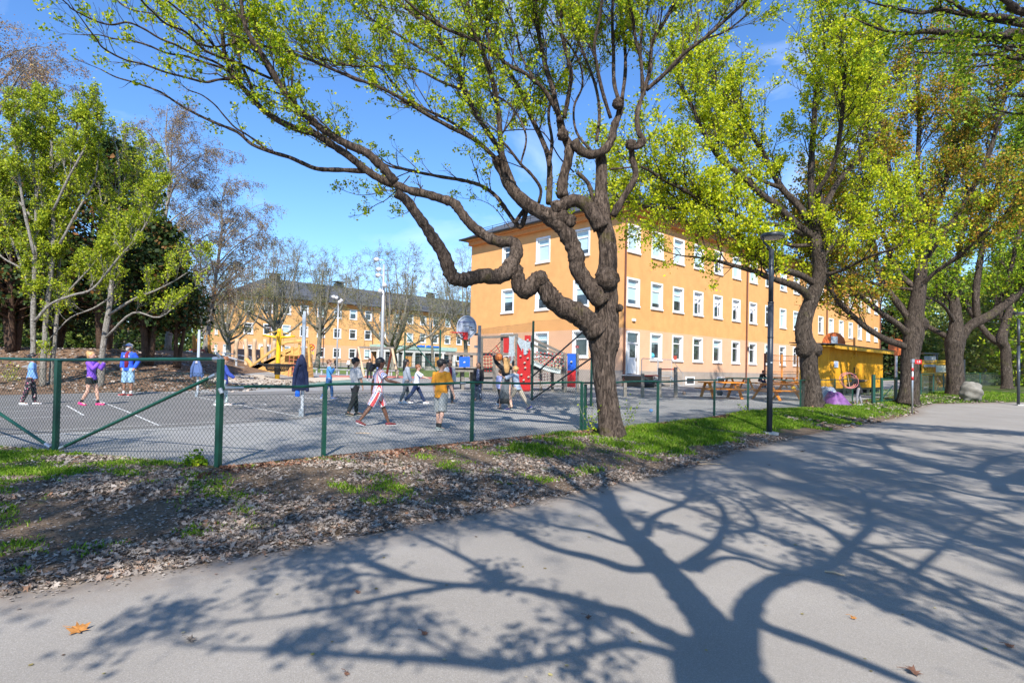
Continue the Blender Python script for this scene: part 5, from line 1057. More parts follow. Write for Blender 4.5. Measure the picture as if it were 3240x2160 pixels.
# ================================================================== lamps, posts
def lamp(name, label, base, H, group):
    t = thing('street_lamp', label, 'street lamp', base, 0, group); x, y, z = base
    m = MB(); m.tube([(x, y, z), (x, y, z + H - 1.65), ], .068, 16); m.tube([(x, y, z + H - 1.65), (x, y, z + H - 1.62)], .074, 16); m.tube([(x, y, z + H - 1.62), (x, y, z + H - .32)], .058, 16); m.tube([(x, y, z + 2.35), (x, y, z + 2.39)], .072, 12)
    m.build('pole', M_lampp, t, True)
    m = MB(); m.tube(crom([(x, y, z + H - .34), (x - .05, y, z + H - .27), (x - .18, y, z + H - .16), (x - .21, y, z + H - .06), (x - .17, y, z + H + .0)], 4), .024, 8); m.build('arm', M_lampp, t, True)
    hx = x + .02; m = MB(); m.lathe([(.0, .075), (.18, .072), (.27, .06), (.283, .03), (.283, -.03), (.262, -.04), (.262, .0), (.0, .01)], (hx, y, z + H), 32); m.build('lamp_head', M_lampp, t, True)
    m = MB(); m.lathe([(.258, .0), (.25, -.035), (.18, -.062), (.08, -.075), (.0, -.078)], (hx, y, z + H - .0), 32); m.build('lens', mat('lamp_lens', (.45, .40, .36), .25), t, True)
    m = MB(); m.box((x, y, z + .0), (.32, .32, .1)); m.build('footing', mat('concrete', (.42, .41, .38), .9, bump=.3), t)
    m = MB(); m.box((x, y - .07, z + 1.75), (.045, .01, .03)); m.build('number_tag', M_white, t)
    return t
M_lampp = mat('lamp_anthracite', (.045, .052, .065), .35, .2, var=.1)
b = G(2434, 1372); hl = P(2434, 748, b[1])[2] - b[2]; lamp('lamp', 'near dark street lamp with a round flat head, between the first and second maple', tuple(b), hl, 'street lamps by the path')
b = G(3222, 1282); hl = P(3222, 992, b[1])[2] - b[2]; lamp('lamp', 'farther street lamp near the right edge, right of the boulder', tuple(b), hl, 'street lamps by the path')
def text(s_, size, mat_, loc, rot, name, parent, extr=.002):
    c = bpy.data.curves.new(name, 'FONT'); c.body = s_; c.size = size; c.extrude = extr; c.align_x = 'CENTER'; c.align_y = 'CENTER'
    o = bpy.data.objects.new(name, c); dg = bpy.context.evaluated_depsgraph_get(); COL.objects.link(o); bpy.context.view_layer.update(); me = bpy.data.meshes.new_from_object(o.evaluated_get(bpy.context.evaluated_depsgraph_get())); bpy.data.objects.remove(o)
    me.materials.clear(); me.materials.append(mat_); o = bpy.data.objects.new(name, me); COL.objects.link(o); o.parent = parent; o.location = Vector(loc) - parent.location; o.rotation_euler = rot; return o
M_red = mat('red_paint', (.52, .012, .012), .4, var=.1); M_blue2 = mat('blue_paint', (.01, .10, .55), .4, var=.1)
b = G(2886, 1310); H = P(2886, 1136, b[1])[2] - b[2]; t = thing('distance_post', 'slim grey distance post with red bands and a red sign reading 1.0', 'sign post', b); x, y, z = b
m = MB(); m.tube([(x, y, z), (x, y, z + H)], .036, 14); m.build('post', M_galv, t, True); m = MB()
for k in (.78, .62): m.tube([(x, y, z + H * k), (x, y, z + H * k + .14)], .039, 14)
m.build('red_band', M_red, t, True); m = MB(); m.box((x, y, z + H - .06), (.10, .1, .13)); m.build('clamp', M_galv, t); m = MB(); m.box((x + .20, y - .04, z + H - .10), (.27, .012, .16)); sp = m.build('sign_plate', M_red, t); text('1.0', .125, M_white, (x + .2, y - .048, z + H - .10), (R(90), 0, 0), 'number', t)
# small red sign by the climbing frame
b = G(1822, 1275); t = thing('small_sign', 'small red plate with white letters on a thin post beside the near maple', 'sign', b); m = MB(); m.tube([(b[0], b[1], 0), (b[0], b[1], 2.0)], .02, 6); m.build('post', M_galv, t); zt = P(1822, 1097, b[1])[2]; m = MB(); m.box((b[0], b[1] - .03, zt), (.12, .012, .085)); m.build('plate', M_red, t); text('LJ', .07, M_white, (b[0], b[1] - .04, zt), (R(90), 0, 0), 'letters', t)
# poles of the ball court, with jackets hung on them
def navy_jacket(x, y, z, H, w_, label, m_, m2=None, sw=1, blue=False):
    t = thing('jacket', label, 'jacket', (x, y, z)); mb = MB(); r = np.random.default_rng(int(H * 100))
    n = 9; pts = []; 
    for k in range(n): f = k / (n - 1); pts.append([x + .03 * math.sin(f * 5) * sw, y - .07, z + H * (1 - f)])
    ab = [(.035 + w_ * .5 * (f ** .8) * (1 + .08 * math.sin(9 * f)), .05 + .04 * f) for f in np.linspace(0, 1, n)]
    mb.loft(pts[::-1], ab[::-1], n=18, rounded=.2); v = mb.v[0]; a = np.arctan2(v[:, 1] - y, v[:, 0] - x); v[:, 1] += .018 * np.sin(a * 7 + v[:, 2] * 6); v[:, 0] += .012 * np.sin(v[:, 2] * 11); mb.build('body', m_, t, True)
    for s in (-1, 1):
        mb = MB(); mb.loft([(x + s * .05, y - .12, z + H * .86), (x + s * (w_ * .42), y - .13, z + H * .45), (x + s * (w_ * .52), y - .11, z + H * .02 - .04)], [.045, .055, .045], n=10); mb.build('sleeve', m_, t, True)
    mb = MB(); mb.loft([(x, y - .1, z + H * .90), (x + .02, y - .12, z + H * .72)], [(.07, .05), (.09, .045)], n=12); mb.build('hood', m2 or m_, t, True); return t
M_navy = mat('navy_cloth', (.012, .020, .065), .8, bump=.2); M_jeansj = mat('denim_jacket', (.07, .12, .27), .85); M_lblue = mat('bright_blue_cloth', (.01, .13, .65), .7)
for (px, pyb, pyt, sd_, lb) in ((956, 1318, 984, 1, 'near'), (625, 1255, 1043, 1, 'far')):
    b = G(px, pyb); top = P(px + (6 if px == 956 else 4), pyt, b[1])[2]
    t = thing('net_post', f'{lb} aluminium net post of the ball court', 'net post', b, 0, 'net posts of the ball court'); m = MB(); m.box((b[0], b[1], top / 2), (.065 if px > 700 else .075, .05, top)); m.box((b[0] - .045, b[1], top / 2 + .3), (.012, .04, top - .8)); m.build('post', M_greyp, t); m = MB(); m.box((b[0], b[1] - .03, .1), (.12, .1, .2)); m.build('socket', M_galv, t)
b = G(956, 1318); z1 = P(950, 1232, b[1])[2]; H = P(950, 1122, b[1])[2] - z1; navy_jacket(b[0] - .02, b[1], z1, H, .33, 'long navy jacket hanging on the near net post', M_navy)
t = thing('jacket', 'bright blue cloth hanging below the navy jacket on the net post', 'jacket', (b[0] - .09, b[1], z1 - .3)); m = MB(); m.loft([(b[0] - .1, b[1] - .09, z1 - .16), (b[0] - .09, b[1] - .09, z1 + .1)], [(.065, .035), (.05, .03)], n=10); m.build('cloth', M_lblue, t, True)
b = G(625, 1255); z1 = P(622, 1190, b[1])[2]; H = P(622, 1131, b[1])[2] - z1; navy_jacket(b[0], b[1], z1, H, .38, 'faded blue jacket hanging on the far net post', M_jeansj, mat('pale_lining', (.5, .45, .5), .8), -1)
# basketball hoop
b = G(1513, 1262); top = P(1516, 1030, b[1])[2]; bx = b[0]; by = b[1]
hoop = thing('basketball_hoop', 'grey basketball backboard and red rim on a square post', 'basketball hoop', b)
m = MB(); m.box((bx, by, top / 2), (.12, .12, top)); m.box((bx - .08, by, top - .35), (.25, .08, .10)); m.box((bx - .08, by, top - .85), (.25, .08, .10)); m.build('post', M_greyd, hoop) if 'M_greyd' in globals() else m.build('post', mat('dark_grey_steel', (.16, .17, .19), .45, .3), hoop)
c = P(1477, 1034, by - .1); sc_ = by / F; cz = c[2]; cx = c[0]; rr = 31.5 * sc_; rt = 36 * sc_
out = [(cx + rr * math.cos(a), cz + rt * math.sin(a)) for a in np.linspace(0, math.pi, 15)] + [(cx - rr, cz - rt * .42), (cx - rr * .45, cz - rt * .98), (cx + rr * .42, cz - rt * .98), (cx + rr, cz - rt * .42)]
M_board = mat('backboard_grey', (.34, .38, .46), .55, 0.0, var=.15, nscale=3, dirt=(.20, .21, .24))
m = MB(); m.prism([(x, by - .16, z) for x, z in out], (0, .05, 0)); bd = m.build('board', M_board, hoop)
m = MB()
inn = [(cx + (x - cx) * .86, cz + (z - cz) * .86) for x, z in out]
for i in range(len(inn)): a = inn[i - 1]; e = inn[i]; m.bar((a[0], by - .166, a[1]), (e[0], by - .166, e[1]), .012, .02, (0, 1, 0))
for a, e in (((-.32, .08), (.32, .08)), ((-.32, .08), (-.32, -.72)), ((.32, .08), (.32, -.72)), ((-.32, -.72), (.32, -.72))): m.bar((cx + a[0] * rr - .02, by - .166, cz + a[1] * rt), (cx + e[0] * rr - .02, by - .166, cz + e[1] * rt), .012, .02, (0, 1, 0))
for q in ((.42, -.05, .1), (.5, -.07, .05), (.62, -.28, .1), (.44, -.25, .05)): m.box((cx + q[0] * rr, by - .166, cz + q[1] * rt), (q[2], .006, .04))
m.build('board_lines', M_black, hoop); text('Rantzows Sport', .105, mat('navy_ink', (.01, .02, .25), .5), (cx, by - .167, cz + rt * .42), (R(90), 0, 0), 'lettering', hoop)
m = MB(); rc = np.array([cx - .33, by - .62, cz - rt * .58]); th = np.linspace(0, 2 * math.pi, 25); m.tube([rc + np.array([.225 * math.cos(a) * 1.3, .225 * math.sin(a), 0]) for a in th], .012, 6, False); m.bar((cx + .02, by - .17, rc[2]), (rc[0] + .2, rc[1] + .15, rc[2]), .025, .025); m.bar((cx - .10, by - .17, rc[2]), (rc[0] + .05, rc[1] + .2, rc[2]), .025, .025); m.bar((cx - .05, by - .17, rc[2] - .15), (rc[0] + .1, rc[1] + .15, rc[2] - .02), .02, .02); m.box((cx - .04, by - .2, rc[2] - .1), (.2, .05, .3)); m.build('rim', M_red, hoop)
# floodlight poles
M_flood = mat('floodlight_casing', (.62, .63, .64), .4)
for (px, yb, yt, r_, lb, fl) in ((1065, 1184, 952, .085, 'shorter thin floodlight pole left of the swings', [(-.45, .55, -1), (-.1, .45, -1), (.35, .1, 1), (.15, -.1, 1)]), (1206, 1206, 826, .13, 'tall pale floodlight pole behind the girl in the striped suit', [(-.75, .1, -1), (-.45, -.55, -1), (-.5, -.95, -1), (.15, -1.6, 1), (-.35, -2.0, 1)])):
    b = G(px, yb); d = b[1]; H = P(px + (8 if px > 1100 else 3), yt, d)[2] - b[2]; t = thing('floodlight_pole', lb, 'floodlight pole', b, 0, 'floodlight poles in the playground'); x, y, z = b
    m = MB(); m.tube([(x, y, z), (x, y, z + H * .5), (x, y, z + H * .97)], [r_, r_ * .8, r_ * .55], 12); m.tube([(x, y, z), (x, y, z + .06)], r_ * 2.2, 12); m.build('pole', M_greyp, t, True)
    for dx, dz, s in fl:
        p = np.array([x + dx * (.8 if px < 1100 else .55), y - .12, z + H + dz * (1 if px > 1100 else .7)]); mb = MB(); ax = np.array([.35 * s, -.85, -.45]); mb.tube([p - ax * .10, p + ax * .05, p + ax * .24], [.08, .14, .155], 14); mb.bar(p, (x, y, p[2] - .05), .05, .05); mb.build('floodlight', M_flood, t, True)
# ================================================================== playground, far part
M_plank = mat('larch_planks', (.55, .30, .085), .7, var=.22, nscale=3); M_log = mat('debarked_log', (.50, .36, .23), .8, var=.2, nscale=2); M_log2 = mat('yellow_log', (.56, .33, .10), .75, var=.2, nscale=3); M_yel = mat('yellow_steel', (.75, .45, .01), .4); M_rope = mat('red_rope', (.50, .14, .09), .8); M_net = mat('black_net', (.015, .015, .017), .6); M_greywood = mat('weathered_wood', (.20, .175, .15), .9, var=.3, nscale=8, bump=.4); M_oran = mat('orange_posts', (.60, .27, .05), .7)
dS = 42.0
def pt(px, py, d=dS): return P(px, py, d)
ship = thing('play_ship', 'wooden play ship with a slanting plank hull on the sand', 'play ship', onground(pt(860, 1185, dS)))
def hz(p): return np.array([p[0], p[1], float(hgt(p[0], p[1]))])
# hull side of slanting planks
hull = [(792, 1188), (808, 1170), (852, 1133), (905, 1103), (950, 1098), (953, 1120), (960, 1190), (925, 1191)]
M_hull = NT('hull_planks'); v = M_hull.coord('Object', rot=(0, R(38), 0)); wv = M_hull.n('TexWave', wave_type='BANDS', bands_direction='Z'); wv.inputs['Scale'].default_value = 1.5; M_hull.l(v, wv.inputs[0]); nn = M_hull.noise(v, 2.5, 5)
cc = M_hull.ramp(nn, [(.3, (.50, .26, .07)), (.7, (.66, .38, .12))]); M_hull.col(M_hull.mix(M_hull.ramp(wv.outputs['Fac'], [(0.0, .8), (.12, 0.0)]), cc, (.25, .12, .03))); M_hull.b.inputs['Roughness'].default_value = .6; M_hull.bump(wv.outputs['Fac'], .5, .02); M_hull = M_hull.m
w3 = [pt(*p) for p in hull]; w3[0] = hz(w3[0]) ; w3[-2] = hz(w3[-2]) - [0, 0, .05]; w3[-1] = hz(w3[-1]) - [0, 0, .05]
m = MB(); m.prism(w3, (.25, 1.5, 0)); m.build('hull', M_hull, ship)
m = MB(); a, b = pt(902, 1123), pt(965, 1124); m.bar(a - [0, .25, 0], b - [0, .25, 0], .5, .10); m.build('deck', M_plank, ship)
m = MB()
for q in (((925, 1122), (925, 1096)), ((945, 1122), (948, 1085)), ((962, 1120), (965, 1075)), ((900, 1122), (890, 1040)), ((980, 1160), (975, 1075))): m.tube([pt(*q[0]), pt(*q[1])], .09, 8)
for q in (((900, 1085), (940, 1078), (975, 1076)), ((780, 1172), (840, 1130), (890, 1092), (935, 1078)), ((796, 1160), (850, 1118), (900, 1085))): m.tube([pt(*x) - [0, .2, 0] for x in q], .06, 8)
m.tube([pt(885, 1086) - [0, .2, 0], pt(930, 1083) - [0, .2, 0], pt(975, 1077) - [0, .2, 0]], .07, 8); m.build('railing', M_log2, ship)
m = MB()
for k in range(4): m.tube([pt(925 + k * 14, 1124) - [0, .5, 0], pt(922 + k * 14, 1192) - [0, .6, 0]], .022, 5)
for k in range(5): m.tube([pt(924, 1136 + k * 12) - [0, .55, 0], pt(945, 1139 + k * 12) - [0, .55, 0], pt(966, 1136 + k * 12) - [0, .55, 0]], .022, 5)
m.build('rope_net', M_rope, ship)
m = MB(); c = pt(942, 1165, dS - .1); m.tube([c + np.array([math.cos(a) * .38, -.03, math.sin(a) * .75 - .05]) for a in np.linspace(0, 2 * math.pi, 20)], .03, 6, False); m.poly([c + np.array([math.cos(a) * .38, -.02, math.sin(a) * .75 - .05]) for a in np.linspace(0, 2 * math.pi, 20)[:-1]]); m.build('porthole', M_net, ship)
# upright logs
GL = 'upright bare logs in the sand pit'
for i, (x0, yb, x1, yt, lean, lb) in enumerate(((745, 1178, 751, 1071, 1, 'leftmost of the upright bare logs'), (778, 1181, 776, 1072, 0, 'upright log second from the left'), (806, 1178, 806, 1072, 0, 'third upright log from the left'), (838, 1150, 838, 1072, 0, 'upright log behind the hull bow'), (868, 1110, 868, 1078, 0, 'short upright log top behind the railing'), (796, 1178, 778, 1135, 2, 'yellow log leaning left at the ship bow'), (840, 1145, 830, 1098, 2, 'yellow forked log on the bow'))):
    b = P(x0, yb, dS + .5); b = hz(b); tp = P(x1, yt, dS + .5); t = thing('upright_log', lb, 'log post', b, 0, GL); m = MB(); md = (b + tp) / 2 + [.06 * (1 if i % 2 else -1), 0, 0]; m.tube(crom([b - [0, 0, .1], (b + md) / 2, md, tp], 4), .15 if lean < 2 else .17, 9); m.build('log', M_log if lean < 2 else M_log2, t, True)
# yellow rotating mast with basket swing
b = G(877, 1199); d = b[1]; zt = P(879, 1040, d)[2]; t = thing('rotating_swing', 'yellow mast with cross arms above a round black net basket', 'playground carousel', b); x, y, z = b
m = MB(); m.tube(crom([(x, y, z), (x + .02, y, z + 1.6), (x + .06, y, z + 2.6), (x + .05, y, zt)], 4), [.15, .15, .15, .15, .16, .16, .16, .15, .14, .14, .13, .12, .10][:13], 14); m.build('mast', M_yel, t, True)
zc = P(877, 1064, d)[2]
for dx, dy, dz in ((-1.0, .1, .06), (1.0, .1, .03), (.25, -.9, 0), (-.2, .9, 0)):
    m = MB(); e = np.array([x + dx * 1.05, y + dy * 1.05, zc + dz]); m.tube([(x, y, zc - .08), e], [.09, .05], 8); m.tube([(x + .05, y, zt - .1), e], .02, 5); m.build('arm', M_yel, t, True); m = MB(); m.tube([e, (x + dx * .98, y + dy * .98, z + .95)], .014, 4); m.build('rope', M_log2, t)
m = MB(); zb = z + .95
for f, h in ((1.05, 0), (1.02, -.04)): m.tube([(x + f * math.cos(a) * 1.0, y + f * math.sin(a), zb + h) for a in np.linspace(0, 2 * math.pi, 33)], .045, 6, False)
for rr_, h in ((.9, -.09), (.72, -.17), (.68, -.28), (.62, -.38), (.45, -.42)): m.tube([(x + rr_ * math.cos(a), y + rr_ * math.sin(a), zb + h) for a in np.linspace(0, 2 * math.pi, 29)], .03, 5, False)
for k in range(36):
    a = k * math.pi / 18; m.tube([(x + f * math.cos(a), y + f * math.sin(a), zb + h) for f, h in ((1.04, -.02), (.9, -.09), (.72, -.17), (.68, -.28), (.62, -.38), (.2, -.44))], .016, 4, False)
m.tube([(x, y, z + .3), (x, y, zb + .08)], .19, 12); m.build('basket', M_net, t)
# swings
def AF(px, py, d): return P(px, py, d)
sd_ = 47.0; t = thing('swing_set', 'timber swing frame with leaning legs under the blue letters of the porch', 'swing set', hz(P(1190, 1190, sd_)))
m = MB(); m.bar(P(1132, 1098, sd_), P(1248, 1101, sd_), .16, .16); m.build('top_beam', M_greywood, t)
for a, b_, w_ in (((1134, 1098, 0), (1152, 1189, -1.4), M_log), ((1134, 1098, 0), (1122, 1176, 1.8), M_greywood), ((1241, 1103, 0), (1258, 1190, -1.4), M_log), ((1241, 1103, 0), (1222, 1176, 1.8), M_copper)):
    m = MB(); p1 = P(b_[0], b_[1], sd_ + b_[2]); p1[2] = hgt(p1[0], p1[1]); m.tube([P(a[0], a[1], sd_), p1], .10, 8); m.build('leg', w_, t)
for x_ in (1170, 1205):
    m = MB()
    for dx in (-4, 4): m.tube([P(x_ + dx, 1101, sd_), P(x_ + dx, 1172, sd_)], .012, 4)
    m.bar(P(x_ - 6, 1173, sd_), P(x_ + 6, 1173, sd_), .2, .04); m.build('swing_seat', M_black, t)
# grey benches / low rails
GBn = 'low grey bench rails around the playground'
for i, (xa, xb, y_, n, lb) in enumerate(((700, 808, 1166, 2, 'low grey bench behind the leftmost logs'), (714, 752, 1174, 2, 'short low grey bench beside the mulch mound'), (972, 1006, 1171, 2, 'short low grey bench right of the navy jacket'), (1014, 1130, 1171, 5, 'long low grey bench left of the swings'), (1130, 1235, 1171, 5, 'long low grey bench behind the swings'), (1236, 1262, 1172, 2, 'short low grey bench right of the swings'), (590, 690, 1166, 4, 'low grey rail under the far jacket'))):
    dd = 50 if i not in (1,) else 40; a = P(xa, y_, dd); b = P(xb, y_, dd); a[2] = hgt(a[0], a[1]) + .48; b[2] = hgt(b[0], b[1]) + .48
    t = thing('low_bench', lb, 'bench', hz(a), 0, GBn); m = MB(); m.bar(a, b, .35, .07); m.build('seat', M_greyp, t)
    for k in range(n): p = lerp(a, b, (k + .15) / (n - .7)); m = MB(); m.bar(p - [0, 0, .5], p - [0, 0, .03], .12, .12); m.build('leg', M_greyp, t)
# orange climbing tower behind the far net post
t = thing('climbing_tower', 'orange timber climbing tower with pink rungs behind the far net post', 'climbing tower', hz(P(635, 1160, 46)))
m = MB()
for x_, y0, y1 in ((613, 1060, 1168), (622, 1072, 1168), (659, 1058, 1166), (664, 1110, 1168), (652, 1060, 1110)): a = P(x_, y0, 46); b = hz(P(x_ + (4 if x_ > 655 else 0), y1, 46)); m.tube([b, a], .12, 8)
m.build('post', M_oran, t); m = MB(); m.bar(P(609, 1107, 46), P(650, 1107, 46), .9, .12); m.build('platform', M_rope, t); m = MB()
for k in range(6): m.tube([P(634 + k * 5, 1112 + k * 8, 45.5), P(646 + k * 5, 1110 + k * 8, 45.5)], .03, 5)
m.tube([P(633, 1108, 45.5), P(663, 1160, 45.5)], .035, 6); m.tube([P(645, 1108, 45.5), P(675, 1160, 45.5)], .035, 6); m.build('rungs', M_rope, t)
# round red traffic sign over a yellow plate
b = hz(P(987, 1165, 60)); t = thing('traffic_sign', 'round yellow and red sign above a small yellow plate left of the porch', 'traffic sign', b); c = P(986, 1098, 60)
m = MB(); m.tube([b, [b[0], b[1], c[2] + .3]], .04, 6); m.build('post', M_galv, t); m = MB(); m.lathe([(0, 0), (.33, 0), (.33, .03), (0, .03)], n=24); m.xf(Matrix.Translation(c) @ Matrix.Rotation(R(90), 4, 'X')); m.build('plate', mat('sign_yellow', (.75, .5, .03), .5), t)
m = MB(); m.lathe([(.24, .032), (.33, .032), (.33, .045), (.24, .045)], n=24); m.box((0, 0, .04), (.5, .06, .01), rz=.8); m.box((0, .03, .038), (.25, .08, .008)); m.xf(Matrix.Translation(c) @ Matrix.Rotation(R(90), 4, 'X')); m.build('red_ring', M_red, t); m = MB(); m.box((c[0], c[1], c[2] - .62), (.5, .03, .3)); m.build('lower_plate', mat('sign_yellow', (.75, .5, .03)), t)
# bicycles (racks by the far school)
def bike(px, d, label, dx=0):
    b = hz(P(px, 1160, d)); t = thing('bicycle', label, 'bicycle', b, 0, 'parked bicycles by the far school'); x, y, z = b
    for s in (-.52, .52):
        m = MB(); m.tube([(x + s + .33 * math.cos(a), y, z + .34 + .33 * math.sin(a)) for a in np.linspace(0, 2 * math.pi, 19)], .022, 5, False)
        for k in range(6): a = k * math.pi / 6; m.tube([(x + s - .32 * math.cos(a), y, z + .34 - .32 * math.sin(a)), (x + s + .32 * math.cos(a), y, z + .34 + .32 * math.sin(a))], .004, 3)
        m.build('wheel', M_black, t)
    m = MB()
    for a, e in (((-.52, .34), (-.15, .85)), ((-.52, .34), (.0, .32)), ((.0, .32), (-.17, .9)), ((0, .32), (.38, .82)), ((-.14, .8), (.38, .82)), ((.52, .34), (.36, .95))): m.tube([(x + a[0], y, z + a[1]), (x + e[0], y, z + e[1])], .02, 5)
    m.build('frame', mat('bike_frame', (.16, .17, .2), .4, .4), t); m = MB(); m.box((x - .18, y, z + .93), (.25, .14, .06)); m.build('saddle', M_black, t); m = MB(); m.tube([(x + .34, y - .25, z + 1.0), (x + .38, y, z + .98), (x + .34, y + .25, z + 1.0)], .014, 5); m.build('handlebar', M_galv, t)
for i, (px, d, lb) in enumerate(((968, 72, 'first parked bicycle right of the net post'), (975, 73, 'second parked bicycle, overlapping the first, right of the net post'), (988, 72, 'third parked bicycle below the round sign'), (812, 70, 'bicycle parked behind the third upright log'), (828, 71, 'bicycle parked behind the ship bow'), (1012, 74, 'bicycle parked by the porch corner'))): bike(px, d, lb)
# railings behind the lawn
t = thing('guard_rail', 'dark green guard rail running before the far school', 'railing', hz(P(1000, 1160, 76))); m = MB(); pa = P(640, 1160, 66); pb = P(1480, 1166, 84)
for k in range(27):
    p = lerp(pa, pb, k / 26); p[2] = hgt(p[0], p[1]); m.tube([p, p + [0, 0, 1.1]], .035, 5)
a = lerp(pa, pb, 0); b = lerp(pa, pb, 1); a[2] = hgt(a[0], a[1]) + 1.1; b[2] = hgt(b[0], b[1]) + 1.1; m.tube([a, b], .035, 6); m.tube([a - [0, 0, .5], b - [0, 0, .5]], .015, 6); m.build('rails', M_green, t)
t = thing('game_table', 'orange game tables standing beside the dark entrance booth', 'table', hz(P(765, 1165, 70))); m = MB(); c = hz(P(765, 1163, 70)); m.box(c + [0, 0, .55], (2.6, .8, .5)); m.build('box', M_oran, t); m = MB()
for s in (-1.1, 0, 1.1): m.bar(c + [s, -.3, 0], c + [s, -.3, .3], .12, .12)
m.build('leg', M_black, t)
t = thing('stone_terrace', 'low dry stone terraces at the foot of the far school', 'stone wall', hz(P(1420, 1165, 90))); m = MB()
for k in range(4):
    for j in range(26): p = hz(P(1345 + j * 5.6, 1166, 92 - k * 2)); m.box(p + [0, 0, .15 + .3 * (3 - k) * .0 + k * -.0], (.26 * 1.0 + .02 * (j % 3), .5, .34 + .04 * (j % 2))) if k == 0 else m.box(hz(P(1345 + j * 5.6, 1172, 86 - k * 3)) + [0, 0, .1], (.25, .5, .25 + .05 * ((j + k) % 2)))
m.build('stones', mat('grey_stone', (.30, .29, .26), .9, var=.3, bump=.5), t)
# ================================================================== the weathered climbing frame
zC = lambda p: (1400 + p[0] / 3.484, 950 + p[1] / 3.484)
bC_ = G(*zC((900, 1004))); dC = bC_[1]
def C_(x, y, dd=0.0): q = P(*zC((x, y)), dC + dd); return q
def Cg(x, dd=0.0): q = C_(x, 1000, dd); q[2] = hgt(q[0], q[1]) - .05; return q
cf = thing('playground_climber', 'weathered timber climbing frame with red climbing walls, rope nets and blue panels', 'climbing frame', tuple(Cg(900)))
for x, y, dd in ((818, 375, 0), (655, 380, .2), (570, 600, -.1), (430, 400, .1), (225, 780, .5), (85, 595, 1.2), (210, 600, 1.4), (1085, 600, .6), (1352, 590, 0), (1487, 585, .3), (1212, 600, .9), (985, 385, .9), (780, 600, 1.6), (1330, 600, 1.8), (320, 600, 1.2)):
    m = MB(); a = Cg(x, dd); b = C_(x, y, dd); m.bar(a, b, .15, .15); m.build('post', M_greywood, cf)
for (x0, y0, d0), (x1, y1, d1), w_ in (((400, 408, .1), (722, 400, .1), .12), ((645, 388, 0), (830, 384, 0), .14), ((640, 400, 1.4), (830, 398, 1.4), .14), ((35, 585, 1.2), (640, 598, 1.0), .15), ((560, 600, 0), (822, 590, 0), .13), ((960, 410, .5), (1375, 605, .2), .14), ((960, 480, 1.4), (1345, 615, 1.4), .12), ((990, 592, .9), (1500, 598, .9), .12), ((70, 752, .8), (560, 768, .5), .22), ((90, 775, .2), (560, 782, .2), .10), ((1000, 745, .6), (1320, 800, .4), .16), ((1190, 795, .3), (1360, 800, .1), .12), ((1000, 942, .3), (1350, 945, .3), .06), ((290, 858, 2.4), (600, 855, 2.4), .12)):
    m = MB(); m.bar(C_(x0, y0, d0), C_(x1, y1, d1), w_, w_); m.build('beam', M_greywood, cf)
m = MB()
for k in range(9): m.bar(C_(95 + k * 52, 742, .1), C_(95 + k * 52, 744, 1.4), .42, .07)
for k in range(8): m.bar(C_(1000 + k * 40, 700 + k * 9, .3), C_(1000 + k * 40, 700 + k * 9, 1.6), .33, .07)
m.build('deck', M_greywood, cf)
m = MB()
for k in range(6): m.bar(C_(1010, 610 + k * 20, 1.7), C_(1215, 614 + k * 20, 1.7), .05, .12, (0, 1, 0))
m.build('board_wall', M_greywood, cf)
def panel(pts, dd, th_, name, mt, tilt=0.0):
    q = [C_(x, y, dd + tilt * (y - pts[0][1]) / 100) for x, y in pts]; m = MB(); m.prism(q, (0, th_, 0)); return m.build(name, mt, cf)
panel([(824, 480), (880, 505), (968, 535), (968, 997), (822, 998)], -.12, .08, 'climbing_wall', M_red); panel([(672, 412), (740, 410), (740, 578), (672, 578)], .0, .06, 'red_panel', M_red); panel([(906, 386), (972, 386), (972, 484), (906, 480)], -.05, .08, 'red_panel', M_red)
panel([(184, 622), (302, 622), (302, 748), (184, 748)], .4, .08, 'blue_panel', M_blue2); panel([(1378, 586), (1470, 590), (1470, 772), (1378, 772)], -.1, .08, 'blue_panel', M_blue2); panel([(1378, 773), (1470, 773), (1466, 958), (1374, 955)], -.1, .08, 'red_panel', M_red)
panel([(672, 618), (792, 616), (770, 660), (735, 672)], -.2, .5, 'awning', mat('dark_red_panel', (.20, .015, .03), .6)); panel([(60, 790), (168, 795), (112, 872)], .1, .5, 'slide_side', M_black); panel([(1010, 690), (1090, 700), (1090, 768), (1010, 760)], .2, .3, 'tunnel', M_black)
m = MB()
for x, y in ((938, 552), (860, 616), (940, 640), (912, 745), (948, 846), (846, 930), (938, 440), (1420, 680), (242, 685), (895, 880), (905, 690), (870, 820)):
    c = C_(x, y, -.16 if x < 1300 else -.14); c[1] -= .02; m.loft([c - [.03, 0, 0], c + [.03, -.02, .02]], [.04, .045], n=8)
m.build('climbing_holds', mat('pale_holds', (.55, .52, .42), .7), cf)
def net(corn, nu, nv, r, mt, kn, name, dd=0.0):
    a, b, c, e = [C_(*q) for q in corn]; m = MB(); kk = MB(); f = lambda u, v: (a * (1 - u) + b * u) * (1 - v) + (e * (1 - u) + c * u) * v + np.array([0, .1 * math.sin(u * 3.1) * math.sin(v * 3.1), -.06 * math.sin(u * 3.1)])
    for i in range(nu + 1): m.tube([f(i / nu, v) for v in np.linspace(0, 1, 6)], r, 4, False)
    for j in range(nv + 1): m.tube([f(u, j / nv) for u in np.linspace(0, 1, 8)], r, 4, False)
    for i in range(nu + 1):
        for j in range(nv + 1):
            p = f(i / nu, j / nv); kk.box(p, (r * 4.5,) * 3)
    o = m.build(name, mt, cf); k_ = kk.build('knots', kn, None); k_.parent = o; k_.matrix_parent_inverse = Matrix.Identity(4)
M_wr = mat('pale_rope', (.50, .56, .54), .8)
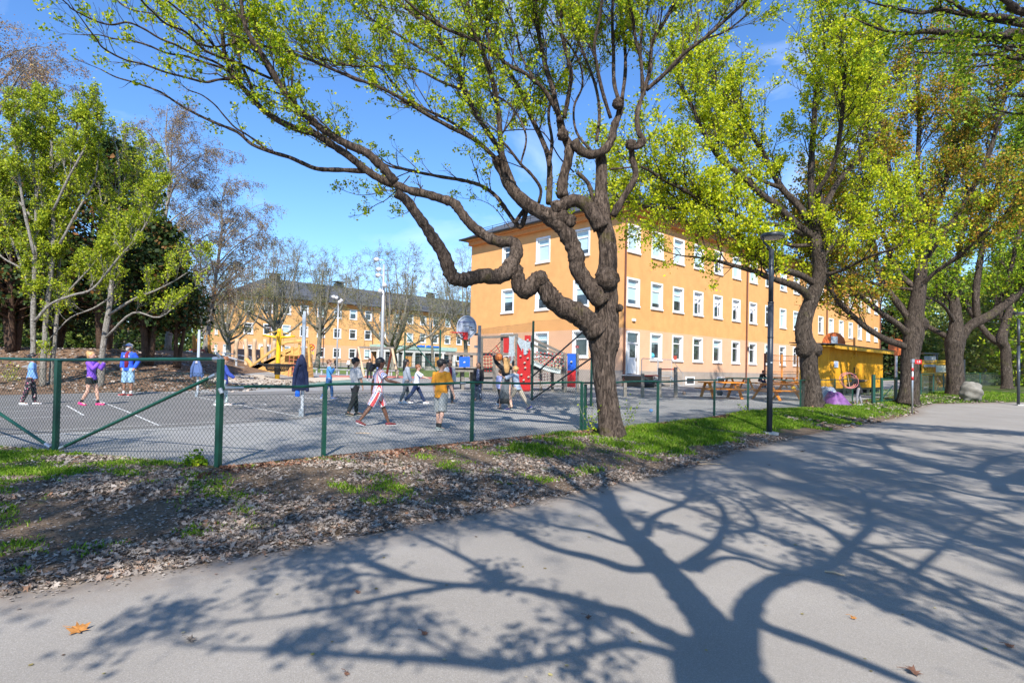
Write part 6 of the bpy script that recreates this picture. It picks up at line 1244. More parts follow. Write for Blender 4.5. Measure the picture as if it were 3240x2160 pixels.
net([(432, 620, .1), (568, 605, 0), (565, 765, 0), (440, 765, .1)], 4, 4, .016, M_net, M_red, 'rope_net'); net([(480, 600, .1), (655, 440, .2), (665, 560, .2), (600, 600, .1)], 3, 3, .016, M_net, M_red, 'rope_net')
net([(1000, 560, .2), (1340, 590, .1), (1330, 720, .1), (1000, 670, .2)], 8, 3, .014, M_wr, M_red, 'rope_net'); net([(1000, 800, .4), (1190, 800, .4), (1190, 930, .4), (1000, 930, .4)], 6, 4, .010, M_wr, M_red, 'rope_net')
net([(1000, 670, -.1), (1290, 770, -.1), (1290, 795, -.1), (1000, 700, -.1)], 22, 2, .022, M_red, M_wr, 'plaited_rope')
net([(640, 830, .3), (700, 830, .3), (700, 940, .3), (640, 940, .3)], 2, 4, .014, M_wr, M_red, 'rope_ladder')
m = MB(); c = C_(1290, 715, .6); m.tube([c + np.array([.33 * math.cos(a), 0, .36 * math.sin(a)]) for a in np.linspace(0, 2 * math.pi, 20)], .045, 6, False); m.lathe([(0, 0), (.3, 0), (.3, .04), (0, .04)], n=20); m.v[-1] = (m.v[-1] @ np.array(Matrix.Rotation(R(90), 3, 'X')).T) + c + [0, .2, 0]; m.build('crawl_hole', mat('pale_board', (.45, .38, .28), .8), cf)
M_camo = mat('pale_camo_cloth', (.42, .48, .52), .85, var=.25, nscale=14, dirt=(.16, .2, .25))
def cloth(name, lb, a, b, drop, dd, wav=3, thick=.02):
    m = MB(); n = 12; t = thing(name, lb, 'cloth', tuple(C_(a[0], a[1], dd))); rows = []
    for k in range(n + 1):
        u = k / n; top = C_(a[0] * (1 - u) + b[0] * u, a[1] * (1 - u) + b[1] * u + 10 * math.sin(u * 3.14), dd); h = drop[0] * (1 - u) + drop[1] * u + (drop[2] if len(drop) > 2 else 0) * math.sin(u * 3.14)
        rows.append([top + np.array([.02 * math.sin(v * 5 + u * 9), -.05 - .05 * math.sin(u * wav * 6.28) * v, -h * v]) for v in np.linspace(0, 1, 8)])
    V = np.array(rows).reshape(-1, 3); V2 = V + [0, thick, 0]; I, J = np.meshgrid(range(n), range(7), indexing='ij'); I = I.ravel(); J = J.ravel(); q = np.stack([I * 8 + J, (I + 1) * 8 + J, (I + 1) * 8 + J + 1, I * 8 + J + 1], -1); m.add(V, q); m.add(V2, q[:, ::-1]); m.build('fabric', M_camo, t, True)
cloth('hanging_cloth', 'pale patterned cloth hanging over the top beam of the climbing frame', (733, 392), (797, 390), (1.25, 1.0, .25), -.15); cloth('hanging_cloth', 'pale cloth draped between the dark post and the small red panel', (832, 405), (972, 455), (.25, .4, .4), -.1, 2)
# ================================================================== chin-up bars, stair, goal fence
zD = lambda p: (1900 + p[0] / 3.92, 1050 + p[1] / 3.92)
b = G(*zD((735, 812))); dD = b[1]; cb = thing('pull_up_bars', 'wooden posts with two red pull up bars right of the near maple', 'exercise bars', b)
for x, y in ((305, 610), (522, 518), (735, 445), (932, 435)):
    m = MB(); a = P(*zD((x, 800)), dD); a[2] = hgt(a[0], a[1]) - .05; t_ = P(*zD((x, y)), dD); m.bar(a, t_, .14, .14); m.build('post', M_greywood, cb)
for q in (((530, 540), (730, 540)), ((740, 462), (928, 462))): m = MB(); m.tube([P(*zD(q[0]), dD - .02), P(*zD(q[1]), dD - .02)], .028, 8); m.build('bar', M_red, cb)
st = thing('entrance_stairs', 'galvanised steel landing with railing and steps below the white school door', 'stairs', tuple(fr.w(1.5, -1, .25)))
M_rail = mat('pale_steel', (.50, .51, .52), .45, .5)
m = MB(); m.box((1.75, -.8, 1.0), (3.6, 1.5, .07)); m.xf(fr.M); m.build('landing', M_rail, st)
m = MB()
for k in range(5): m.box((3.75 + k * .29, -.8, .84 - k * .16), (.28, 1.3, .04))
m.bar((3.6, -1.45, .9), (5.1, -1.45, .1), .05, .2); m.bar((3.6, -.15, .9), (5.1, -.15, .1), .05, .2); m.xf(fr.M); m.build('steps', M_rail, st)
m = MB(); ry = -1.55
for x0_, x1_ in ((0.0, 1.85), (1.95, 3.55)):
    m.tube([(x0_, ry, 1.0), (x0_, ry, 2.0), (x0_ + .1, ry, 2.1), (x1_ - .1, ry, 2.1), (x1_, ry, 2.0), (x1_, ry, 1.0)], .024, 6); m.tube([(x0_, ry, 1.15), (x1_, ry, 1.15)], .014, 5)
    for x in np.arange(x0_ + .12, x1_, .12): m.tube([(x, ry, 1.15), (x, ry, 2.1)], .007, 4)
m.xf(fr.M); m.build('railing', M_rail, st); m = MB(); m.tube([(3.55, ry, 2.1), (5.0, ry, 1.15), (5.05, ry, .25)], .024, 6); m.tube([(3.55, ry, 1.5), (5.0, ry, .65)], .014, 5); m.xf(fr.M); m.build('stair_rail', M_rail, st); m = MB()
for x in (.1, 3.5): 
    for y in (-1.5, -.1): m.bar((x, y, .25), (x, y, 1.0), .05, .05)
m.bar((.2, -1.5, .3), (2.2, -1.5, .95), .04, .04); m.bar((2.2, -1.5, .3), (.2, -1.5, .95), .04, .04); m.xf(fr.M); m.build('supports', M_rail, st)
sb = G(*zD((600, 690))); t = thing('black_tub', 'dark tub lying under the steel landing', 'tub', sb); m = MB(); m.lathe([(0, 0), (.34, .0), (.45, .5), (.42, .5), (.3, .05), (0, .05)], sb, 16); m.build('tub', M_black, t, True)
M_muga = mat('goal_orange', (.62, .24, .05), .5); M_mugap = mat('goal_post_brown', (.14, .035, .02), .5)
ga = G(2419, 1224); gu = np.array([*U]); mg = thing('pitch_fence', 'orange bar fence of the ball pitch in front of the school wall', 'fence', ga)
for k in range(5): p = ga[:2] + gu * k * 3.0; m = MB(); z = gz_(p); m.bar((*p, z), (*p, z + 2.45), .1, .1); m.build('post', M_mugap if k == 0 else M_muga, mg)
m = MB(); L = 12
for z_ in (.1, .95, 1.12, 1.95, 2.35): a = ga[:2]; b_ = a + gu * L; m.bar((*a, gz_(a) + z_), (*b_, gz_(b_) + z_), .035, .05 if z_ > 1 else .04)
m.build('rail', M_muga, mg); m = MB(); a0 = ga[:2]; xs_ = np.arange(0, L, .10); P0 = np.array([[*(a0 + gu * x), gz_(a0 + gu * x) + .1] for x in xs_]); m.prisms(P0, P0 + [0, 0, 2.25], np.full(len(P0), .006), np.full(len(P0), .006), 4); m.build('bars', M_muga, mg)
# ================================================================== picnic tables
M_pic = mat('picnic_orange', (.70, .225, .01), .55, var=.18, nscale=6)
def picnic(label, base, rz, sc=1.0):
    t = thing('picnic_table', label, 'picnic table', tuple(base), rz, 'orange picnic tables'); t.scale = (sc,) * 3
    m = MB()
    for k in range(5): m.box((0, -.32 + k * .16, .74), (1.95, .145, .045))
    local(m, 'tabletop', M_pic, t)
    for s in (-1, 1):
        m = MB()
        for k in (-.08, .08): m.box((0, s * .68 + k, .44), (1.95, .145, .045))
        local(m, 'bench', M_pic, t)
    for x in (-.66, .66):
        m = MB(); m.bar((x, -.25, .70), (x, -.78, .0), .05, .13, (1, 0, 0)); m.bar((x, .25, .70), (x, .78, .0), .05, .13, (1, 0, 0)); m.bar((x + .05, -.74, .38), (x + .05, .74, .38), .05, .13, (1, 0, 0)); m.bar((x + .05, -.34, .68), (x + .05, .34, .68), .05, .09, (1, 0, 0)); local(m, 'trestle', M_pic, t)
    return t
t1b = G(2281, 1259); picnic('orange picnic table left of the dark lamp, seen along its side', t1b, .05); t2b = G(2335, 1228); picnic('orange picnic table in the wall bush shadow with a seated person', t2b, .2, .95)
t3b = G(2457, 1264); picnic('biggest nearest orange picnic table, partly hidden by the lamp post', t3b, R(24)); t4b = G(2480, 1227); picnic('orange picnic table behind the big one, close to the pitch fence', t4b, .5)
t = thing('yellow_toy', 'small yellow toy lying on the bench of the nearest picnic table', 'toy', tuple(t3b + [.45, -.6, .47])); m = MB(); c = t3b + [.45, -.66, .55]; m.loft([c - [.08, 0, 0], c + [.02, 0, .05], c + [.1, 0, 0]], [.05, .08, .05], n=8); m.build('body', M_yel, t, True)
for p_, c_, r_, lb in (((2165, 1248), (.14, .10, .08), .10, 'brown stone lying on the yard left of the first picnic table'), ((2277, 1250), (.05, .05, .06), .16, 'dark ball under the first picnic table'), ((2060, 1303), (.10, .25, .5), .06, 'tiny blue ball on the yard behind the fence')):
    b = G(*p_); m = MB(); th = np.linspace(-1, 1, 9); m.tube([b + [0, 0, r_ * .8 + a * r_] for a in th], np.sqrt(np.clip(1 - th ** 2, .001, 1)) * r_, 12); o = m.build('stone' if 'stone' in lb else 'ball', mat('m_' + lb[:6], c_, .6), None, True, loc=tuple(b)); tag(o, lb, 'stone' if 'stone' in lb else 'ball')
# ================================================================== yellow shed
O = P(2623, 1150, 30.5)[:2]; zS0 = float(hgt(*O)); uS = U; nS = V_
shed = thing('yellow_shed', 'yellow wooden shed with a flat sloping roof standing between the second and third maple', 'shed', (O[0], O[1], zS0)); fs = Facade(O, uS, shed)
M_sy = NT('yellow_boards'); v = M_sy.coord('Object', rot=(0, 0, 0)); n1 = M_sy.noise(v, 2.2, 6); M_sy.col(M_sy.ramp(n1, [(.3, (.56, .28, .012)), (.7, (.72, .39, .02))])); M_sy.b.inputs['Roughness'].default_value = .6; M_sy = M_sy.m
Ls = 9.6; hS = 2.62; zb = .42
m = MB(); m.box((Ls / 2, .75, zS0 + zb + (hS - zb) / 2), (Ls, 1.5, hS - zb))
x = .07
while x < Ls: m.box((x, -.012, zS0 + zb + (hS - zb) / 2), (.045, .028, hS - zb)); m.box((x + .11, -.004, zS0 + zb + (hS - zb) / 2), (.012, .012, hS - zb)); x += .2
for y in np.arange(.1, 1.5, .2): m.box((-.012, y, zS0 + zb + (hS - zb) / 2), (.028, .045, hS - zb))
fs.mesh(m, 'wall', M_sy)
m = MB(); m.poly([(-.75, -.55, zS0 + hS + .10), (Ls + .3, -.55, zS0 + hS + .10), (Ls + .3, 1.7, zS0 + hS + .2), (-.75, 1.7, zS0 + hS + .2)]); m.prism([(-.75, -.55, zS0 + hS - .1), (Ls + .3, -.55, zS0 + hS - .1), (Ls + .3, -.55, zS0 + hS + .095), (-.75, -.55, zS0 + hS + .095)], (0, .03, 0)); m.prism([(-.75, -.52, zS0 + hS - .02), (Ls + .3, -.52, zS0 + hS - .02), (Ls + .3, 1.7, zS0 + hS + .08), (-.75, 1.7, zS0 + hS + .08)], (0, 0, .05)); fs.mesh(m, 'fascia', M_sy)
m = MB(); m.prism([(-.8, -.6, zS0 + hS + .10), (Ls + .35, -.6, zS0 + hS + .10), (Ls + .35, 1.75, zS0 + hS + .21), (-.8, 1.75, zS0 + hS + .21)], (0, 0, .05)); fs.mesh(m, 'roof', M_roof)
m = MB(); m.box((Ls / 2, .75, zS0 + zb - .06), (Ls - .1, 1.4, .12))
for x in (.6, 2.8, 5.0, 7.0, 9.0): m.box((x, .3, zS0 + .16), (.5, .4, .36)); m.box((x, 1.2, zS0 + .16), (.5, .4, .36))
fs.mesh(m, 'base_frame', M_black)
m = MB(); m.box((.95, -.04, zS0 + 1.72), (.62, .02, .34)); pl_ = fs.mesh(m, 'notice', mat('notice_white', (.55, .6, .66), .5)); 
m = MB()
for k in range(4): m.box((.95, -.053, zS0 + 1.82 - k * .065), (.42 - .06 * (k % 2), .004, .022))
fs.mesh(m, 'notice_lettering', M_blue2)
m = MB(); m.box((3.9, -.05, zS0 + 1.45), (.05, .06, .3)); m.box((3.95, -.06, zS0 + 1.35), (.16, .04, .05)); fs.mesh(m, 'latch', M_dark); m = MB(); m.box((4.0, -.06, zS0 + 2.38), (.12, .1, .25)); m.bar((3.4, -.06, zS0 + 2.55), (4.0, -.06, zS0 + 2.5), .04, .04); m.bar((4.0, -.07, zS0 + 2.32), (3.6, -.07, zS0 + 2.22), .03, .03); m.bar((3.6, -.05, zS0 + 2.22), (2.1, -.05, zS0 + 1.0), .02, .02); fs.mesh(m, 'hook_and_pole', M_sy)
# orange backboards behind
for (px, py, r_, d, lb, plate) in ((2639, 1087, 36, 37, 'round orange basketball backboard with a metal plate above the shed roof', True), (2839, 1098, 27, 47, 'round orange basketball backboard with a drawn square, right behind the shed', False)):
    c = P(px, py, d); t = thing('backboard', lb, 'basketball backboard', (c[0], c[1], float(hgt(c[0], c[1]))), 0, 'round orange backboards behind the shed'); rr = r_ * d / F
    m = MB(); m.prism([(c[0] + rr * math.cos(a), c[1], c[2] + rr * math.sin(a)) for a in np.linspace(0, 2 * math.pi, 33)[:-1]], (0, .06, 0)); m.build('board', mat('backboard_orange', (.55, .12, .02), .6), t)
    m = MB(); m.box((c[0] - .5 * rr * plate, c[1] + .12, c[2] / 2), (.14, .12, c[2])); m.build('post', M_greyp, t)
    m = MB()
    if plate: m.box((c[0], c[1] - .02, c[2] + .12), (.42, .03, .7)); m.bar((c[0] - .65, c[1] - .1, c[2] - .15), (c[0] + .1, c[1] - .1, c[2] - .1), .05, .05)
    else:
        for a, e in (((-.3, .25), (.3, .25)), ((-.3, .25), (-.3, -.3)), ((.3, .25), (.3, -.3))): m.bar((c[0] + a[0] * rr + .2, c[1] - .01, c[2] + a[1] * rr + .0), (c[0] + e[0] * rr + .2, c[1] - .01, c[2] + e[1] * rr), .03, .03, (0, 1, 0))
    m.build('plate' if plate else 'square', M_rail if plate else M_mugap, t)
m = MB(); a = P(2675, 1081, 36.8); b_ = P(2702, 1079, 38); m.bar(a, b_, .04, .04); c = P(2703, 1068, 38); m.bar((c[0], c[1], gz_(c)), c, .1, .1); o = m.build('goal_frame', M_muga, None, loc=tuple(onground(c))); tag(o, 'orange rail and brown post rising above the shed roof', 'goal frame')
# ================================================================== yellow play tower, boulder, tarp heap
zE = lambda p: (2880 + p[0] / 4.07, 1080 + p[1] / 4.07)
dE = 44.0; eb = onground(P(*zE((320, 590)), dE)); pt_ = thing('play_tower', 'yellow barred play tower with grey panels between the third and fourth maples', 'play tower', tuple(eb))
E_ = lambda x, y, dd=0.0: P(*zE((x, y)), dE + dd)
for x, dd in ((160, 0), (330, 0), (480, 0), (600, 0), (668, 0), (160, 1.6), (480, 1.6), (668, 1.6)): m = MB(); a = E_(x, 240, dd); m.bar((a[0], a[1], gz_(a) - .05), a, .10, .10); m.build('post', M_sy, pt_)
m = MB(); 
for y in (248, 290, 405, 425, 580): m.bar(E_(155, y, -.05), E_(670, y, -.05), .06, .06)
for x in range(165, 668, 13): m.bar(E_(x, 250, -.02), E_(x, 400, -.02), .025, .025); m.bar(E_(x, 428, -.02), E_(x, 580, -.02), .025, .025)
m.build('bars', M_sy, pt_); m = MB(); m.prism([E_(182, 190, .4), (E_(332, 186, .4)), E_(332, 268, .4), E_(185, 272, .4)], (0, .05, 0)); m.prism([E_(178, 298, -.2), E_(330, 298, -.2), E_(330, 328, -.2), E_(178, 328, -.2)], (0, .05, 0)); m.build('grey_panel', mat('panel_grey', (.20, .22, .22), .5), pt_); m = MB(); m.prism([E_(332, 308, -.2), E_(480, 308, -.2), E_(480, 395, -.2), E_(332, 395, -.2)], (0, .05, 0)); m.build('pale_panel', mat('panel_pale', (.42, .41, .30), .6), pt_)
m = MB()
for x, y in ((322, 160), (338, 170), (690, 232)): a = E_(x, y, 1.0); m.bar((a[0], a[1], gz_(a)), a, .14, .14)
m.bar(E_(150, 150, .8), E_(345, 158, .8), .5, .1); m.build('dark_frame', M_black, pt_)
bb = G(3072, 1268); t = thing('boulder', 'big rounded grey boulder beside the fourth maple', 'boulder', bb); rb = np.random.default_rng(5); m = MB(); nth, nph = 24, 36; w_ = 64 / F * bb[1] / 2; H = (P(3070, 1208, bb[1])[2] - bb[2])
V = []
for i in range(nth + 1):
    for j in range(nph):
        th = math.pi * i / nth; ph = 2 * math.pi * j / nph; d = np.array([math.sin(th) * math.cos(ph), math.sin(th) * math.sin(ph), math.cos(th)]); s = 1 + .10 * math.sin(d[0] * 4 + 1) * math.cos(d[2] * 3) + .07 * math.sin(d[1] * 7 + d[2] * 5) + .03 * math.sin(d[0] * 13 + d[1] * 11) ; d = d * s; d = d * (1 + .05 * math.sin(d[2] * 9 + d[0] * 3))
        V.append(bb + d * np.array([w_, w_ * .9, H * .56]) + [0, 0, H * .46])
I, J = np.meshgrid(np.arange(nth), np.arange(nph), indexing='ij'); I = I.ravel(); J = J.ravel(); K_ = (J + 1) % nph; m.add(np.array(V), np.stack([I * nph + J, (I + 1) * nph + J, (I + 1) * nph + K_, I * nph + K_], -1)); m.build('rock', mat('granite', (.21, .195, .165), .9, var=.35, nscale=2.2, bump=.7, bscale=14, dirt=(.12, .11, .08)), t, True)
hb_ = G(2640, 1281)
def heap(label, mt, px0, px1, pyt, base, seed, n=26):
    b = G((px0 + px1) / 2, base); d = b[1]; t = thing('tarp_bundle', label, 'tarpaulin', b); W_ = (px1 - px0) / F * d; H = P(px0, pyt, d)[2] - b[2]; r = np.random.default_rng(seed); V = []; 
    for i in range(n + 1):
        for j in range(n + 1):
            u, v = i / n, j / n; e = min(1, 3.2 * min(u, 1 - u)) ** .75 * min(1, 3 * min(v, 1 - v)) ** .75; f = .86 + .14 * math.sin(u * 3 + seed) * math.cos(v * 2) + .045 * math.sin(u * 15 + v * 9 + seed) + .035 * math.sin(v * 19 - u * 11)
            V.append(b + np.array([(u - .5) * W_, (v - .5) * 1.3 + .3, max(0, H * e * f)]))
    m = MB(); I, J = np.meshgrid(np.arange(n), np.arange(n), indexing='ij'); I = I.ravel(); J = J.ravel(); m.add(np.array(V), np.stack([I * (n + 1) + J, (I + 1) * (n + 1) + J, (I + 1) * (n + 1) + J + 1, I * (n + 1) + J + 1], -1)); m.build('sheet', mt, t, True)
heap('grey white tarpaulin bundle behind the fence between the second maple and the girl', mat('tarp_grey', (.42, .44, .50), .5, var=.25, nscale=6), 2590, 2668, 1220, 1278, 1); heap('purple tarpaulin bundle lying against the grey one by the fence', mat('tarp_purple', (.16, .06, .20), .5, var=.5, nscale=7, dirt=(.30, .15, .32)), 2618, 2692, 1234, 1283, 2)
# ================================================================== people
def unit(v): v = np.array(v, float); return v / np.linalg.norm(v)
SK_light = mat('skin_fair', (.62, .36, .26), .55, var=.05); SK_mid = mat('skin_tan', (.40, .21, .13), .55, var=.05); SK_dark = mat('skin_brown', (.13, .055, .032), .5, var=.05)
HR_black = mat('hair_black', (.012, .010, .010), .45, var=.3, nscale=40); HR_blond = mat('hair_blond', (.48, .27, .10), .5, var=.3, nscale=40); HR_red = mat('hair_auburn', (.22, .08, .03), .5, var=.3, nscale=40); HR_brown = mat('hair_brown', (.14, .07, .035), .5, var=.3, nscale=40); M_eye = mat('eye_dark', (.01, .008, .007), .2); M_lip = mat('lips', (.35, .10, .09), .5)
def fin(o, vox, sm=3):
    r = o.modifiers.new('fuse', 'REMESH'); r.mode = 'VOXEL'; r.voxel_size = vox; r.use_smooth_shade = True
    s = o.modifiers.new('soft', 'SMOOTH'); s.iterations = sm; s.factor = .5
GPp = 'children playing in the schoolyard'
def person(label, foot, H, face, legs, arms, skin, top, bottom, hair, shoes, lean=0, turn=0, nod=0, near=True, sock=None, extra=None, group=GPp, side=0, adult=False, girl=False, seat=None, cat='person', scale_w=1.0):
    """legs: (swing, knee, abduct) left, right; arms: (upper dir, fore dir) left, right in own axes x right, y forward, z up"""
    t = thing('person', label, cat, tuple(foot), R(face), group); h = H; vx = .0058 if near else .012; k = 1.0 if not adult else 1.06
    sp = unit([math.sin(R(side)), math.sin(R(lean)), math.cos(R(lean))]); J = {}
    hip0 = np.array([0, 0, .51 * h])
    for s, (a, kn, ab), n_ in ((-1, legs[0], 'L'), (1, legs[1], 'R')):
        hp = hip0 + [s * .052 * h, 0, -.01 * h]; td = unit([s * math.sin(R(ab)), math.sin(R(a)), -math.cos(R(a))]); kp = hp + td * .242 * h; sa = a - kn; sd2 = unit([s * math.sin(R(ab)) * .6, math.sin(R(sa)), -math.cos(R(sa))]); ank = kp + sd2 * .228 * h; pitch = max(0, -sa - 12) * .9; fd = np.array([s * .12, math.cos(R(pitch)), -math.sin(R(pitch))]); J[n_] = (hp, kp, ank, unit(fd))
    low = min(min(J[n_][2][2], (J[n_][2] + J[n_][3] * .10 * h)[2]) for n_ in 'LR') - .042 * h
    dz = -low if seat is None else seat - hip0[2] + .06 * h
    off = np.array([0, 0, dz]); hip = hip0 + off
    for n_ in 'LR': J[n_] = tuple(q + off if i < 3 else q for i, q in enumerate(J[n_]))
    waist = hip + sp * .10 * h; chest = hip + sp * .215 * h; sh = hip + sp * .295 * h; neck = hip + sp * .335 * h; wd = (.92 if girl else 1.0) * k * scale_w
    hr = .074 * h if not adult else .066 * h; hc = neck + sp * .045 * h + unit([0, math.sin(R(nod)), math.cos(R(nod))]) * (.048 * h); hd = np.array([math.sin(R(-turn)), math.cos(R(-turn)), 0]) ; hd = unit(hd + [0, 0, -math.sin(R(nod)) * 1.0]); hx = unit(np.cross(hd, [0, 0, 1])); hu = np.cross(hx, hd)
    b = MB(); X = (1, 0, 0)
    b.loft([hip - sp * .03 * h, hip + sp * .02 * h, waist, chest, sh, sh + sp * .025 * h], [(.072 * h * wd, .055 * h), (.078 * h * wd, .058 * h), (.062 * h * wd, .046 * h), (.074 * h * wd, .052 * h), (.085 * h * wd, .045 * h), (.045 * h, .036 * h)], X, 16)
    b.loft([sh, neck, hc - hu * .03 * h], [.036 * h, .029 * h, .03 * h], X, 10)
    # head: skull, jaw, nose, ears
    b.loft([hc - hu * hr * .95 + hd * hr * .22, hc - hu * hr * .6 + hd * hr * .16, hc - hu * hr * .1 + hd * hr * .04, hc + hu * hr * .45, hc + hu * hr * .78], [(hr * .34, hr * .38), (hr * .58, hr * .66), (hr * .76, hr * .92), (hr * .74, hr * .9), (hr * .5, hr * .62)], tuple(hx), 16)
    b.loft([hc + hd * hr * .88 + hu * hr * .02, hc + hd * hr * 1.10 - hu * hr * .26], [hr * .09, hr * .12], tuple(hx), 8)
    for s in (-1, 1): b.loft([hc + hx * s * hr * .76 - hu * hr * .28 , hc + hx * s * hr * .82 + hu * hr * .08], [(.06 * hr, .16 * hr), (.07 * hr, .2 * hr)], tuple(hx), 8)
    arm = {}
    for s, (ua, fa), n_ in ((-1, arms[0], 'L'), (1, arms[1], 'R')):
        s0 = sh + np.array([s * .098 * h * wd, 0, -.005 * h]); ua = unit(np.array(ua) * [1, 1, 1]); fa = unit(fa); el = s0 + ua * .165 * h; wr = el + fa * .135 * h; arm[n_] = (s0, el, wr)
        b.loft([sh + np.array([s * .05 * h, 0, 0]), s0, s0 + ua * .08 * h, el, el + fa * .045 * h, wr], [.030 * h, .031 * h, .027 * h, .022 * h, .023 * h, .0150 * h], X, 10)
        # hand: palm, four fingers, thumb
        pn = unit(np.cross(fa, [s * -1.0, .25, .1])); pw = unit(np.cross(pn, fa)); pe = wr + fa * .038 * h
        b.loft([wr, pe], [(.015 * h, .009 * h), (.021 * h, .009 * h)], tuple(pw), 8)
        for i, (o_, L) in enumerate(((-.75, .034), (-.25, .040), (.25, .038), (.75, .030))):
            f0 = pe + pw * o_ * .019 * h; f1 = f0 + unit(fa + pn * -.25 + pw * o_ * .12) * L * h * .55; f2 = f1 + unit(fa * .8 - pn * .75) * L * h * .5; b.loft([f0 - fa * .006, f1, f2], [.0062 * h ** .5 * 1.05, .0058 * h ** .5, .0052 * h ** .5], X, 6)
        t0 = wr + fa * .012 * h - pw * .016 * h; b.loft([t0, t0 + unit(fa * .7 - pw * .8 - pn * .3) * .022 * h, t0 + unit(fa * .95 - pw * .5 - pn * .5) * .042 * h], [.0075, .0072, .006], X, 6)
    for s, n_ in ((-1, 'L'), (1, 'R')):
        hp, kp, an, fd = J[n_]; b.loft([hp + [0, 0, .02 * h], hp * .5 + kp * .5, kp, kp * .65 + an * .35, an], [.050 * h, .042 * h, .031 * h, .031 * h, .019 * h], X, 12); b.loft([an - [0, 0, .012 * h], an + fd * .09 * h - [0, 0, .022 * h]], [(.022 * h, .02 * h), (.026 * h, .014 * h)], X, 8)
    o = local(b, 'body', skin, t, True); fin(o, vx, 3)
    for s in (-1, 1): e = MB(); c = hc + hd * hr * .845 + hx * s * hr * .30 + hu * hr * .02; e.loft([c - hx * hr * .06, c + hx * hr * .06], [hr * .07, hr * .07], tuple(hx), 6); local(e, 'eye', M_eye, t, True)
    e = MB(); c = hc + hd * hr * .80 - hu * hr * .52; e.loft([c - hx * hr * .16, c + hx * hr * .16], [hr * .05, hr * .05], tuple(hu), 6); local(e, 'lips', M_lip, t, True)
    # clothes
    tm, sl, tl, loose = top; g = .010 + loose; m = MB(); r_ = np.random.default_rng(int(foot[0] * 100) % 999)
    w0 = lambda a, c: (a * h * wd + g, c * h + g)
    ptsT = [hip - sp * (tl - .0) * h, hip + sp * .02 * h, waist, chest, sh - sp * .01 * h, sh + sp * .022 * h]; m.loft(ptsT, [w0(.084 if tl > .02 else .078, .066), w0(.083, .064), w0(.068, .052), w0(.080, .058), w0(.090, .046), (.050 * h, .038 * h)], X, 18, rounded=.12)
    for n_, s in (('L', -1), ('R', 1)):
        s0, el, wr = arm[n_]; pts = [sh + np.array([s * .05 * h, 0, 0]), s0]; rad = [.036 * h + g * .5, .036 * h + g * .8]
        if sl >= 1: pts += [s0 * .5 + el * .5, el, el * .5 + wr * .5, wr * 1.0 + el * 0.0]; rad += [.031 * h + g, .027 * h + g, .025 * h + g, .019 * h + g * .8]
        elif sl > 0: q = s0 + (el - s0) * min(1, sl * 2); pts += [s0 * .5 + q * .5, q]; rad += [.034 * h + g, .033 * h + g * 1.3]
        m.loft(pts, rad, X, 12, rounded=.15)
    o = local(m, 'shirt' if loose < .012 else 'jacket', tm, t, True); fin(o, .010, 2)
    kind, bm_, bl = bottom[:3]; m = MB()
    if kind == 'skirt':
        fl = bottom[3] if len(bottom) > 3 else .03; e = hip - np.array([0, 0, bl * h]); kk = (J['L'][1] + J['R'][1]) / 2; kk = np.array([kk[0], kk[1] * .7, e[2]]); m.loft([hip + sp * .09 * h, hip, hip * .5 + kk * .5, kk], [(.070 * h + .01, .056 * h + .01), (.084 * h + .012, .068 * h + .012), (.09 * h + fl * .5, .075 * h + fl * .6), (.09 * h + fl, .08 * h + fl * 1.2)], X, 20, rounded=.05)
        v = m.v[0]; aa = np.arctan2(v[:, 1], v[:, 0]); dn = np.clip((hip[2] - v[:, 2]) / (bl * h), 0, 1); v[:, 0] *= 1 + .07 * dn * np.sin(aa * 9); v[:, 1] *= 1 + .07 * dn * np.sin(aa * 9)
        o = local(m, 'skirt', bm_, t, True)
        if len(bottom) > 4: hm = MB(); hm.loft([kk + [0, 0, .02], kk - [0, 0, .09 * h]], [(.088 * h + fl, .078 * h + fl * 1.15), (.088 * h + fl, .078 * h + fl * 1.15)], X, 20, rounded=.05); local(hm, 'hem', bottom[4], t, True)
    if kind in ('pants', 'shorts', 'leggings'):
        gg = {'pants': .012, 'shorts': .020, 'leggings': .004}[kind]; m.loft([hip + sp * .05 * h, hip + sp * .01 * h, hip - [0, 0, .045 * h]], [(.070 * h * wd + .004, .052 * h + .004), (.078 * h * wd + .006, .060 * h + .004), (.074 * h * wd + gg * .7, .056 * h + gg * .6)], X, 16, rounded=.3)
        for n_ in 'LR':
            hp, kp, an, fd = J[n_]
            if bl >= 1: m.loft([hp + [0, 0, .02 * h], hp * .5 + kp * .5, kp, kp * .5 + an * .5, an + [0, 0, .012 * h]], [.052 * h + gg, .045 * h + gg, .034 * h + gg, .033 * h + gg, .024 * h + gg], X, 14, rounded=.15)
            else: q = hp + (kp - hp) * bl * 1.6 if bl < .62 else kp + (an - kp) * (bl - .62); m.loft([hp + [0, 0, .02 * h], hp * .5 + q * .5, q], [.054 * h + gg, .048 * h + gg * 1.2, .044 * h + gg * 1.3], X, 14, rounded=.1)
        o = local(m, 'trousers' if bl >= 1 else 'shorts', bm_, t, True); fin(o, .010, 2)
    for n_ in 'LR':
        hp, kp, an, fd = J[n_]; fl_ = unit(fd * [1, 1, 1]); up_ = np.array([0, -fd[2], fd[1]]); m = MB(); base = an - up_ * .026 * h
        m.loft([base - fd * .032 * h, base + fd * .01 * h + up_ * .006 * h, base + fd * .06 * h, base + fd * .105 * h], [(.025 * h, .022 * h), (.027 * h, .026 * h), (.030 * h, .019 * h), (.026 * h, .013 * h)], X, 12); so_ = local(m, 'shoe', shoes[0], t, True)
        s_ = MB(); s_.loft([base - fd * .034 * h - up_ * .017 * h, base + fd * .05 * h - up_ * .017 * h, base + fd * .112 * h - up_ * .015 * h], [(.026 * h, .006 * h), (.032 * h, .006 * h), (.027 * h, .006 * h)], X, 12); local(s_, 'sole', shoes[1], t, True)
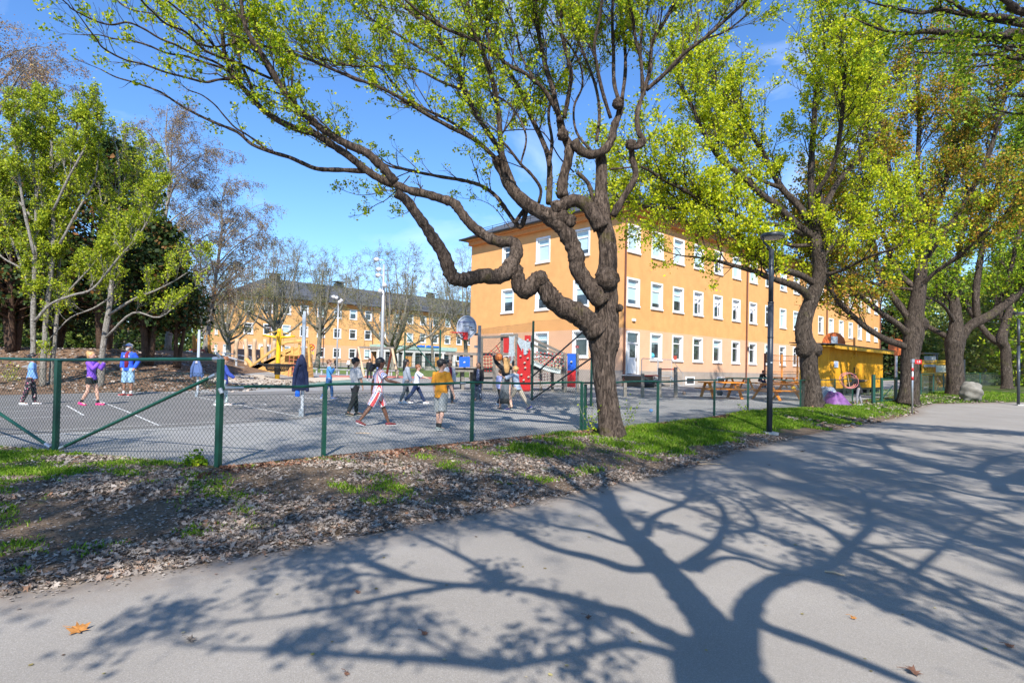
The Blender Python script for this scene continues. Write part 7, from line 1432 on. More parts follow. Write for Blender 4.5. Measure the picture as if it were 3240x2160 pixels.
        if sock is not None: s_ = MB(); s_.loft([an - [0, 0, .01 * h], an + unit(kp - an) * .05 * h], [.026 * h, .025 * h], X, 10); local(s_, 'sock', sock, t, True)
    # hair
    st, hm_ = hair; m = MB(); 
    if st != 'none':
        m.loft([hc - hu * hr * (.30 if st in ('short', 'cap') else .55) - hd * hr * .40, hc - hu * hr * .05 - hd * hr * .30, hc + hu * hr * .40 - hd * hr * .07, hc + hu * hr * .78 - hd * hr * .02, hc + hu * hr * .96 - hd * hr * .02], [(hr * .60, hr * .56), (hr * .88, hr * .76), (hr * .88, hr * 1.0), (hr * .70, hr * .84), (hr * .36, hr * .44)], tuple(hx), 18)
    if st == 'pony': q = hc - hd * hr * 1.0 + hu * hr * .25; m.loft([q + hd * hr * .2, q - hd * hr * .25, q - hd * hr * .45 - hu * hr * .7, q - hd * hr * .35 - hu * hr * 1.5], [.25 * hr, .30 * hr, .30 * hr, .12 * hr], tuple(hx), 10)
    if st == 'puff': q = hc - hd * hr * 1.05 - hu * hr * .45; m.loft([q + hd * hr * .3, q - hd * hr * .4 - hu * hr * .35, q - hd * hr * .75 - hu * hr * .95], [.35 * hr, .62 * hr, .50 * hr], tuple(hx), 12)
    if st == 'bun': q = hc - hd * hr * 1.05 + hu * hr * .35; m.loft([q, q - hd * hr * .25], [.34 * hr, .34 * hr], tuple(hx), 10)
    if st == 'tuft': q = hc - hd * hr * .4 + hu * hr * .95; m.loft([q, q - hd * hr * .5 + hu * hr * .1, q - hd * hr * .9 - hu * hr * .5], [.2 * hr, .24 * hr, .12 * hr], tuple(hx), 10)
    if st == 'long': q = hc - hd * hr * .62; m.loft([q + hu * hr * .3, q - hu * hr * .8, q - hu * hr * 2.0 - hd * hr * .15, q - hu * hr * 3.1 - hd * hr * .1], [(.86 * hr, .45 * hr), (.86 * hr, .40 * hr), (.80 * hr, .34 * hr), (.5 * hr, .2 * hr)], tuple(hx), 14)
    if m.n: o = local(m, 'hair', hm_, t, True); fin(o, .008 if near else .013, 1)
    if st == 'cap' or (extra and 'cap' in extra):
        cm = extra['cap']; c = MB(); c.loft([hc + hu * hr * .28 - hd * hr * .02, hc + hu * hr * .6, hc + hu * hr * .92], [(hr * .93, hr * 1.03), (hr * .86, hr * .96), (hr * .5, hr * .6)], tuple(hx), 18, rounded=.35); c.loft([hc + hu * hr * .42 + hd * hr * .8, hc + hu * hr * .36 + hd * hr * 1.65], [(hr * .72, hr * .05), (hr * .5, hr * .04)], tuple(hx), 12); local(c, 'cap', cm, t, True)
    if extra and 'beard' in extra: c = MB(); c.loft([hc - hu * hr * 1.02 + hd * hr * .45, hc - hu * hr * .62 + hd * hr * .42, hc - hu * hr * .35 + hd * hr * .35], [(hr * .34, hr * .36), (hr * .62, hr * .52), (hr * .74, hr * .46)], tuple(hx), 14); local(c, 'beard', extra['beard'], t, True)
    if extra and 'inner' in extra: # open jacket showing a shirt front
        c = MB(); f = lambda q, w_, y_: [q + [-w_, y_, 0], q + [w_, y_, 0]]
        c.loft([hip + sp * .03 * h + [0, .012 * h, 0], chest + [0, .016 * h, 0], sh + [0, .012 * h, 0], neck - sp * .01 * h], [(.058 * h, .062 * h + g), (.056 * h, .060 * h + g), (.044 * h, .052 * h + g), (.030 * h, .036 * h)], X, 14, rounded=.1); local(c, 'inner_shirt', extra['inner'], t, True)
    t['__hc'] = 0; del t['__hc']
    return t, dict(hc=hc, hd=hd, hu=hu, hx=hx, hr=hr, arm=arm, hip=hip, sh=sh, chest=chest, J=J)
def cm(n, c, r=.85, **k): return mat('cloth_' + n, c, r, var=.22, nscale=9, bump=.6, bscale=16)
W_sh = (mat('shoe_white', (.65, .65, .66), .6), mat('sole_white', (.7, .7, .7), .6)); B_sh = (mat('shoe_black', (.02, .02, .022), .6), MATS['sole_white'])
down = (.12, .02, -1)
def A_(s, x, y, z): return (s * x, y, z)
rest = lambda s, f=0.0: ((s * .14, f, -1), (s * .05, f + .25, -1))
def floral(n, base, spots):
    t = NT(n); v = t.coord('Object'); c = base
    for i, s in enumerate(spots): c = t.mix(t.ramp(t.noise(v, 17 + 5 * i, 2, .5), [(.60, 0.0), (.63, 1.0)]), c, s) if i or True else c
    t.col(c) if hasattr(c, 'is_output') else t.col(c); t.b.inputs['Roughness'].default_value = .85; return t.m
def stripes(n, cols, scale=22, ax='X'):
    t = NT(n); v = t.coord('Object'); wv = t.n('TexWave', wave_type='BANDS', bands_direction=ax); wv.inputs['Scale'].default_value = scale; t.l(v, wv.inputs[0]); w2 = t.n('TexWave', wave_type='BANDS', bands_direction=ax); w2.inputs['Scale'].default_value = scale / 4.3; t.l(v, w2.inputs[0])
    c = t.mix(t.ramp(w2.outputs['Fac'], [(.45, 0.0), (.55, 1.0)]), cols[1], cols[2]); c = t.mix(t.ramp(wv.outputs['Fac'], [(.42, 0.0), (.5, 1.0)]), c, cols[0]); t.col(c); t.b.inputs['Roughness'].default_value = .85; return t.m
def Hof(px, ft, yt, f=1.0): return (P(px, yt, ft[1])[2] - ft[2]) * f
# 1 girl with the flowered trousers
f = G(95, 1280); person('girl in a light blue off shoulder top and black flowered trousers at the left edge', f, Hof(95, f, 1121), -62, ((10, 6, 3), (-12, 4, 3)), (rest(-1, .05), rest(1, .15)), SK_mid, (cm('skyblue', (.20, .38, .72)), 1, .02, .004), ('pants', floral('flowered_black', (.015, .015, .022), [(.62, .50, .45), (.45, .10, .18)]), 1), ('bun', HR_black), W_sh, girl=True, lean=4)
# 2 girl in the purple hooded top
f = G(287, 1282); person('blond girl in a purple hooded top and black shorts holding her hands to her face', f, Hof(287, f, 1116), -84, ((16, 10, 3), (-6, 22, 3)), (((-.25, .75, -.65), (.35, .45, .85)), ((.2, .7, -.7), (-.25, .5, .85))), SK_light, (cm('purple', (.20, .07, .55)), 1, .03, .011), ('shorts', cm('black', (.012, .012, .014)), .25), ('tuft', HR_blond), (mat('shoe_pink', (.75, .05, .25), .6), MATS['shoe_pink'] if 'shoe_pink' in MATS else M_red), girl=True, lean=-3, sock=cm('black', (.012, .012, .014)))
# 3 the man
f = G(404, 1251); t_, D_ = person('man with cap and grey beard in open blue jacket and denim shorts', f, Hof(404, f, 1089), 176, ((3, 0, 5), (0, 0, 5)), (((-.38, -.30, -1), (.22, .42, -.85)), ((.38, -.30, -1), (-.22, .42, -.85))), SK_dark if False else mat('skin_olive', (.30, .15, .09), .55), (cm('royalblue', (.02, .09, .60)), 1, .03, .016), ('shorts', cm('lightdenim', (.28, .45, .62)), .68), ('short', mat('hair_grey', (.35, .33, .32), .7)), (mat('shoe_red', (.45, .02, .03), .5), MATS['sole_white']), turn=-28, adult=True, extra={'cap': cm('capnavy', (.03, .06, .16)), 'beard': mat('beard_grey', (.42, .40, .38), .9), 'inner': cm('maroon', (.20, .01, .035))}, group='adults in the schoolyard', sock=mat('sock_white', (.6, .6, .6), .8))
for s_, z_, sz in (('NAVI', .018, .10), ('new more', -.055, .055)):
    o = text(s_, sz * D_['sh'][2] / 1.5, M_white, (0, 0, 0), (0, 0, 0), 'shirt_print', t_, .001); q = D_['chest'] + np.array([0, .105 * D_['sh'][2] / 1.5 + .012, .03 + z_]); o.location = q; o.rotation_euler = (R(90), 0, R(180))
# 4 child behind the corner post
f = G(706, 1284); person('auburn haired girl in a blue jacket and patterned leggings half hidden by the corner post', f, Hof(706, f, 1130), -60, ((12, 8, 4), (-14, 6, 4)), (rest(-1, .1), ((.3, .45, -.85), (.1, .75, -.6))), SK_light, (cm('deepblue', (.03, .06, .32)), 1, .06, .014), ('leggings', floral('teal_pattern', (.55, .62, .60), [(.03, .22, .25), (.02, .05, .12)]), 1), ('long', HR_red), W_sh, girl=True, nod=28)
# 5 boy in the blue jumper
f = G(1039, 1262); person('short haired boy in a mid blue jumper and jeans raising a hand to his mouth', f, Hof(1039, f, 1139), -72, ((18, 14, 3), (-14, 10, 3)), (rest(-1, .1), ((.35, .45, -.8), (-.3, .35, 1))), SK_light, (cm('midblue', (.07, .26, .55)), 1, .04, .006), ('pants', cm('jeans', (.04, .11, .26)), 1), ('short', HR_brown), (mat('shoe_blue', (.06, .14, .35), .6), MATS['sole_white']))
# 6 boy with the black cap
f = G(1121, 1314); person('boy in a grey T shirt, black trousers and black cap walking behind the fence', f, Hof(1121, f, 1134), -48, ((14, 8, 5), (-16, 8, 5)), (rest(-1, .1), ((.25, .2, -1), (.05, .25, -1))), SK_mid, (cm('greytee', (.33, .34, .36)), .45, .03, .012), ('pants', cm('black', (.012, .012, .014)), 1), ('short', HR_black), (mat('shoe_black', (.02, .02, .022)), mat('sole_cream', (.55, .50, .35), .6)), turn=-15, scale_w=1.12, extra={'cap': cm('black', (.012, .012, .014))})
# 7 girl in the striped suit
f = G(1193, 1347); ms = stripes('red_white_blue_stripes', [(.68, .66, .66), (.55, .06, .07), (.03, .08, .42)], 14)
person('girl with a big dark ponytail striding in a red white and blue striped playsuit', f, Hof(1193, f, 1129), -68, ((24, 4, 3), (-30, 8, 3)), (((-.35, -.45, -.9), (-.2, -.1, -1)), ((.45, .55, -.7), (.1, .95, -.15))), SK_dark, (ms, .3, .04, .010), ('shorts', ms, .55), ('puff', HR_black), (mat('shoe_maroon', (.14, .01, .02), .6), MATS['sole_white']), girl=True, lean=4)
# 8 girl in the grey cardigan
f = G(1283, 1276); person('girl with long black hair in a grey cardigan behind the white shirted boy', f, Hof(1283, f, 1138), -62, ((16, 8, 3), (-14, 8, 3)), (rest(-1, .05), rest(1, .2)), SK_mid, (cm('greyknit', (.30, .33, .38)), 1, .12, .014), ('leggings', cm('greyleg', (.10, .11, .12)), 1), ('long', HR_black), W_sh, girl=True)
# 9 boy in the white T shirt
f = G(1316, 1278); tt, D_ = person('boy in a white printed T shirt and navy jeans walking with his arm held out', f, Hof(1316, f, 1150), -76, ((30, 4, 3), (-30, 12, 3)), (rest(-1, -.1), ((.5, .75, -.55), (.2, 1, -.3))), SK_light, (cm('whitetee', (.62, .63, .70)), .45, .04, .010), ('pants', cm('navyjeans', (.015, .03, .09)), 1), ('short', HR_red), W_sh, lean=5)
m = MB(); c = D_['chest'] + [.074, .055, -.01]; m.box(c, (.012, .10, .14), rz=.75); m.box(c + [.003, .003, .02], (.016, .07, .05), rz=.75); m.box(c + [.005, .005, -.03], (.018, .06, .05), rz=.75); local(m, 'shirt_picture', M_blue2, tt)
# 10 boy in the orange T shirt
f = G(1393, 1360); tt, D_ = person('boy in an orange T shirt and grey shorts nearest the fence, seen from behind', f, Hof(1393, f, 1141), -30, ((8, 6, 4), (-12, 8, 4)), (((-.15, .05, -1), (0, .2, -1)), ((.28, .15, -1), (.22, .3, -1))), SK_light, (cm('orangetee', (.68, .27, .015)), .45, .05, .014), ('shorts', cm('greyshorts', (.30, .31, .30)), .62), ('short', HR_black), (mat('shoe_grey', (.22, .26, .24), .6), MATS['sole_white']), turn=-25, scale_w=1.08, sock=cm('black', (.012, .012, .014)), extra={'cap': cm('black', (.012, .012, .014))})
# 11 boy in the maroon T shirt
f = G(1420, 1276); person('boy in a maroon T shirt and open white cardigan behind the orange shirted boy', f, Hof(1420, f, 1141), 215, ((6, 4, 3), (-6, 4, 3)), (rest(-1), rest(1)), SK_mid, (cm('whiteknit', (.50, .50, .52)), 1, .09, .014), ('pants', cm('darkjeans', (.02, .03, .05)), 1), ('short', HR_black), B_sh, extra={'inner': cm('maroon', (.20, .01, .035))})
# 12 girl in the black jacket
f = G(1512, 1268); person('girl with long black hair in a black jacket facing the fence', f, Hof(1512, f, 1149), 172, ((12, 20, 4), (-6, 0, 4)), (rest(-1, .1), rest(1, -.1)), SK_mid, (cm('blackjkt', (.012, .012, .014)), 1, .09, .014), ('leggings', floral('dark_pattern', (.02, .03, .07), [(.35, .38, .45)]), 1), ('long', HR_black), B_sh, girl=True, extra={'inner': floral('grey_flowers', (.10, .11, .18), [(.45, .45, .5)])})
# 13 woman with the ball
f = G(1598, 1296); tt, D_ = person('woman with long blond hair in a black top and grey skirt raising a basketball', f, Hof(1596, f, 1131), 20, ((14, 6, 3), (-16, 10, 3)), (((-.42, .45, .55), (-.25, .25, 1)), ((-.25, .75, .35), (-.45, .15, .95))), SK_light, (cm('blackjkt', (.012, .012, .014)), 1, .0, .006), ('skirt', cm('greyskirt', (.11, .12, .13)), .30, .035, cm('black', (.012, .012, .014))), ('long', HR_blond), B_sh, girl=True, group='adults in the schoolyard', adult=False)
cb_ = P(1578, 1130, f[1] - .15); m = MB(); th = np.linspace(-1, 1, 13); m.tube([cb_ + [0, 0, a * .12] for a in th], np.sqrt(np.clip(1 - th ** 2, .0005, 1)) * .12, 20); t = thing('basketball', 'orange basketball held up by the woman in the grey skirt', 'basketball', tuple(cb_)); m.build('ball', mat('ball_orange', (.60, .16, .03), .6, bump=.3), t, True); m = MB()
for ax in range(3): m.tube([cb_ + np.roll([.121 * math.cos(a), .121 * math.sin(a), 0], ax) for a in np.linspace(0, 6.283, 25)], .003, 4, False)
m.build('seams', M_black, t)
# 14 blond child lunging
f = G(1636, 1297); person('blond child in a patterned shirt and beige trousers lunging and looking up at the ball', f, Hof(1630, f, 1163, 1.08), 58, ((34, 30, 4), (-34, 4, 4)), (((-.35, .6, -.3), (-.1, .9, .5)), ((.3, .5, -.6), (.1, .8, .4))), SK_light, (stripes('blue_white_print', [(.50, .52, .55), (.05, .10, .25), (.10, .25, .40)], 9, 'Z'), .6, .04, .010), ('pants', cm('beige', (.36, .31, .24)), 1), ('short', HR_blond), (mat('shoe_navy', (.02, .03, .20), .6), MATS['sole_white']), lean=14, nod=-30)
# 15 child hidden behind the woman
f = G(1583, 1284); person('child in a lavender sweater mostly hidden behind the woman with the ball', f, 1.25, -40, ((14, 8, 3), (-14, 20, 3)), (((-.3, .1, -1), (-.1, .2, -1)), rest(1)), SK_light, (cm('lavender', (.36, .38, .60)), 1, .04, .010), ('pants', cm('black', (.012, .012, .014)), 1), ('short', HR_brown), W_sh)
# 16 seated person at the picnic table
b = np.array(t2b) + [1.35, -.25, 0]; person('person in dark clothes sitting hunched at the end of the picnic table by the wall', b, 1.5, -75, ((82, 84, 6), (78, 80, 6)), (((-.15, .6, -.8), (.15, .9, -.25)), ((.15, .6, -.8), (-.15, .9, -.25))), SK_light, (cm('blackjkt', (.012, .012, .014)), 1, .0, .010), ('pants', cm('navyjeans', (.015, .03, .09)), 1), ('short', HR_red), B_sh, lean=24, nod=35, seat=.46, near=False)
# 17 girl with the hoop
f = G(2716, 1281); tt, D_ = person('girl in a black coat bending over a pink hoop behind the fence', f, Hof(2713, f, 1186, 1.05), 62, ((10, 10, 3), (-8, 6, 3)), (((-.1, .55, -.7), (-.05, .85, -.35)), ((.35, -.75, -.15), (.2, -1, .1))), SK_light, (cm('blackjkt', (.012, .012, .014)), 1, .16, .016), ('leggings', cm('greyleg2', (.24, .23, .25)), 1), ('bun', HR_black), (MATS['shoe_grey'], MATS['sole_white']), girl=True, lean=20, nod=22)
hcn = P(2686, 1203, f[1] - .1); m = MB()
for k in range(3): m.tube([hcn + np.array([(.40 - k * .02) * math.cos(a), .12 * math.sin(a + k), (.33 - k * .015) * math.sin(a)]) for a in np.linspace(0, 2 * math.pi, 33)], .012, 6, False)
o = m.build('hula_hoop', mat('hoop_pink', (.62, .20, .20), .5), None, loc=tuple(hcn)); tag(o, 'pink hoops held in front of the yellow shed by the girl in black', 'hoop')
m = MB(); m.tube([P(2680, 1176, f[1] - .1), P(2690, 1230, f[1] - .1)], .012, 5); o = m.build('stick', M_log, None, loc=tuple(hcn)); tag(o, 'thin wooden stick crossing the pink hoops', 'stick')
# 18 small running boy at the play tower
f = G(2972, 1231); person('small child in a white shirt and black shorts running before the play tower', f, Hof(2972, f, 1183), 78, ((40, 30, 3), (-30, 40, 3)), (((-.2, .6, -.5), (0, .9, .2)), ((.2, .5, -.6), (0, .9, .1))), SK_light, (cm('whitetee', (.62, .63, .70)), .45, .03, .010), ('shorts', cm('black', (.012, .012, .014)), .5), ('short', HR_brown), B_sh, lean=22, near=False)
# far people
far_p = [((1168, 1202), 1134, 'boy in a black jacket and track trousers standing by the swings', 20, (cm('blackjkt', (.012, .012, .014)), 1, .03, .012), cm('black', (.012, .012, .014))), ((1196, 1196), 1136, 'boy in a light blue top beside the boy in the black jacket', -20, (cm('softblue', (.16, .24, .50)), 1, .03, .010), cm('navyjeans', (.015, .03, .09))),
         ((1063, 1166), 1131, 'distant person in black standing at the porch left of the floodlight pole', 180, (cm('blackjkt', (.012, .012, .014)), 1, .03, .012), cm('black', (.012, .012, .014))), ((1103, 1166), 1134, 'distant person leaning on a bicycle in front of the porch', 150, (cm('whitetee', (.62, .63, .70)), 1, .03, .010), cm('black', (.012, .012, .014))),
         ((774, 1163), 1127, 'distant person in a white shirt at the dark entrance booth', 90, (cm('whitetee', (.62, .63, .70)), .5, .03, .010), cm('darkjeans', (.02, .03, .05))), ((791, 1163), 1128, 'distant person in dark blue beside the white shirted one', -90, (cm('deepblue', (.03, .06, .32)), 1, .03, .010), cm('black', (.012, .012, .014))), ((816, 1163), 1124, 'distant person with a white cap at the parked bicycles', 120, (cm('blackjkt', (.012, .012, .014)), 1, .03, .010), cm('greyleg', (.10, .11, .12)))]
for (px, py), yt, lb, fc, top_, bt in far_p:
    f = G(px, py) if py > 1170 else hz(P(px, 1160, 66)); person(lb, f, min(1.75, Hof(px, f, yt)), fc, ((6, 4, 4), (-6, 4, 4)), (rest(-1, .1), rest(1, .2)), SK_light, top_, ('pants', bt, 1), ('short', HR_brown), W_sh, near=False, group='people far off by the schools')
# ================================================================== litter, grass, small plants
r = np.random.default_rng(99)
def leaf_shape(): # five lobed dry maple leaf outline, unit size
    a = [(0, -.5), (.10, -.18), (.42, -.30), (.30, -.05), (.52, .12), (.26, .14), (.22, .36), (.08, .26), (0, .55), (-.08, .26), (-.22, .36), (-.26, .14), (-.52, .12), (-.30, -.05), (-.42, -.30), (-.10, -.18)]
    return np.array(a)
LS = leaf_shape()
def scatter(n, xr, yr, dens):
    out = []
    while len(out) < n:
        x = r.uniform(*xr, 4000); y = r.uniform(*yr, 4000); k = r.random(4000) < dens(x, y); out += list(zip(x[k], y[k]))
    return np.array(out[:n])
sfn = lambda x, y: (x - FA[0]) * fnor[0] + (y - FA[1]) * fnor[1]; dpe = lambda x, y: (y - path_edge_y(x)) / 1.41; sal = lambda x, y: (x - FA[0]) * fdir[0] + (y - FA[1]) * fdir[1]
leftline = lambda x, y: 7.3 - .344 * (x + 3.69) - y    # + on the near side of the left fence
onbank = lambda x, y: (dpe(x, y) > -.12) & np.where(x < FA[0], leftline(x, y) > .0, sfn(x, y) > -.12)
def litter_d(x, y):
    d = dpe(x, y); s = sal(x, y); sf = sfn(x, y)
    v = .22 + .75 * vnoise(x, y, .7, 1) + .45 * vnoise(x, y, .25, 8)
    v = v + .75 * np.exp(-(sf / .45) ** 2) * (s > .3) + .35 * np.exp(-((d - .35) / .5) ** 2) * (s < 4.5)
    v = v - 1.0 * (grass_amount(x, y) - .25).clip(0)
    v = np.where(s > 6, v * .5, v)
    return np.where(onbank(x, y), v.clip(0, 1), 0)
def flat_leaves(pts, size, lift, name, material, label, cat, curl=.25, k=8):
    m = MB(); n = len(pts); base = LS[::2] if k == 8 else LS; kk = len(base); an = r.uniform(0, 6.28, n); s = size * r.uniform(.5, 1.2, n); z = (ground_z(pts[:, 0], pts[:, 1]) if name != 'x' else 0) + lift
    z = np.where(dpe(pts[:, 0], pts[:, 1]) < 0, pathz(pts[:, 0], pts[:, 1]) + .008, z)
    c, s_ = np.cos(an), np.sin(an); X = (base[None, :, 0] * c[:, None] - base[None, :, 1] * s_[:, None]) * s[:, None] + pts[:, 0:1]; Y = (base[None, :, 0] * s_[:, None] + base[None, :, 1] * c[:, None]) * s[:, None] + pts[:, 1:2]
    tx, ty = r.normal(size=(2, n)) * curl; Z = z[:, None] + (X - pts[:, 0:1]) * tx[:, None] + (Y - pts[:, 1:2]) * ty[:, None] + np.abs(r.normal(size=(n, kk))) * s[:, None] * curl * .45 + s[:, None] * curl * .3
    m.add(np.stack([X, Y, Z], -1).reshape(-1, 3), np.arange(n * kk).reshape(n, kk)); o = m.build(name, material); o['kind'] = 'stuff'; tag(o, label, cat); return o
M_dry = leafmat('dry_leaves', [(0.0, (.09, .068, .052)), (.25, (.20, .16, .13)), (.55, (.33, .275, .23)), (.82, (.45, .385, .325)), (.95, (.30, .15, .08)), (1.0, (.55, .48, .41))], .12, .8)
M_rust = leafmat('rust_leaves', [(0.0, (.07, .03, .018)), (.4, (.20, .09, .05)), (.8, (.34, .18, .11)), (1.0, (.44, .30, .21))], .12, .8)
pts = scatter(30000, (-9, 8), (1.8, 14), litter_d); flat_leaves(pts, .058, .002, 'leaf_litter', M_dry, 'dry brown leaf litter covering the bank beside the path', 'leaf litter', curl=.32, k=16)
pts = scatter(60000, (-9, 8), (1.8, 14), lambda x, y: np.where(onbank(x, y), (.55 + litter_d(x, y)).clip(0, 1), 0)); flat_leaves(pts, .024, .002, 'leaf_crumbs', M_dry, 'fine crumbs of dry leaves and soil between the larger leaves', 'leaf litter', curl=.2)
pts = scatter(9000, (-9, 8), (1.8, 14), lambda x, y: np.exp(-((dpe(x, y) + .02) / .16) ** 2)); flat_leaves(pts, .020, .002, 'edge_crumbs', M_dry, 'grit and leaf crumbs blown along the edge of the path', 'leaf litter', curl=.15)
pts = scatter(9000, (-3.6, 22), (6.5, 32), lambda x, y: np.where(onbank(x, y), np.exp(-((sfn(x, y) - .22) / .28) ** 2), 0)); flat_leaves(pts, .062, .004, 'leaf_drift', M_rust, 'rust brown leaf drift heaped along the foot of the fence', 'leaf litter', curl=.4, k=16)
pts = scatter(2500, (8, 26), (16, 34), lambda x, y: np.where(onbank(x, y) | ((y > 26) & (sfn(x, y) > -1) & (dpe(x, y) > 0)), .5 + .5 * vnoise(x, y, 1.2, 4), 0)); flat_leaves(pts, .11, .01, 'leaf_litter', M_dry, 'thin brown leaf litter on the far grass bank', 'leaf litter')
m = MB(); mm = scatter(5000, (-36, -11.5), (20.5, 36), lambda x, y: ((hgt(x, y) > .06)).astype(float)); n = len(mm); C = np.column_stack([mm, hgt(mm[:, 0], mm[:, 1]) + .03]); m.leaves(C, .16, flat=1.5); o = m.build('mulch_leaves', M_dry); o['kind'] = 'stuff'; tag(o, 'dry leaves and bark pieces strewn over the mound', 'leaf litter')
# grass blades
def blades(n, xr, yr, dens, h, name, label, mt):
    p = scatter(n, xr, yr, dens); z = ground_z(p[:, 0], p[:, 1]); B = np.column_stack([p, z - .005]); a = r.uniform(0, 6.28, n); hh = h * r.uniform(.4, 1.2, n) ; w_ = .0035 + .004 * r.random(n) + .0002 * B[:, 1] * 1.6; dx = np.column_stack([np.cos(a), np.sin(a), np.zeros(n)]) * w_[:, None]; ln = r.normal(size=(n, 3)) * hh[:, None] * .45; ln[:, 2] = hh
    md = B + ln * np.array([.35, .35, .6]); V = np.stack([B - dx, B + dx, md + dx * .7, B + ln, md - dx * .7], 1).reshape(-1, 3); m = MB(); m.add(V, np.arange(5 * n).reshape(n, 5)); o = m.build(name, mt); o['kind'] = 'stuff'; tag(o, label, 'grass')
M_grass = leafmat('grass_blades', [(0.0, (.06, .13, .008)), (.5, (.14, .27, .012)), (.85, (.26, .40, .02)), (1.0, (.42, .42, .12))], .35)
gd = lambda x, y: np.where(onbank(x, y) & (dpe(x, y) > .05), (grass_amount(x, y) * 1.5 + .75 * vnoise(x, y, .8, 6) + .55 * vnoise(x, y, .3, 9) - .62).clip(0, 1), 0)
blades(60000, (0, 14), (8, 24), gd, .085, 'grass', 'bright green grass growing on the bank around the maple and the lamp', M_grass)
blades(16000, (12, 34), (20, 42), lambda x, y: np.where((dpe(x, y) > .1) & ((sfn(x, y) > 0) | (x > 20)), (.5 + .5 * vnoise(x, y, 1.5, 2)).clip(0, 1), 0), .11, 'grass', 'green grass strip around the boulder and the fourth maple', M_grass)
blades(42000, (-9, 3), (2.2, 13), lambda x, y: np.where(onbank(x, y) & (dpe(x, y) > .2), ((grass_amount(x, y) - .2) * 1.5 + .55 * vnoise(x, y, .5, 6) + .4 * vnoise(x, y, .17, 3) - .18).clip(0, 1) ** 1.5, 0), .042, 'grass', 'sparse green grass tufts among the leaves on the left bank', M_grass)
# weeds along the fence and the sprouting shrub beside the trunk
def weed(px, py, h, n, label, sp=.14, mt=None, name='weed'):
    b = G(px, py); m = MB(); T = []; S0 = []; S1 = []
    for k in range(n):
        a = r.uniform(0, 6.28); d = unit([math.cos(a) * .5, math.sin(a) * .5, 1]); p = b.copy(); L = h * r.uniform(.5, 1)
        for j in range(5): q = p + d * L / 5 + r.normal(size=3) * .015; S0.append(p); S1.append(q); p = q; T += [p + r.normal(size=3) * sp * .3 for _ in range(3)]
    m.prisms(S0, S1, np.full(len(S0), .0035), np.full(len(S0), .0025), 3); t = thing(name, label, 'plant', b, 0, 'young plants by the fence'); m.build('stem', bark_grey, t); m = MB(); m.leaves(np.array(T), .045); m.build('leaves', mt or L_right, t)
weed(1868, 1372, 1.0, 7, 'thin sprouting shrub between the double fence post and the near maple trunk', .12); weed(1985, 1345, .8, 6, 'sprouting twigs just right of the near maple trunk'); weed(2350, 1310, .42, 4, 'small green sprouts on the fence left of the lamp'); weed(30, 1207, .8, 16, 'bright green bush at the foot of the mound at the left edge', .4, L_yel, 'bush'); weed(600, 1470, .12, 12, 'low ground ivy left of the corner post', .12); weed(640, 1472, .10, 10, 'low ground ivy touching the corner post', .12); weed(655, 1228, .5, 24, 'low dark juniper like shrub below the far jacket', .5, L_yew, 'shrub')
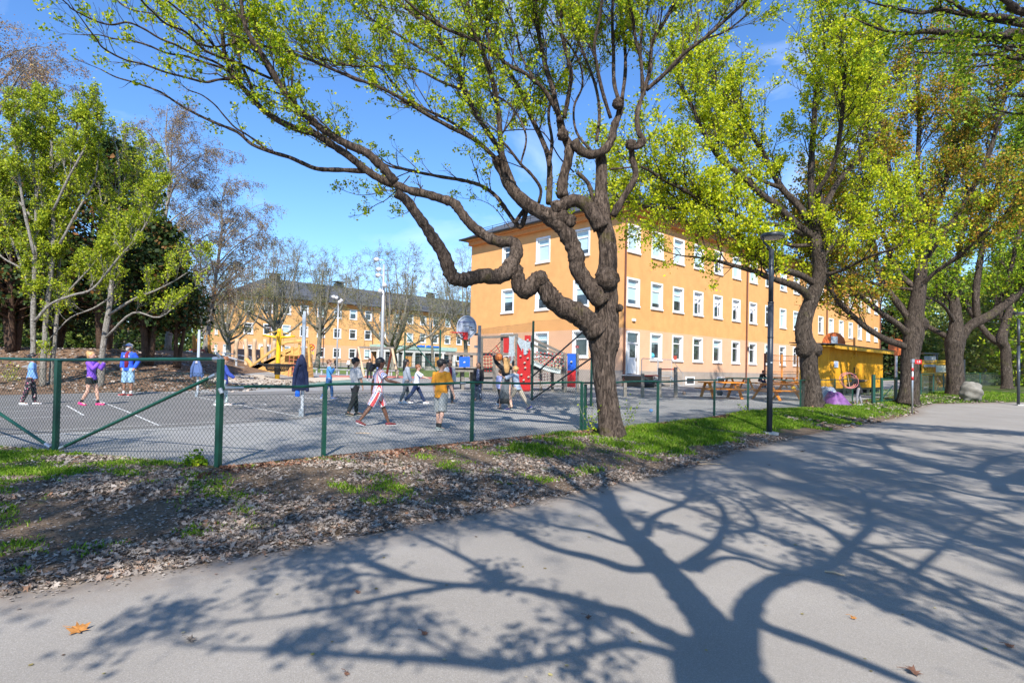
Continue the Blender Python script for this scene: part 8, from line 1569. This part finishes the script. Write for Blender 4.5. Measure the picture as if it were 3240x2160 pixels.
# single fallen leaves on the path
M_ol = mat('orange_leaf', (.36, .15, .03), .7, var=.35, nscale=40); M_bl = mat('brown_leaf', (.13, .06, .035), .8, var=.3, nscale=40); M_gl = mat('grey_brown_leaf', (.12, .10, .085), .8)
def oneleaf(px, py, size, mt, label, stem=None, curl=.3):
    b = G(px, py); z0 = float(pathz(b[0], b[1])) + .006; a = r.uniform(0, 6.28); o_ = np.array([b[0], b[1], z0]); t = thing('fallen_leaf', label, 'leaf', o_, 0, 'single fallen leaves on the path'); m = MB(); s = size; V = [o_ + [0, 0, .012]]
    for i, (x, y) in enumerate(LS): X = x * math.cos(a) - y * math.sin(a); Y = x * math.sin(a) + y * math.cos(a); V.append(o_ + np.array([X * s, Y * s, .004 + curl * s * (math.hypot(x, y) ** 2) * (1 + .6 * math.sin(i * 1.7)) + (curl * s * .5 if y > .1 else 0)]))
    n = len(LS); m.add(np.array(V), np.array([[0, 1 + i, 1 + (i + 1) % n] for i in range(n)])); m.build('blade', mt, t)
    m = MB(); q = o_ + np.array([-s * .9, .02, .02]) if stem is None else o_ + np.array([stem[0], stem[1], .03]); m.tube([o_ + [0, 0, .014], (o_ + q) / 2 + [0, 0, .012], q], .0016, 4); m.build('stalk', mt, t)
for a_ in ((248, 2000, .115, M_ol, 'large curled orange maple leaf lying on the path at the lower left'), (605, 2030, .07, M_gl, 'dark grey leaf on the path right of the orange one'), (1343, 2010, .045, M_bl, 'small pinkish brown leaf near the bottom centre of the path'), (1097, 2138, .035, M_bl, 'tiny brown leaf at the bottom edge of the path'), (2892, 2132, .085, M_bl, 'flat dark brown leaf at the lower right of the path'), (1862, 1958, .05, M_bl, 'brown leaf inside the big trunk shadow'), (1132, 1878, .05, M_bl, 'brown leaf on the path below the leaf bank'), (1908, 1560, .05, M_bl, 'small leaf at the upper edge of the path'), (2435, 1433 + 40, .06, M_bl, 'leaf on the path below the lamp'), (2700, 1960, .04, M_ol, 'small tan leaf at the right of the trunk shadow'), (3195, 2050, .05, M_bl, 'brown leaf at the far lower right'), (2540, 1430, .12, M_bl, 'twiggy leaf heap where the grass meets the path')): oneleaf(*a_)
pts = scatter(260, (-3, 9), (1.2, 12), lambda x, y: (dpe(x, y) < -.05).astype(float)); flat_leaves(pts, .022, .0, 'bud_scales', leafmat('bud_scales', [(0.0, (.10, .06, .04)), (.6, (.40, .34, .10)), (1.0, (.45, .38, .28))], .1), 'tiny bud scales and crumbs scattered on the path', 'leaf litter', curl=.1)
for px, py, L_, a_, lb in ((2248, 1470, .55, .15, 'broken pale stick lying where the path meets the bank by the maple'), (2215, 1462, .38, .5, 'second thin stick beside the broken pale stick'), (280, 1508, .26, .25, 'pale dry piece of wood among the leaves at the left'), (2640, 1958 - 140, .13, -.6, 'short twig on the right part of the path'), (1150, 1372, .3, .1, 'bark strip by the fence foot')):
    b = G(px, py); b[2] = max(b[2], float(pathz(b[0], b[1]))) + .015; m = MB(); d = np.array([math.cos(a_), math.sin(a_), 0]); m.tube([b - d * L_ / 2, b + [0, .01, .004], b + d * L_ * .3 + [0, -.01, 0], b + d * L_ / 2], [.007, .009, .007, .004], 6); o = m.build('stick', M_log, None, loc=tuple(b)); tag(o, lb, 'stick')
